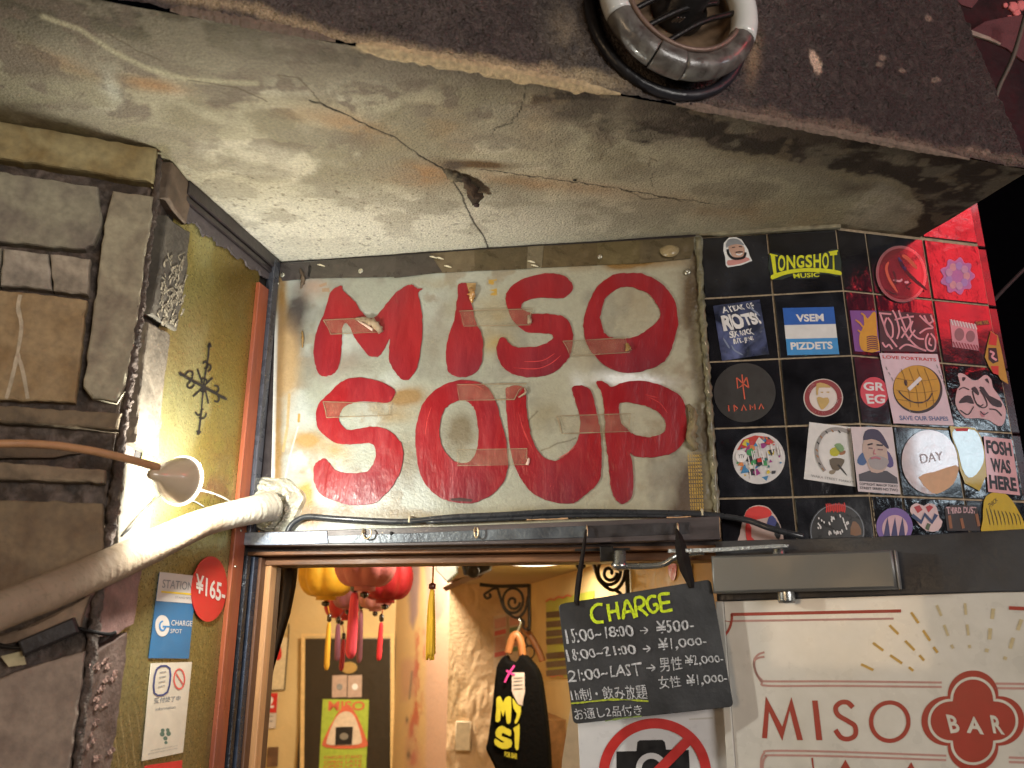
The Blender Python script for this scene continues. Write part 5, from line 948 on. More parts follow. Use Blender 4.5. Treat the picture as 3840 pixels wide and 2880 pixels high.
fill('blotch', B, circ(*bil(q, .3, .5), 18, 24), W1, .0001, C_('print_dusk', (.3, .13, .15)), s); fill('blotch', B, circ(*bil(q, .72, .5), 17, 22), W1, .0001, C_('print_dusk'), s)
s = stk('edge_figure_sticker', 'red, orange and black ragged sticker wrapped over the right edge of the tiles', B, None, (.50, .26, .03), loops=r2([(1350, 1170), (1415, 1210), (1445, 1330), (1480, 1500), (1508, 1640), (1440, 1600), (1420, 1560), (1370, 1540), (1330, 1470), (1300, 1400), (1320, 1300)]), w=.0022)
fill('red_top', B, r2([(1350, 1175), (1410, 1215), (1400, 1300), (1330, 1290)]), .0028, .0001, C_('print_red2'), s); fill('black_middle', B, r2([(1330, 1320), (1400, 1320), (1420, 1440), (1370, 1460), (1330, 1420)]), .0028, .0001, P_black, s); ribbon('pink_curl', B, r2([(1340, 1350), (1375, 1370), (1360, 1400), (1400, 1430)]), 8, .0031, P_pink, s); fill('red_foot', B, r2([(1350, 1480), (1420, 1480), (1420, 1560), (1370, 1545)]), .0028, .0001, C_('print_red2'), s)
# raccoon
s = stk('raccoon_sticker', 'pink line drawn raccoon sticker on the black tile at the right', B, None, (.62, .40, .42), loops=r4b([(1062, 20), (1085, 0), (1130, 18), (1190, 62), (1245, 60), (1290, 22), (1325, 22), (1360, 60), (1375, 130), (1420, 190), (1470, 280), (1490, 350), (1470, 450), (1420, 470), (1340, 420), (1240, 400), (1130, 400), (1060, 320), (1040, 240), (1060, 140), (1085, 110)]), sn=2)
for pts in ([(1180, 140), (1215, 120), (1250, 175), (1240, 200), (1195, 160)], [(1250, 130), (1290, 128), (1340, 200), (1440, 250), (1448, 305), (1370, 290), (1320, 230)], [(1075, 250), (1120, 205), (1175, 205), (1205, 275), (1140, 262), (1078, 270)], [(1100, 40), (1130, 40), (1125, 60), (1105, 75)], [(1300, 60), (1325, 50), (1340, 95)]): fill('mask_mark', B, r4b(pts), W1, .0001, P_black, s, 2)
for p in ([(1190, 160), (1210, 240), (1240, 290), (1290, 310), (1320, 280), (1290, 200), (1255, 150)], [(1235, 280), (1260, 295), (1285, 280)], [(1260, 340), (1290, 370), (1330, 350)], [(1080, 330), (1150, 370), (1200, 300)], [(1340, 320), (1400, 330), (1450, 380)], [(1070, 150), (1110, 130), (1160, 150)]): ribbon('line', B, r4b(p), 4, W2, P_black, s)
fill('tongue', B, r4b([(1262, 350), (1300, 352), (1296, 392), (1270, 388)]), W2, .0001, C_('print_mutedrose', (.5, .2, .24)), s, 2)
s = stk('pearly_disc_sticker', 'large round pearly white and peach sticker reading DAY catching the light, fourth row right', B, None, (.62, .50, .50), loops=circ(3484, 1734, 106, 121, 64, -10), m=mat('pearl_film', (.55, .46, .46), .2, var=.15, vs=60, coat=1, bump=.8, bs=60), w=.002)
fill('peach_half', B, [(3440, 1790), (3500, 1770), (3580, 1745), (3588, 1770), (3570, 1815), (3530, 1845), (3490, 1850)], .0026, .0001, C_('print_peach', (.62, .38, .22)), s, 2); text('lettering', B, 'DAY', [(3444, 1704), (3528, 1694), (3532, 1726), (3450, 1740)], .0028, C_('print_pale', (.45, .42, .46)), s, .0)
s = stk('silver_star_sticker', 'ragged pale blue sticker edged in gold beside the pearly disc', B, None, (.46, .33, .03), loops=r4b([(985, 470), (1060, 480), (1140, 480), (1210, 490), (1260, 560), (1300, 700), (1310, 800), (1380, 880), (1300, 930), (1250, 1050), (1180, 1010), (1120, 980), (1075, 860), (1050, 700), (1000, 560)]), w=.0026)
fill('blue_field', B, r4b([(1020, 505), (1090, 500), (1200, 510), (1250, 570), (1285, 700), (1280, 800), (1220, 900), (1150, 930), (1095, 850), (1060, 700), (1010, 570)]), .0032, .0002, mat('pale_blue_film', (.42, .60, .66), .2, coat=.9, bump=.8, bs=70, var=.15), s, 2); fill('red_patch', B, r4b([(1030, 495), (1150, 492), (1140, 520), (1040, 518)]), .0036, .0001, P_red, s)
q = r4b([(1285, 562), (1532, 592), (1608, 1088), (1325, 1056)]); s = stk('fosh_sticker', 'pink rectangular sticker reading FOSH WAS HERE in black capitals near the right edge', B, q, (.66, .36, .38), w=.0030)
for tx, t_ in (('FOSH', .06), ('WAS', .38), ('HERE', .69)): text('lettering', B, tx, sub(q, .06 if tx != 'WAS' else .16, .93 if tx != 'WAS' else .82, t_, t_+.25), .0036, P_black, s, .045)
s = stk('yellow_ghost_sticker', 'mustard yellow rounded sticker with thin black scratches in the lower right corner', B, None, (.55, .38, .015), loops=r4b([(1290, 1140), (1330, 1080), (1400, 1055), (1470, 1065), (1540, 1130), (1600, 1230), (1650, 1340), (1640, 1460), (1290, 1460), (1282, 1300)]), sn=2, w=.0022)
for k in range(9): x = 1310+k*34; ribbon('scratch', B, r4b([(x, 1200+k*6), (x+20, 1280), (x+34, 1350)]), 2.5, .0027, P_black, s, taper=True)
text('lettering', B, 'THICK', r4b([(1325, 1165), (1400, 1105), (1415, 1135), (1335, 1215)]), .0028, P_black, s)
s = stk('purple_round_sticker', 'round purple sticker with dark trees above the door leaf', B, None, (.17, .10, .34), loops=circ(3351, 1975, 68, 70, 50)); fill('pale_centre', B, circ(3352, 1982, 48, 50, 40), W1, .0001, C_('print_palepink', (.6, .4, .45)), s)
for x in (3322, 3350, 3378): fill('tree_shape', B, [(x-16, 2030), (x-6, 1975), (x+2, 1940), (x+8, 1980), (x+14, 2030)], W2, .0001, C_('print_treeblue', (.04, .04, .13)), s)
s = stk('heart_sticker', 'heart shaped sticker with red, white and navy zigzag bands', B, None, (.66, .50, .50), loops=r4b([(640, 1230), (650, 1180), (700, 1155), (760, 1180), (800, 1158), (860, 1170), (885, 1230), (900, 1290), (925, 1320), (890, 1400), (780, 1400), (690, 1310)]), sn=2)
for pts, c_ in (([(670, 1190), (720, 1172), (748, 1215), (705, 1245)], (.42, .04, .05)), ([(775, 1190), (810, 1172), (845, 1190), (800, 1240)], (.42, .04, .05))): fill('heart_lobe', B, r4b(pts), W1, .0001, C_('print_heartred', c_), s)
ribbon('zigzag', B, r4b([(652, 1262), (735, 1325), (765, 1255), (830, 1325), (868, 1255)]), 15, W2, C_('print_navy3', (.03, .06, .15)), s, n=0); fill('green_tip', B, r4b([(790, 1330), (820, 1345), (800, 1400), (770, 1380)]), W2, .0001, C_('print_olive', (.08, .12, .06)), s)
s = stk('brown_frame_sticker', 'dark sticker with pink arched lettering and brown posts between heart and yellow sticker', B, None, (.03, .022, .02), loops=r4b([(945, 1200), (1000, 1172), (1180, 1175), (1235, 1195), (1260, 1400), (970, 1400)]))
text('lettering', B, 'THIRD DUST', r4b([(955, 1190), (1225, 1190), (1218, 1245), (965, 1250)]), W1, C_('print_pinkgrey', (.55, .36, .38)), s, .03, jit=.2)
for p in ([(985, 1265), (1000, 1380)], [(1225, 1250), (1248, 1360)], [(1090, 1290), (1110, 1380)]): ribbon('post', B, r4b(p), 11, W1, C_('print_browny', (.26, .10, .04)), s, n=0)
s = stk('gold_word_scrap', 'tiny torn gold lettering scrap beside the pink striped square', B, r2([(1215, 1085), (1330, 1072), (1345, 1108), (1225, 1118)]), (.03, .015, .01)); text('lettering', B, 'THE TEE', r2([(1220, 1088), (1330, 1076), (1338, 1104), (1228, 1114)]), W1, C_('print_gold', (.45, .3, .04)), s)

# ============================================================ DOOR LEAF, closer
dr = thing('open_door', 'cream door leaf lettered MISO BAR in red, dark top rail, standing open by the tiles', 'door', H.at(3300, 2500))
M_rail = mat('charcoal_rail', (.055, .058, .066), .42, .2, bump=.4, bs=160, var=.2, vs=20, var2=(.03, .03, .036), v2s=9)
M_panel = mat('cream_panel', (.68, .65, .60), .3, var=.06, vs=40, var2=(.61, .58, .52), v2s=7, coat=.35, bump=.2, bs=30)
fq('top_rail', H, [(2684, 2030), (3000, 2021), (3300, 2012), (3500, 2004), (3700, 1992), (3980, 1976), (3980, 2214), (3700, 2220), (3300, 2234), (3000, 2244), (2690, 2254)], -.03, .032, M_rail, dr, .001)
def hb(x, y=2256):
    p = H.at(x, y); p = np.array([p[0], p[1], .03]); X, Y = project(p); return (float(X), float(Y))
fq('left_stile', H, [(2684, 2256), (2712, 2255), hb(2712), hb(2684)], -.03, .031, M_panel, dr, .001)
fq('door_panel', H, [(2714, 2256), (3000, 2246), (3300, 2236), (3700, 2222), (3980, 2216), hb(3980, 2216), hb(2713)], -.028, .026, M_panel, dr)
def rh(pts): return [(2640+.56050*x, 1950+.56050*y) for x, y in pts]
PR = mat('brick_red_print', (.36, .045, .03), .4, var=.07); PRf = mat('faded_rose_print', (.50, .27, .24), .4, var=.1); PG = mat('gold_foil_print', (.55, .33, .07), .35, var=.15); PGf = mat('pale_gold_print', (.56, .46, .27), .4, var=.15)
HW = -.0018
def hr(nm, pts, wd, m=PR, n=0, **k): return ribbon(nm, H, rh(pts), wd, HW, m, dr, n=n, **k)
hr('border_line', [(180, 632), (1318, 608)], 12); hr('border_line', [(184, 628), (184, 668), (166, 730), (128, 784)], 9, n=5); hr('border_line', [(110, 632), (118, 672), (184, 682)], 3)
hr('border_line', [(190, 676), (1268, 660)], 8, PRf); hr('border_line', [(2040, 588), (2300, 600)], 14)
for d in (0, 30):
    hr('scroll_line', [(403, 885+d), (365, 898+d*.8), (338, 930+d*.3), (334, 975), (350, 1030), (385, 1070+d*.5), (430, 1080+d), (900, 1080+d), (1590, 1088+d)], 8, PRf, n=4); hr('scroll_line', [(1950, 1095+d), (2300, 1100+d)], 9, PRf)
    hr('scroll_line', [(378+d*.4, 1680), (382+d*.4, 1600+d*.6), (400+d*.5, 1562+d*.7), (450, 1545+d), (900, 1552+d), (1620, 1578+d)], 8, PRf, n=4); hr('scroll_line', [(2040, 1590+d), (2300, 1600+d)], 9, PRf)
rays = [((1050, 965), (1132, 1005)), ((1130, 822), (1198, 874)), ((1245, 905), (1325, 960)), ((1370, 985), (1400, 1010)), ((1240, 704), (1300, 764)), ((1345, 808), (1408, 872)), ((1440, 905), (1472, 940)), ((1385, 617), (1435, 690)), ((1465, 738), (1512, 808)), ((1535, 850), (1563, 888)),
        ((1557, 570), (1588, 642)), ((1606, 702), (1634, 775)), ((1655, 835), (1668, 860)), ((1746, 556), (1752, 634)), ((1760, 698), (1770, 772)), ((1776, 835), (1778, 858)), ((1936, 592), (1928, 662)), ((1916, 724), (1910, 800)), ((1895, 860), (1890, 885)), ((2125, 665), (2100, 738)), ((2070, 788), (2048, 860)), ((2020, 915), (2010, 935))]
for k, (a, b) in enumerate(rays): hr('sun_ray', [a, b], 10 if k < 16 else 14, PG if k < 10 else PGf)
fill('letter_m', H, rh([(412, 1180), (522, 1385), (583, 1185), (660, 1474), (622, 1474), (572, 1275), (522, 1478), (432, 1280), (420, 1462), (386, 1460)]), HW, .0003, PR, dr)
fill('letter_i', H, rh([(722, 1208), (758, 1208), (790, 1474), (750, 1474)]), HW, .0003, PR, dr)
hr('letter_s', [(995, 1255), (960, 1222), (915, 1222), (880, 1255), (895, 1305), (960, 1345), (1008, 1380), (1010, 1440), (965, 1466), (915, 1455), (878, 1405)], 18, n=5)
ribbon('letter_o', H, circ(2640+.5605*1242, 1950+.5605*1350, 70, 72, 60), 16, HW, PR, dr, closed=True, n=0)
cx0, cy0 = 2640+.5605*1800, 1950+.5605*1345
def quatre(rx, ry, k, n=160):
    out = []
    for t in np.linspace(0, 2*math.pi, n, endpoint=False):
        best = 0
        for a in range(4):                       # union of 4 discs
            c = (math.cos(a*math.pi/2)*.52, math.sin(a*math.pi/2)*.52); d = (math.cos(t), math.sin(t)); b = c[0]*d[0]+c[1]*d[1]; q = b*b-(c[0]**2+c[1]**2)+k*k
            if q >= 0: best = max(best, b+math.sqrt(q))
        out.append((cx0+rx*best*math.cos(t), cy0+ry*best*math.sin(t)))
    return out
fill('emblem', H, quatre(190, 186, .50), HW, .0003, PR, dr); ribbon('emblem_outline', H, quatre(163, 159, .49), 10, HW+.0003, mat('emblem_white', (.66, .62, .55), .35), dr, closed=True, n=0)
PEW = mat('emblem_white')
for ch, q in (('B', [(1618, 1300), (1690, 1312), (1716, 1420), (1650, 1428)]), ('A', [(1788, 1318), (1822, 1314), (1874, 1436), (1758, 1424)]), ('R', [(1912, 1306), (1980, 1312), (2014, 1438), (1936, 1426)])): text('letter', H, ch, rh(q), HW+.0008, PEW, dr, .03)
fill('letter_a', H, rh([(945, 1605), (1010, 1720), (880, 1720)]), HW, .0003, PR, dr); fill('letter_a', H, rh([(1385, 1622), (1440, 1720), (1325, 1720)]), HW, .0003, PR, dr); hr('letter_l', [(722, 1592), (736, 1720)], 6)
M_cl = mat('silver_closer', (.17, .17, .165), .42, .5, var=.08, vs=15, bump=.15, bs=40)
fq('closer_body', H, [(2690, 2092), (2860, 2086), (3100, 2078), (3355, 2070), (3374, 2212), (3100, 2218), (2860, 2224), (2698, 2229)], .003, .026, M_cl, dr, .003)
cbd = bpy.data.objects['closer_body']
fq('closer_end_cap', H, [(3357, 2070), (3366, 2071), (3384, 2210), (3376, 2212)], .003, .024, mat('cap_grey', (.28, .28, .27), .4, .3), cbd, .001)
pz = H.at(2958, 2235)+H.n*.016; lathe('pivot_knob', pz, (0, 0, -1), [(-.01, .0105), (.006, .0105), (.009, .010), (.0095, 0)], mat('dull_chrome', (.42, .43, .42), .25, .85), cbd, seg=24)
pz = H.at(2930, 2082)+H.n*.016; lathe('top_pivot', pz, (0, 0, 1), [(-.01, .007), (.006, .007), (.008, .004), (.0085, 0)], mat('dull_chrome'), cbd, seg=18)
M_arm = mat('arm_steel', (.40, .42, .44), .35, .7, bump=1, bs=300, var=.15)
fq('closer_arm', H, [(2540, 2068), (2700, 2064), (2950, 2050), (2980, 2052), (2978, 2062), (2700, 2080), (2540, 2082)], .034, .004, M_arm, cbd, .0006)
ar0 = A.off(.045)
def bar(name, pts, wd, pl, par, m=M_arm, t=.004): return ribbon(name, pl, pts, wd, 0, m, par, n=4)
ca = thing('closer_linkage', 'chrome pivot and bent flat arm fixed to the lintel behind the chalkboard strap', 'door closer arm', A.off(.0).at(2320, 2110))
tube('arm', [A.off(.03).at(2305, 2122), A.off(.032).at(2400, 2124), A.off(.034).at(2480, 2118), A.off(.038).at(2525, 2095), A.off(.045).at(2560, 2078), A.off(.05).at(2640, 2070)], .0042, mat('dull_chrome'), ca, seg=10)
lathe('pivot', A.off(.03).at(2322, 2092), (0, 0, -1), [(-.010, .0), (-.009, .009), (.006, .009), (.008, .0115), (.014, .0115), (.016, .006), (.018, 0)], mat('dull_chrome'), ca, seg=28)
box('bracket', A, A.uv(2250, 2000)[0], A.uv(2298, 2000)[0], A.uv(1700, 2118)[1], A.uv(1700, 2062)[1], -.01, .022, M_blk, ca, .001)
fq('fixing_plate', A, [(2158, 2060), (2362, 2056), (2362, 2066), (2158, 2070)], .0062, .002, M_blk, ca)

# ============================================================ CHALKBOARD
CB = BM.off(.022)
cbq = [(2093, 2266), (2665, 2172), (2752, 2650), (2150, 2716)]
ch = thing('chalkboard', 'small slate chalkboard of CHARGE prices hung askew on two black straps from the beam', 'chalkboard', CB.at(2420, 2450))
def rounded(q, r=14, n=5):
    q = np.array(q, float); out = []
    for i in range(4):
        p0, p1, p2 = q[i-1], q[i], q[(i+1) % 4]; a = p1+(p0-p1)/np.linalg.norm(p0-p1)*r; b = p1+(p2-p1)/np.linalg.norm(p2-p1)*r
        for t in np.linspace(0, 1, n): out.append(tuple((1-t)**2*a+2*t*(1-t)*p1+t*t*b))
    return out
M_slate = mat('slate_board', (.028, .030, .034), .48, var=.3, vs=14, bump=.35, bs=120, var2=(.04, .042, .046), v2s=30)
fill('board', CB, rounded(cbq, 20), -.0056, .0045, M_slate, ch, 0, .0006)
M_chk = mat('white_chalk', (.52, .53, .55), .85, var=.55, vs=420, bump=1, bs=400); M_yc = mat('yellow_chalk', (.60, .76, .015), .7, var=.3, vs=300)
def rc8(pts): return [(2000+.56062*x, 1950+.56062*y) for x, y in pts]
def ct(s, q, m=M_chk, b=.012, j=.22): return text('chalk_writing', CB, s, rc8(q), .0006, m, ch, b, jit=j)
def arrow(x0, x1, y): ribbon('chalk_writing', CB, [rc8([(x0, y+2), (x1, y-1)]), rc8([(x1-26, y-22), (x1, y-1), (x1-22, y+22)])], 4.5, .0007, M_chk, ch, wob=.2, n=4)
ycs = {'C': [[(462, 566), (425, 566), (392, 600), (392, 650), (420, 682), (470, 680)]], 'H': [[(498, 562), (505, 622), (515, 678)], [(556, 548), (564, 610), (575, 664)], [(512, 615), (566, 606)]], 'A': [[(600, 664), (608, 600), (622, 540), (655, 590), (680, 655)], [(606, 618), (662, 608)]], 'R': [[(690, 650), (685, 590), (680, 530), (715, 516), (740, 535), (735, 570), (700, 586)], [(700, 586), (735, 610), (765, 640)]], 'G': [[(822, 512), (785, 512), (762, 545), (770, 590), (800, 618), (828, 600), (826, 566), (800, 570)]], 'E': [[(912, 492), (845, 502), (852, 560), (862, 610), (930, 600)], [(856, 556), (915, 548)]]}
for c_, st_ in ycs.items(): ribbon('chalk_writing', CB, [rc8(p) for p in st_], 11, .0006, M_yc, ch, wob=.12, n=6)
ct('15:00~18:00', [(212, 735), (655, 705), (665, 775), (222, 825)]); arrow(712, 765, 739); ct('¥500-', [(818, 678), (1070, 660), (1070, 735), (828, 758)])
ct('18:00~21:00', [(216, 870), (672, 835), (680, 895), (230, 945)]); arrow(732, 780, 861); ct('¥1,000-', [(832, 795), (1160, 780), (1162, 845), (842, 882)])
ct('21:00~LAST', [(230, 1010), (712, 955), (715, 1040), (240, 1082)]); arrow(756, 812, 989); ct('男性', [(836, 920), (990, 912), (998, 1000), (850, 1016)], b=.004, j=.08); ct('¥2,000-', [(1010, 908), (1272, 900), (1275, 962), (1022, 980)])
ct('女性', [(830, 1045), (980, 1040), (990, 1115), (845, 1130)], b=.004, j=.08); ct('¥1,000-', [(1022, 1038), (1298, 1028), (1300, 1092), (1032, 1118)])
ct('1h制・飲み放題', [(245, 1130), (748, 1098), (770, 1195), (258, 1210)], b=.004, j=.1); ct('お通し2品付き', [(268, 1262), (722, 1232), (728, 1302), (282, 1338)], b=.004, j=.1)
ribbon('chalk_underline', CB, rc8([(252, 1226), (310, 1222), (420, 1210), (560, 1200), (770, 1212)]), 6, .0005, mat('dim_yellow_chalk', (.36, .42, .03), .8, var=.4, vs=300), ch, wob=.3); ribbon('chalk_underline', CB, rc8([(480, 1345), (600, 1325), (725, 1312)]), 5, .0005, mat('dim_green_chalk', (.18, .25, .06), .8, var=.4), ch, wob=.3)
M_strap = mat('black_leather_strap', (.012, .008, .007), .75, spec=.2, bump=.8, bs=120, var=.25)
def strap(pts, par=ch):
    vs = []; fs = []
    for x, y, wl, wr in pts:
        for dx, w in ((-wl, .0), (0, .004), (wr, .0)): vs.append(BM.off(.0225+w).at(x+dx, y))
        for dx, w in ((wr, -.003), (0, .0), (-wl, -.003)): vs.append(BM.off(.0225+w).at(x+dx, y))
    for i in range(len(pts)-1):
        for k in range(6): a = i*6; fs.append((a+k, a+(k+1) % 6, a+6+(k+1) % 6, a+6+k))
    mesh('strap', vs, fs, M_strap, par)
strap([(2199, 1985, 4, 3), (2193, 2030, 7, 6), (2186, 2080, 9, 7), (2180, 2120, 11, 8), (2174, 2170, 14, 8), (2168, 2220, 14, 8), (2164, 2255, 12, 8), (2166, 2270, 6, 6)])
strap([(2537, 1982, 4, 3), (2545, 2010, 12, 14), (2553, 2050, 22, 22), (2562, 2090, 26, 24), (2575, 2140, 26, 22), (2588, 2180, 18, 16), (2594, 2205, 9, 9)])

# ============================================================ NO PHOTO SIGN
NP = BM.off(-.02)
npq = [(2166, 2690), (2738, 2640), (2752, 3060), (2182, 3060)]
npn = thing('no_photo_sign', 'white no photography sign with red crossed circle over black camera, below the chalkboard', 'sign', NP.at(2460, 2800))
fill('panel', NP, npq, -.003, .003, mat('glossy_white_board', (.66, .65, .66), .3, var=.03, coat=.3), npn, 0, .0004)
ccx, ccy = 2456, 2904
fill('camera_body', NP, rc8([(556, 1548), (690, 1545), (696, 1485), (712, 1473), (862, 1470), (880, 1485), (888, 1535), (1040, 1538), (1050, 1760), (556, 1760)]), .0004, .0003, P_black, npn); ribbon('lens_ring', NP, circ(*rc8([(790, 1660)])[0], 47, 47, 40), 22, .0009, mat('glossy_white_board'), npn, closed=True, n=0)
ribbon('red_circle', NP, circ(ccx, ccy, 192, 192, 80), 38, .0014, P_red, npn, closed=True, n=0); ribbon('red_bar', NP, [(2586, 2770), (2330, 3030)], 38, .0016, P_red, npn, n=0)
fill('strap_shadow_bit', NP, rc8([(1040, 1328), (1200, 1318), (1202, 1330), (1044, 1338)]), .0004, .0002, C_('print_lightgrey', (.5, .48, .45)), npn)
cp2 = thing('cream_flyer', 'pale cream sheet edge hanging behind the no photo sign in the doorway', 'flyer', A.off(-.06).at(2150, 2840)); fill('sheet', A.off(-.06), [(2140, 2650), (2188, 2650), (2190, 3050), (2098, 3050), (2108, 2850)], 0, .001, mat('cream_sheet', (.62, .48, .33), .6), cp2)
# ============================================================ DOOR JAMB AND INTERIOR
jb = thing('door_jamb', 'tall door jamb of black, brown and pale wooden strips at the left of the open doorway', 'door frame', L.P(.03, -.7))
M_lw = mat('pale_jamb_wood', (.52, .27, .12), .42, bump=.8, bs=60, streak=(1, 1, .08), var=.2, vs=80); M_dw = mat('brown_jamb_wood', (.13, .06, .032), .45, bump=.8, bs=60, streak=(1, 1, .08), var=.25, vs=80)
lu2 = lambda x: float(L.uv(x, 2480)[0])
zj = A.uv(1700, 2074)[1]+.5786-.583; zj2 = zj+.01
for a, b, w0, w1, m, nm in ((868, 884, .0, .010, mat('black_gloss_strip', (.02, .022, .028), .22, .2, var=.3, bump=1.2, bs=200), 'strip'), (885, 892, 0, .006, M_blk, 'strip'), (893, 912, 0, .011, mat('blue_black_gloss', (.035, .045, .07), .25, .3, var=.2), 'strip'), (913, 934, 0, .014, M_dw, 'strip'), (935, 960, 0, .022, M_lw, 'pale_strip'), (961, 990, 0, .017, M_dw, 'strip')):
    box(nm, L, lu2(a), lu2(b)-.0004, -ZS+0.0, zj2-.012, w0+.0005, w1, m, jb, .0012)
cu = thing('dark_curtain', 'dark brown cloth drawn aside in a narrow slanting fold inside the left jamb', 'curtain', D(1050, 2300, 1.5))
CPn = Plane(D(1050, 2300, 1.45), head(80)); N = 14; vs = []; fs = []
lft = [(1010, 2080), (1008, 2200), (1005, 2320), (998, 2440), (992, 2560), (984, 2700), (975, 2900), (970, 3000)]; rgt = [(1124, 2080), (1112, 2200), (1092, 2300), (1062, 2400), (1032, 2500), (1006, 2610), (986, 2760), (975, 3000)]
for (a, b) in zip(lft, rgt):
    for i in range(N+1): t = i/N; vs.append(CPn.at(a[0]*(1-t)+b[0]*t, a[1]*(1-t)+b[1]*t)+CPn.n*.012*math.sin(t*14))
for j in range(len(lft)-1):
    for i in range(N): k = j*(N+1)+i; fs.append((k, k+1, k+N+2, k+N+1))
mesh('cloth', vs, fs, mat('dark_curtain_cloth', (.10, .062, .032), .85, bump=1, bs=200, var=.25), cu, True)
M_yw = mat('warm_yellow_wall', (.58, .43, .21), .7, bump=.5, bs=60, var=.06, vs=8, var2=(.52, .37, .17), v2s=4)
iw = thing('back_wall', 'plain yellow back wall of the bar corridor', 'wall', K.at(1300, 2500))
box('wall', K, K.uv(700, 2400)[0], K.uv(1680, 2400)[0], -1.8, .75, -.1, 0, M_yw, iw)
# dark door in the back wall
bd = thing('inner_door', 'flat dark brown door at the end of the corridor', 'door', K.at(1300, 2600)); fq('door_slab', K, [(1152, 2396), (1470, 2394), (1466, 3000), (1112, 3000)], .004, .02, mat('dark_brown_door', (.022, .015, .009), .45, var=.2), bd, .003)
ribbon('door_casing', K, [(1140, 3000), (1146, 2380), (1478, 2380), (1478, 3000)], 16, .03, mat('casing', (.62, .42, .18), .6), bd, n=0)
# posters inside
pj = thing('onigiri_poster', 'lime green poster with white rice ball on the inner dark door', 'poster', K.at(1300, 2740)); q = [(1218, 2620), (1390, 2622), (1380, 2878), (1204, 2884)]
fill('sheet', K, q, .026, .002, mat('lime_print', (.33, .42, .05), .5, var=.12), pj)
fill('rice_ball_shadow', K, [(1290, 2650), (1330, 2655), (1378, 2760), (1372, 2800), (1230, 2800), (1226, 2760)], .029, .001, mat('print_coral', (.55, .12, .06), .5), pj, 3); fill('rice_ball', K, [(1285, 2672), (1315, 2666), (1340, 2690), (1362, 2760), (1352, 2788), (1245, 2790), (1236, 2768), (1262, 2700)], .031, .001, mat('print_rice', (.62, .50, .38), .5), pj, 3); fill('nori', K, [(1268, 2724), (1332, 2722), (1328, 2788), (1266, 2790)], .033, .001, P_black, pj); fill('nori_mark', K, circ(1299, 2758, 16, 13), .035, .0005, C_('print_dgrey', (.2, .18, .15)), pj)
text('lettering', K, 'MISO', [(1240, 2626), (1376, 2628), (1374, 2662), (1238, 2664)], .029, mat('print_coral'), pj, .02)
for t_ in (.80, .87, .93): text('lettering', K, 'ONIGIRI STAND' if t_ < .85 else 'OPEN LATE', sub(q, .1, .9, t_, t_+.045), .03, mat('print_coral'), pj)
nt_ = thing('framed_notice_pair', 'two small pale square notices side by side above the green rice ball poster', 'notice', K.at(1308, 2570))
for x0, x1, c_ in ((1254, 1308, P_grey), (1312, 1364, P_w)): fill('card', K, [(x0, 2532), (x1, 2530), (x1-1, 2612), (x0-2, 2614)], .026, .002, mat('mauve_card', (.42, .30, .24), .6), nt_); fill('mark', K, circ((x0+x1)/2, 2574, 11, 12), .029, .001, c_, nt_)
np_ = thing('door_name_plate', 'oval brass plate on the dark inner door above the notices', 'name plate', K.at(1316, 2502)); fill('plate', K, circ(1316, 2503, 30, 22), .026, .004, mat('plate_brass', (.42, .28, .1), .4, .4), np_, 0, .001)
wf = thing('wall_flyer', 'cream flyer with red splash and dark border partly behind the dark curtain', 'flyer', K.at(1060, 2470)); q = [(1010, 2392), (1084, 2390), (1068, 2588), (1000, 2590)]
fill('sheet', K, q, .004, .002, mat('cream_print', (.60, .50, .32), .6), wf); ribbon('border', K, [(1085, 2340), (1084, 2392), (1069, 2586), (1002, 2588)], 4, .008, P_black, wf, n=0); fill('red_splash', K, [(1040, 2412), (1056, 2430), (1058, 2462), (1046, 2476), (1030, 2462)], .007, .001, P_red, wf, 2); fill('upper_sheet', K, [(1040, 2340), (1088, 2338), (1086, 2380), (1036, 2382)], .004, .002, mat('ochre_print', (.48, .36, .16), .6), wf)
wn2 = thing('red_price_flyer', 'small red topped flyer with a white 2 low on the yellow wall', 'flyer', K.at(1010, 2670)); q = [(972, 2600), (1044, 2598), (1034, 2730), (960, 2732)]
fill('sheet', K, q, .004, .002, mat('print_white'), wn2); fill('red_block', K, sub(q, 0, 1, 0, .56), .007, .001, P_red, wn2); text('lettering', K, "'2", sub(q, .2, .85, .08, .42), .009, P_w, wn2, .03)
for t_ in (.66, .8): ribbon('text_line', K, [bil(q, .3, t_), bil(q, .85, t_)], 4, .007, P_grey, wn2, n=0)
bw_ = thing('brown_plate', 'small dark brown mottled square plate low on the yellow wall', 'plaque', K.at(1024, 2840)); fill('plate', K, [(1006, 2802), (1046, 2800), (1042, 2872), (1002, 2874)], .004, .004, mat('mottled_brown', (.12, .06, .03), .6, var=.5, vs=20), bw_)
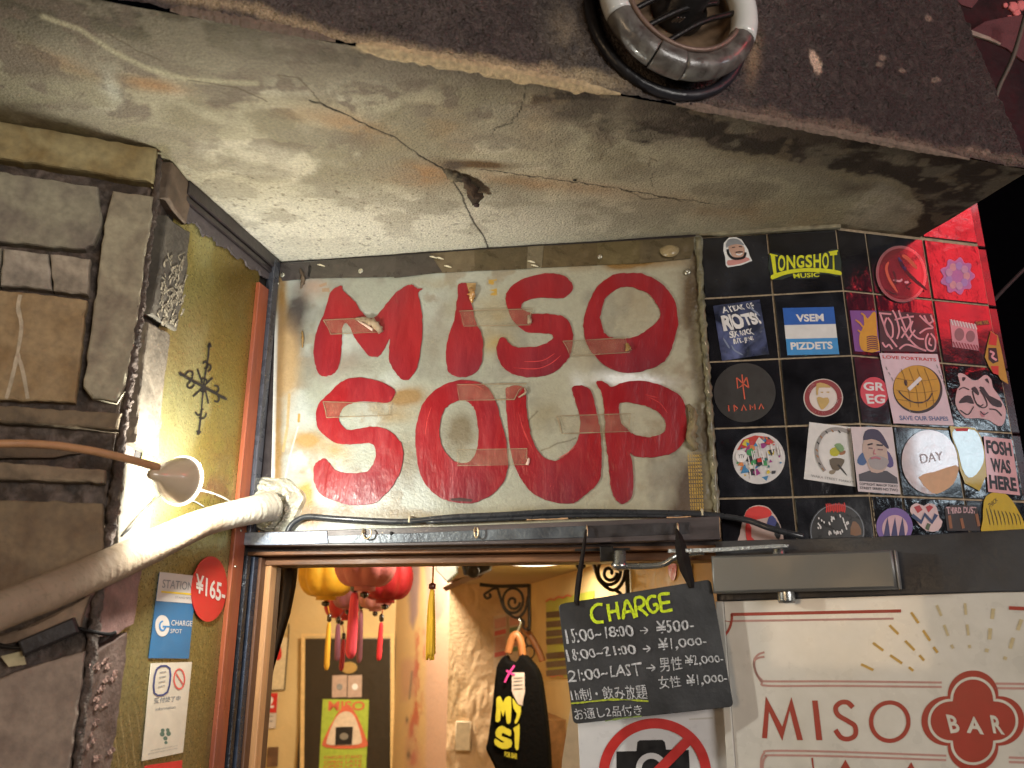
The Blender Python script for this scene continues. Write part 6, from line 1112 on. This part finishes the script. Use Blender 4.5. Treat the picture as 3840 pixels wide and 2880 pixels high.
# side wall of the corridor, painted
PS = Plane(PW.at(1683, 2400), (K.at(1480, 2400)-PW.at(1683, 2400))*np.array([1, 1, 0])*-1)
sp_ = thing('painted_side_wall', 'right hand corridor wall with pink and red brush strokes and grey drips of paint', 'wall', PS.P(-.3, 0))
M_pw = mat('painted_wall', attr=True, rough=.7, bump=.5, bs=60, var=.06)
lenS = np.linalg.norm((K.at(1480, 2400)-PW.at(1683, 2400))[:2])
def pwcol(x, y, U, V):
    n1 = fbm(x*.012, y*.006, 4, 91); n2 = fbm(x*.05, y*.02, 4, 92); c = np.ones(x.shape+(3,))*np.array((.54, .36, .17)); t = (x-1480)/205.
    c = mixc(c, (.52, .33, .24), sm(.50, .62, t+.1*(n1-.5)))
    c = mixc(c, (.24, .16, .18), sm(-12, 10, sdist(x, y, [(1532, 2080), (1575, 2080), (1572, 2200), (1565, 2300), (1548, 2360), (1536, 2330), (1534, 2200)])+8*(n2-.5))*.9)
    c = mixc(c, (.28, .17, .16), sm(-14, 10, sdist(x, y, [(1590, 2080), (1683, 2080), (1683, 2200), (1665, 2290), (1640, 2330), (1610, 2260)])+10*(n2-.5))*.75)
    rs = sm(26, 4, dline(x+30*(n2-.5), y+40*(n1-.5), [(1575, 2370), (1580, 2450), (1562, 2540), (1570, 2640), (1552, 2740), (1548, 2860)])); c = mixc(c, (.42, .07, .035), rs*.85*sm(.3, .6, n2))
    c = mixc(c, (.42, .2, .16), sm(50, 10, dline(x+30*(n1-.5), y, [(1540, 2500), (1530, 2700), (1560, 2880)]))*.5*sm(.35, .6, n1)); c = mixc(c, (.16, .13, .1), sm(6, 2, dline(x, y, [(1545, 2520), (1535, 2620)]))*.7); c = mixc(c, (.12, .09, .06), blob(x, y, 1526, 2700, 5, 12)*.9+blob(x, y, 1532, 2830, 8, 18)*.9)
    return c
quadgrid('wall_face', PS, [(-lenS-.02, .8), (0, .8), (0, -1.75), (-lenS-.02, -1.75)], 200, 500, pwcol, None, M_pw, sp_)
# rough plaster wall with outlet
pr = thing('rough_plaster_wall', 'trowelled beige plaster wall facing the doorway with a white outlet', 'wall', PW.at(1830, 2500))
M_rp = mat('trowelled_plaster', attr=True, rough=.75, bump=1, bs=80, var=.05)
def rpd(x, y, U, V): 
    n = fbm(U*9, V*3.5, 4, 95); return .009*np.abs(fbm(U*7+n*2, V*5-n, 4, 96)-.5)*2+.010*sm(.5, .7, n)
zc = CZ+float((PW.at(1985, 2191)-np.array([0, 0, CZ]))[2])
pu0, pu1 = PW.uv(1683, 2400)[0], PW.uv(1987, 2400)[0]
quadgrid('plaster_face', PW, [(pu0, zc-CZ), (pu1, zc-CZ), (pu1, -1.75), (pu0, -1.75)], 160, 420, lambda x, y, U, V: mixc(np.ones(x.shape+(3,))*np.array((.60, .43, .27)), (.5, .35, .2), sm(.45, .7, fbm(U*8, V*5, 4, 97))), rpd, M_rp, pr)
ou = thing('wall_outlet', 'off white plastic socket plate on the trowelled plaster wall', 'outlet', PW.at(1740, 2755)); oq = [(1712, 2702), (1768, 2704), (1766, 2812), (1708, 2812)]
fill('plate', PW, oq, .012, .014, mat('socket_plastic', (.55, .46, .33), .4), ou, 0, .003)
for t_ in (.22, .46, .7): fill('socket_slot', PW, sub(oq, .4, .72, t_, t_+.12), .0268, .001, mat('socket_grey', (.25, .2, .14), .5), ou)
fs_ = thing('notice_sheets', 'white notice sheets printed in red and green blocks on the plaster wall behind the shirt', 'notice', PW.at(1880, 2380))
for q, c_ in (([(1852, 2312), (1904, 2300), (1904, 2500), (1852, 2512)], mat('print_soft_red', (.5, .1, .08), .5)), ([(1908, 2304), (1952, 2296), (1950, 2480), (1908, 2490)], mat('print_soft_green', (.15, .22, .1), .5))):
    fill('sheet', PW, q, .022, .001, mat('notice_cream', (.56, .45, .34), .6), fs_)
    for t_ in (.28, .68): fill('print_block', PW, sub(q, .08, .9, t_, t_+.09), .025, .001, c_, fs_)
    for k in range(9): ribbon('text_line', PW, [bil(q, .12, .42+k*.028), bil(q, .88, .42+k*.028)], 2, .025, mat('print_soft_red'), fs_, n=0)
    fill('print_block', PW, sub(q, .08, .9, .06, .24), .025, .001, mat('print_faded_rose', (.5, .25, .2), .5), fs_)
# right wall
rw = thing('right_inner_wall', 'smooth yellow wall inside the bar on the right of the doorway', 'wall', WR.P(.8, 0)); box('wall', WR, 0, 1.98, -1.75, zc-CZ, -.1, 0, M_yw, rw)
mp_ = thing('menu_poster', 'lime green menu poster with dark photo rows half behind the chalkboard', 'menu', WR.at(2110, 2420)); q = [(2051, 2252), (2230, 2215), (2230, 2540), (2058, 2540)]
fill('sheet', WR, q, .002, .002, mat('lime_print2', (.36, .38, .05), .5, var=.1), mp_); ribbon('red_zigzag', WR, [(2052, 2256), (2068, 2246), (2084, 2250), (2100, 2238), (2118, 2242), (2134, 2232), (2150, 2236)], 7, .006, mat('print_coral'), mp_, n=0); ribbon('red_zigzag', WR, [(2062, 2534), (2080, 2538), (2100, 2532), (2120, 2538)], 5, .006, mat('print_coral'), mp_, n=0)
for y0 in (2292, 2328, 2362, 2392, 2446, 2478, 2510): fill('photo_row', WR, [(2054, y0+4), (2150, y0-6), (2150, y0+18), (2056, y0+26)], .006, .001, mat('photo_dark', (.06, .03, .015), .4, var=.6, vs=60), mp_)
pa = thing('lit_paper_sheet', 'blank yellow paper sheet with a red cartoon mark at the upper right of the doorway', 'paper', WR.at(2440, 2160)); fill('sheet', WR, [(2362, 2095), (2600, 2030), (2600, 2200), (2358, 2222)], .002, .002, mat('yellow_paper', (.62, .47, .2), .6), pa)
fill('red_mark', WR, [(2520, 2108), (2545, 2098), (2546, 2160), (2532, 2178), (2518, 2150)], .006, .001, P_red, pa, 2)
fl2 = thing('brown_cabinet', 'brown wooden cabinet edge low behind the shirt', 'cabinet', WR.at(2110, 2800)); box('carcass', WR, WR.uv(2048, 2700)[0], WR.uv(2122, 2700)[0], -1.75, WR.uv(2100, 2690)[1], .0, .08, mat('cabinet_wood', (.22, .10, .03), .5, var=.25, bump=.5), fl2, .003)
# ceilings
ic = thing('inner_ceiling', 'beige ceiling inside the bar', 'ceiling', (0.2, 2.5, zc)); Cn = Plane((0, 0, 0), (1, 0, 0), (0, 1, 0))
M_ceil = mat('ceiling_tan', (.45, .33, .19), .7, var=.08)
c1 = PW.at(1690, 2200); vs = [(c1[0]-.02, c1[1]+.02, zc), (WR.P(-.05, 0)[0]+.02, 3.46, zc), (float(WR.P(2.0, 0)[0])+.01, 1.42, zc), (-.02, 1.32, zc)]; mesh('ceiling_panel', vs+[(a, b, c+.1) for a, b, c in vs], [(3, 2, 1, 0), (4, 5, 6, 7), (0, 1, 5, 4), (1, 2, 6, 5), (2, 3, 7, 6), (3, 0, 4, 7)], M_ceil, ic)
vs = [(-1.9, 4.2, CZ+.62), (.35, 4.2, CZ+.62), (.30, 1.35, CZ+.5), (-.6, 1.35, CZ+.5)]; mesh('ceiling_panel', vs+[(a, b, c+.1) for a, b, c in vs], [(3, 2, 1, 0), (4, 5, 6, 7), (0, 1, 5, 4), (1, 2, 6, 5), (2, 3, 7, 6), (3, 0, 4, 7)], M_ceil, ic)
lw_ = thing('left_inner_wall', 'yellow left wall of the corridor behind the jamb', 'wall', (-.9, 2.8, 1.5)); LW = Plane(L.P(.12, 0, .0)+np.array([-.02, 0, CZ-ZS]), K.at(820, 2400)*np.array([1, 1, 0])-L.P(.12, 0)*np.array([1, 1, 0])); box('wall', LW, 0, 3.0, -1.75, .6, -.1, 0, M_yw, lw_)
# wrought iron brackets, shelf, shirt
M_iron = mat('wrought_iron', (.025, .018, .012), .5, .4, bump=.6, bs=100)
def scroll(pl, c, r, a0, turns, n=26, sgn=1, rx=1):
    return [ (c[0]+rx*r*(1-.75*i/n)*math.cos(a0+sgn*turns*2*math.pi*i/n), c[1]+r*(1-.75*i/n)*math.sin(a0+sgn*turns*2*math.pi*i/n)) for i in range(n+1)]
def bracket(th, pl, ox, oy, s, flip=1):
    def T(pts): return [(ox+flip*x*s, oy+y*s) for x, y in pts]
    def tb(nm, pts, r=.0045): tube(nm, [pl.at(x, y) for x, y in T(pts)], r, M_iron, th, seg=8, n=3)
    tb('top_bar', [(0, 0), (-60, 2), (-125, 2), (-185, -4)], .006); tb('back_bar', [(0, -6), (0, 60), (2, 140), (0, 170)], .006)
    tb('arch', [(-118, 10), (-108, 45), (-95, 85), (-68, 112), (-40, 120), (-14, 90), (-4, 40)]); tb('scroll', [(-150, 22), (-168, 34), (-158, 48), (-144, 40), (-150, 30)]); tb('scroll', [(-118, 10), (-135, 12), (-152, 22)])
    tb('ring', [(-60+38*math.cos(t), 56+46*math.sin(t)) for t in np.linspace(0, 6.28, 18)]); tb('scroll', [(-60+26*(1-t/9)*math.cos(t), 62+30*(1-t/9)*math.sin(t)) for t in np.linspace(0, 7, 16)]); tb('scroll', [(-40, 120), (-20, 135), (-22, 155), (-8, 165), (2, 150)])
b1 = thing('iron_bracket', 'black wrought iron scroll bracket on the plaster wall above the black shirt', 'bracket', D(1960, 2250, 3.0), 'wrought iron scroll brackets'); bracket(b1, Plane(D(1960, 2250, 2.9), head(95)), 1984, 2196, 1.0)
b2 = thing('iron_bracket', 'black wrought iron scroll bracket between the left chalkboard strap and the chrome pivot', 'bracket', D(2260, 2150, 2.1), 'wrought iron scroll brackets'); bracket(b2, Plane(D(2260, 2150, 2.1), head(95)), 2352, 2078, 1.12)
sf = thing('wall_shelf', 'thin dark wooden ledge end sloping under the ceiling left of the bracket', 'shelf', D(1720, 2180, 3.0)); tube('ledge', [D(1672, 2204, 3.2), D(1740, 2172, 3.0), D(1800, 2150, 2.8)], .014, M_dw, sf, seg=4, smooth=False)
dvc = thing('ceiling_projector', 'black gadget with pale grey box hanging under the bar ceiling', 'projector', D(1760, 2120, 2.4))
fill('pale_box', Plane(D(1680, 2140, 2.3), head(95)), [(1640, 2090), (1712, 2090), (1720, 2150), (1684, 2186), (1640, 2140)], 0, .03, mat('pale_grey_box', (.36, .40, .38), .5), dvc, 0, .003)
fill('black_body', Plane(D(1780, 2120, 2.35), head(95)), [(1690, 2085), (1900, 2085), (1850, 2112), (1842, 2140), (1790, 2162), (1746, 2160), (1738, 2120), (1700, 2112)], 0, .04, mat('black_plastic'), dvc, 0, .003)
lathe('lens', D(1775, 2140, 2.3), (0, -1, -.3), [(0, .018), (.01, .018), (.012, .012), (.006, 0)], mat('black_plastic'), dvc, seg=18)
SH = Plane(D(1910, 2600, 2.6), head(60)); th = thing('hanging_shirt', 'black shirt with bubbly yellow MISO SOUP print hanging side on from a wooden hanger', 'shirt', D(1910, 2550, 2.6))
out = [(1898, 2458), (1912, 2476), (1938, 2482), (1962, 2452), (1996, 2482), (2026, 2530), (2042, 2620), (2058, 2760), (2066, 2900), (2066, 3050), (1866, 3050), (1864, 2900), (1850, 2852), (1828, 2806), (1836, 2764), (1852, 2640), (1862, 2540), (1872, 2488)]
M_shirt = mat('black_cotton', (.004, .0035, .0035), .95, bump=1.2, bs=90, var=.3, spec=.08)
SP = Plane(D(1910, 2600, 2.6), head(100)); fill('shirt_body', SP, out, -.03, .05, M_shirt, th, 3, .009)
for p in ([(1880, 2500), (1890, 2700), (1885, 2900)], [(1990, 2500), (2005, 2700), (2015, 2900)], [(2025, 2600), (2035, 2900)]): tube('fold', [SP.at(*a)+SP.n*.014 for a in p], .012, M_shirt, th, seg=8)
M_yp = mat('yellow_shirt_print', (.62, .56, .04), .6, var=.08)
def r7_(pts): return [(1500+.5303*x, 2000+.5303*y) for x, y in pts]
for pts in ([(700, 1160), (725, 1148), (745, 1190), (760, 1160), (800, 1152), (800, 1300), (790, 1335), (770, 1330), (760, 1240), (745, 1290), (728, 1240), (724, 1315), (692, 1320), (698, 1240)], [(812, 1160), (838, 1200), (870, 1215), (862, 1290), (835, 1338), (826, 1320), (842, 1270), (818, 1230)], [(770, 1370), (800, 1385), (795, 1425), (745, 1400), (735, 1425), (800, 1450), (800, 1500), (740, 1512), (688, 1480), (690, 1440), (730, 1468), (752, 1462), (695, 1425), (700, 1375), (735, 1352)], [(815, 1372), (845, 1350), (860, 1350), (852, 1515), (828, 1500), (826, 1400)]): fill('shirt_print', SP, r7_(pts), .034, .003, M_yp, th, 2)
text('shirt_print', SP, 'FOR BAR', r7_([(755, 1530), (845, 1545), (842, 1585), (755, 1565)]), .036, M_yp, th, .03)
tube('hanger', [SP.at(1905, 2450), SP.at(1918, 2400), SP.at(1936, 2380), SP.at(1952, 2405), SP.at(1960, 2460)], .012, mat('hanger_wood', (.32, .12, .04), .45), th, seg=10); tube('hanger_hook', [SP.at(1935, 2385), SP.at(1944, 2360), SP.at(1952, 2335), SP.at(1945, 2320)], .003, mat('dull_chrome'), th, seg=8)
tg = [(1928, 2520), (1974, 2520), (1976, 2590), (1966, 2642), (1950, 2636), (1928, 2590)]; fill('price_label', SP, tg, .038, .001, mat('label_pink_white', (.6, .5, .46), .6), th)
for y in (2540, 2552, 2566, 2580): ribbon('label_text', SP, [(1935, y), (1968, y-2)], 4, .040, P_grey, th, n=0)
ribbon('pink_ribbon', SP, [[(1902, 2556), (1920, 2520), (1938, 2494)], [(1908, 2512), (1928, 2524), (1940, 2528)]], 7, .041, mat('hot_pink', (.7, .05, .3), .5), th)
sc2 = thing('hanging_rings', 'wire rings and a second wooden hanger behind the black shirt', 'hangers', D(1985, 2430, 2.9)); HP = Plane(D(1985, 2430, 2.95), head(95))
for c_, r_ in (((1986, 2402), 16), ((1984, 2446), 20)): tube('wire_ring', [HP.at(*p) for p in circ(c_[0], c_[1], r_, r_*1.2, 24)+[circ(c_[0], c_[1], r_, r_*1.2, 24)[0]]], .003, M_iron, sc2, seg=6, n=0)
tube('hanger', [HP.at(1960, 2350), HP.at(1985, 2380), HP.at(2020, 2440), HP.at(2034, 2480)], .012, mat('hanger_wood'), sc2, seg=8)
# lanterns
def lantern(label, x, y, rpx, dist, col, tas, tcol=None, tl=(0, 0, 0), emit=0, n=8, squash=.78):
    c = D(x, y, dist); r = rpx/3220.*dist; th = thing('silk_lantern', label, 'lantern', c, 'silk lanterns hanging in the corridor')
    m = mat('silk_%d_%d_%d' % tuple(int(a*100) for a in col), col, .6, var=.12, vs=30, bump=.4, bs=90)
    h = r*squash; prof = [(-h, r*.34)]+[(-h*math.cos(t), r*(.34+.66*math.sin(t)**.8)) for t in np.linspace(.12, math.pi-.12, 14)]+[(h, r*.34)]
    lathe('silk_body', c, (0, 0, 1), prof, m, th, seg=64, lobes=n, lobed=.13)
    lathe('lower_collar', c-np.array([0, 0, h]), (0, 0, -1), [(0, r*.34), (r*.12, r*.34), (r*.13, 0)], m, th, seg=24)
    for k in range(n):
        a = 2*math.pi*(k+.0)/n+.3; tube('rib', [c+np.array([math.cos(a)*r*(.34+.66*math.sin(t)**.8)*.97, math.sin(a)*r*(.34+.66*math.sin(t)**.8)*.97, -h*math.cos(t)]) for t in np.linspace(.12, math.pi-.12, 12)], .0012, m, th, seg=5, n=0)
    lathe('bead', c-np.array([0, 0, h+r*.24]), (0, 0, -1), [(-.008, 0), (-.004, r*.14), (.004, r*.14), (.009, 0)], mat('dark_bead', (.02, .012, .008), .2, coat=.8), th, seg=14)
    if tas:
        x0, y0, x1, y1, w = tas; pl = Plane(D((x0+x1)/2, y0, dist), head(90)); tm = mat('tassel_%d_%d_%d' % tuple(int(a*100) for a in (tcol or col)), tcol or col, .75, bump=1.5, bs=120, streak=(1, 1, .1), var=.25, vs=120)
        p0, p1 = D(x0, y0, dist), D(x1, y1, dist); rr = w/2/3220.*dist
        tube('tassel', [p0, p0*.9+p1*.1, p0*.5+p1*.5, p0*.1+p1*.9, p1], [rr*.45, rr*.8, rr*1.0, rr*1.0, rr*.3], tm, th, seg=14, n=4); lathe('knot', p0+np.array([0, 0, .012]), (0, 0, 1), [(-.012, 0), (-.008, rr*.9), (.006, rr*.9), (.012, 0)], mat('dark_bead'), th, seg=12)
        tube('cord', [c-np.array([0, 0, h]), p0+np.array([0, 0, .02])], .0016, tm, th, seg=6, n=0)
    tube('hanging_cord', [c+np.array([0, 0, h]), c+np.array([0, 0, .3])], .0015, mat('dark_wire'), th, seg=5, n=0)
    return th
lantern('bright yellow silk lantern with yellow tassel, leftmost in the corridor', 1228, 2150, 110, 2.3, (.62, .34, .02), (1234, 2334, 1224, 2514, 20), (.70, .38, .03))
lantern('big dusky pink silk lantern with long hot pink tassel in front of the others', 1372, 2105, 122, 2.05, (.42, .12, .12), (1330, 2222, 1314, 2470, 40), (.72, .06, .10))
lantern('deep red silk lantern with red tassel, rightmost in the corridor', 1448, 2165, 106, 2.3, (.30, .006, .010), (1430, 2334, 1420, 2478, 20), (.62, .02, .03))
lantern('small red silk lantern behind the yellow one with dark red tassel', 1284, 2262, 70, 2.9, (.42, .02, .02), (1288, 2398, 1280, 2516, 18), (.35, .02, .03))
lantern('plum coloured silk lantern with purple tassel behind the big pink one', 1306, 2232, 60, 2.7, (.30, .10, .12), (1268, 2340, 1264, 2478, 22), (.28, .10, .17))
lantern('dusky rose silk lantern with plum tassel behind the red one', 1410, 2228, 70, 2.6, (.45, .17, .15), (1354, 2286, 1346, 2486, 22), (.30, .11, .16))
ty = thing('yellow_tassel', 'long golden yellow tassel hanging alone from the lintel in the middle of the doorway', 'tassel', D(1618, 2300, 1.36)); tm = mat('gold_tassel', (.74, .42, .02), .7, bump=1.5, bs=150, streak=(1, 1, .1), var=.2, vs=150)
tube('cord', [D(1626, 2090, 1.34), D(1624, 2150, 1.34), D(1622, 2190, 1.34)], .0015, tm, ty, seg=6); lathe('bead', D(1621, 2198, 1.34), (0, 0, 1), [(-.006, 0), (-.004, .0058), (.003, .0058), (.006, 0)], mat('red_brown_bead', (.14, .03, .02), .15, coat=.9), ty, seg=16)
for k in range(14):
    a = rng.uniform(0, 6.28); r_ = .0045*math.sqrt(rng.uniform(0, 1)); o_ = np.array([math.cos(a)*r_, math.sin(a)*r_, 0]); tube('strand', [D(1621, 2212, 1.34)+o_*.4, D(1618, 2260, 1.34)+o_, D(1616, 2360, 1.34)+o_*1.5, D(1614+rng.normal(0, 2), 2462+rng.uniform(-12, 14), 1.34)+o_*1.6], .0022, tm, ty, seg=7, n=4)
# lamps inside: round ceiling lights above the sight line
def disc_lamp(name, label, loc, r, energy, col, th=1.0):
    t = thing(name, label, 'ceiling light', loc); lathe('diffuser', loc, (0, 0, -1), [(0, r), (.01*th, r), (.018*th, r*.8), (.022*th, 0)], mat(name+'_glow', col, .5, emit=3, var=0), t, seg=32); lathe('base', np.array(loc)+np.array([0, 0, .01]), (0, 0, 1), [(0, r*1.02), (.012, r*1.02), (.013, 0)], M_blk, t, seg=32)
    l = bpy.data.lights.new(name+'_light', 'AREA'); l.shape = 'DISK'; l.size = r*2; l.energy = energy; l.color = col; o = bpy.data.objects.new(name+'_light', l); COL.objects.link(o); o.parent = t; o.location = (0, 0, -.022*th-.002)
disc_lamp('corridor_light', 'round warm ceiling light of the corridor, above the lanterns', (-.42, 3.3, CZ+.52), .10, LAMP['hall'], (1, .85, .62)); disc_lamp('entry_light', 'round warm ceiling light just inside the doorway', (-.10, 1.95, CZ+.50), .08, LAMP['hall']*.5, (1, .86, .65))
disc_lamp('room_light', 'round warm ceiling light over the shirt', (.06, 2.35, zc-.001), .07, LAMP['room'], (1, .85, .62), .25)

# ============================================================ ACROSS THE ALLEY (behind the camera): what lights the place
ob = thing('opposite_house', 'dark shop house across the alley', 'house', (0, -2.2, 2)); box('wall', Plane((6, -2.4, 0), (-1, 0, 0)), 0, 12, 0, 5, -.2, 0, mat('opposite_wall', (.03, .025, .022), .9, bump=1), ob)
def lightbox(name, label, c, hd, w, h, col, strength, energy):
    pl = Plane(np.array(c, float), head(hd)); t = thing(name, label, 'lightbox', c); box('casing', pl, -w/2-.02, w/2+.02, -h/2-.02, h/2+.02, -.12, -.002, M_blk, t, .004); box('lit_face', pl, -w/2, w/2, -h/2, h/2, -.001, .004, mat(name+'_face', col, .4, emit=strength, var=0), t)
    l = bpy.data.lights.new(name+'_light', 'AREA'); l.shape = 'RECTANGLE'; l.size = w; l.size_y = h; l.energy = energy; l.color = col
    o = bpy.data.objects.new(name+'_light', l); COL.objects.link(o); n = Vector(pl.n); o.rotation_euler = (-n).to_track_quat('Z', 'Y').to_euler(); o.parent = t; o.location = tuple(pl.n*.006)
lightbox('white_street_fill', 'added unseen warm white fill panel for the street light across the alley', (1.75, -1.7, 2.15), 237, 1.2, .9, (1.0, .95, .89), 1.2, LAMP['street'])  # unseen panel added to supply the frontal street light
lightbox('amber_street_fill', 'added unseen amber fill panel across the alley to the left', (-1.5, -1.5, 1.9), 296, .7, .6, (1.0, .70, .42), 1.2, LAMP['warm'])  # unseen panel added to warm the light on the left
lightbox('red_neon_lightbox', 'red lit bar sign up the alley on the right', (2.42, .03, 3.16), 212, .36, .66, (1.0, .035, .05), 5.0, LAMP['red'])
lightbox('dim_red_glow_panel', 'added dim wine red glowing panel beside the red sign', (2.42, -.44, 3.0), 212, .46, .62, (.30, .015, .05), 1.1, .2)  # added glowing panel stands in for a wall lit red, mirrored in the tiles
lightbox('blue_white_tube_sign', 'narrow cold white lit sign below the red one', (2.42, -.13, 2.40), 212, .26, .22, (.75, .9, 1.0), 5.0, 1.2)
rl = thing('neon_lettering', 'white neon strokes and black stay wires in front of the red bar sign', 'neon letters', (2.40, .03, 3.35)); RP = Plane((2.40, .045, 3.16), head(212))
for k in range(9):
    a = -.15+.30*(k % 5)/4+rng.normal(0, .01); b = .16+.10*(k//5); tube('neon_stroke', [RP.P(a, b, .02), RP.P(a+rng.normal(0, .02), b+.03, .02), RP.P(a+rng.normal(.02, .02), b+.055, .02)], .009, mat('white_neon', (1, .86, .9), .3, emit=9, var=0), rl, seg=8)
for p in ([(-.2, .12), (.22, -.02)], [(-.2, -.02), (.05, -.12), (.2, -.34)], [(-.18, .22), (.2, .10)], [(.0, .3), (-.03, -.32)]): tube('stay_wire', [RP.P(a, b, .04) for a, b in p], .006, M_blk, rl, seg=6, n=2)
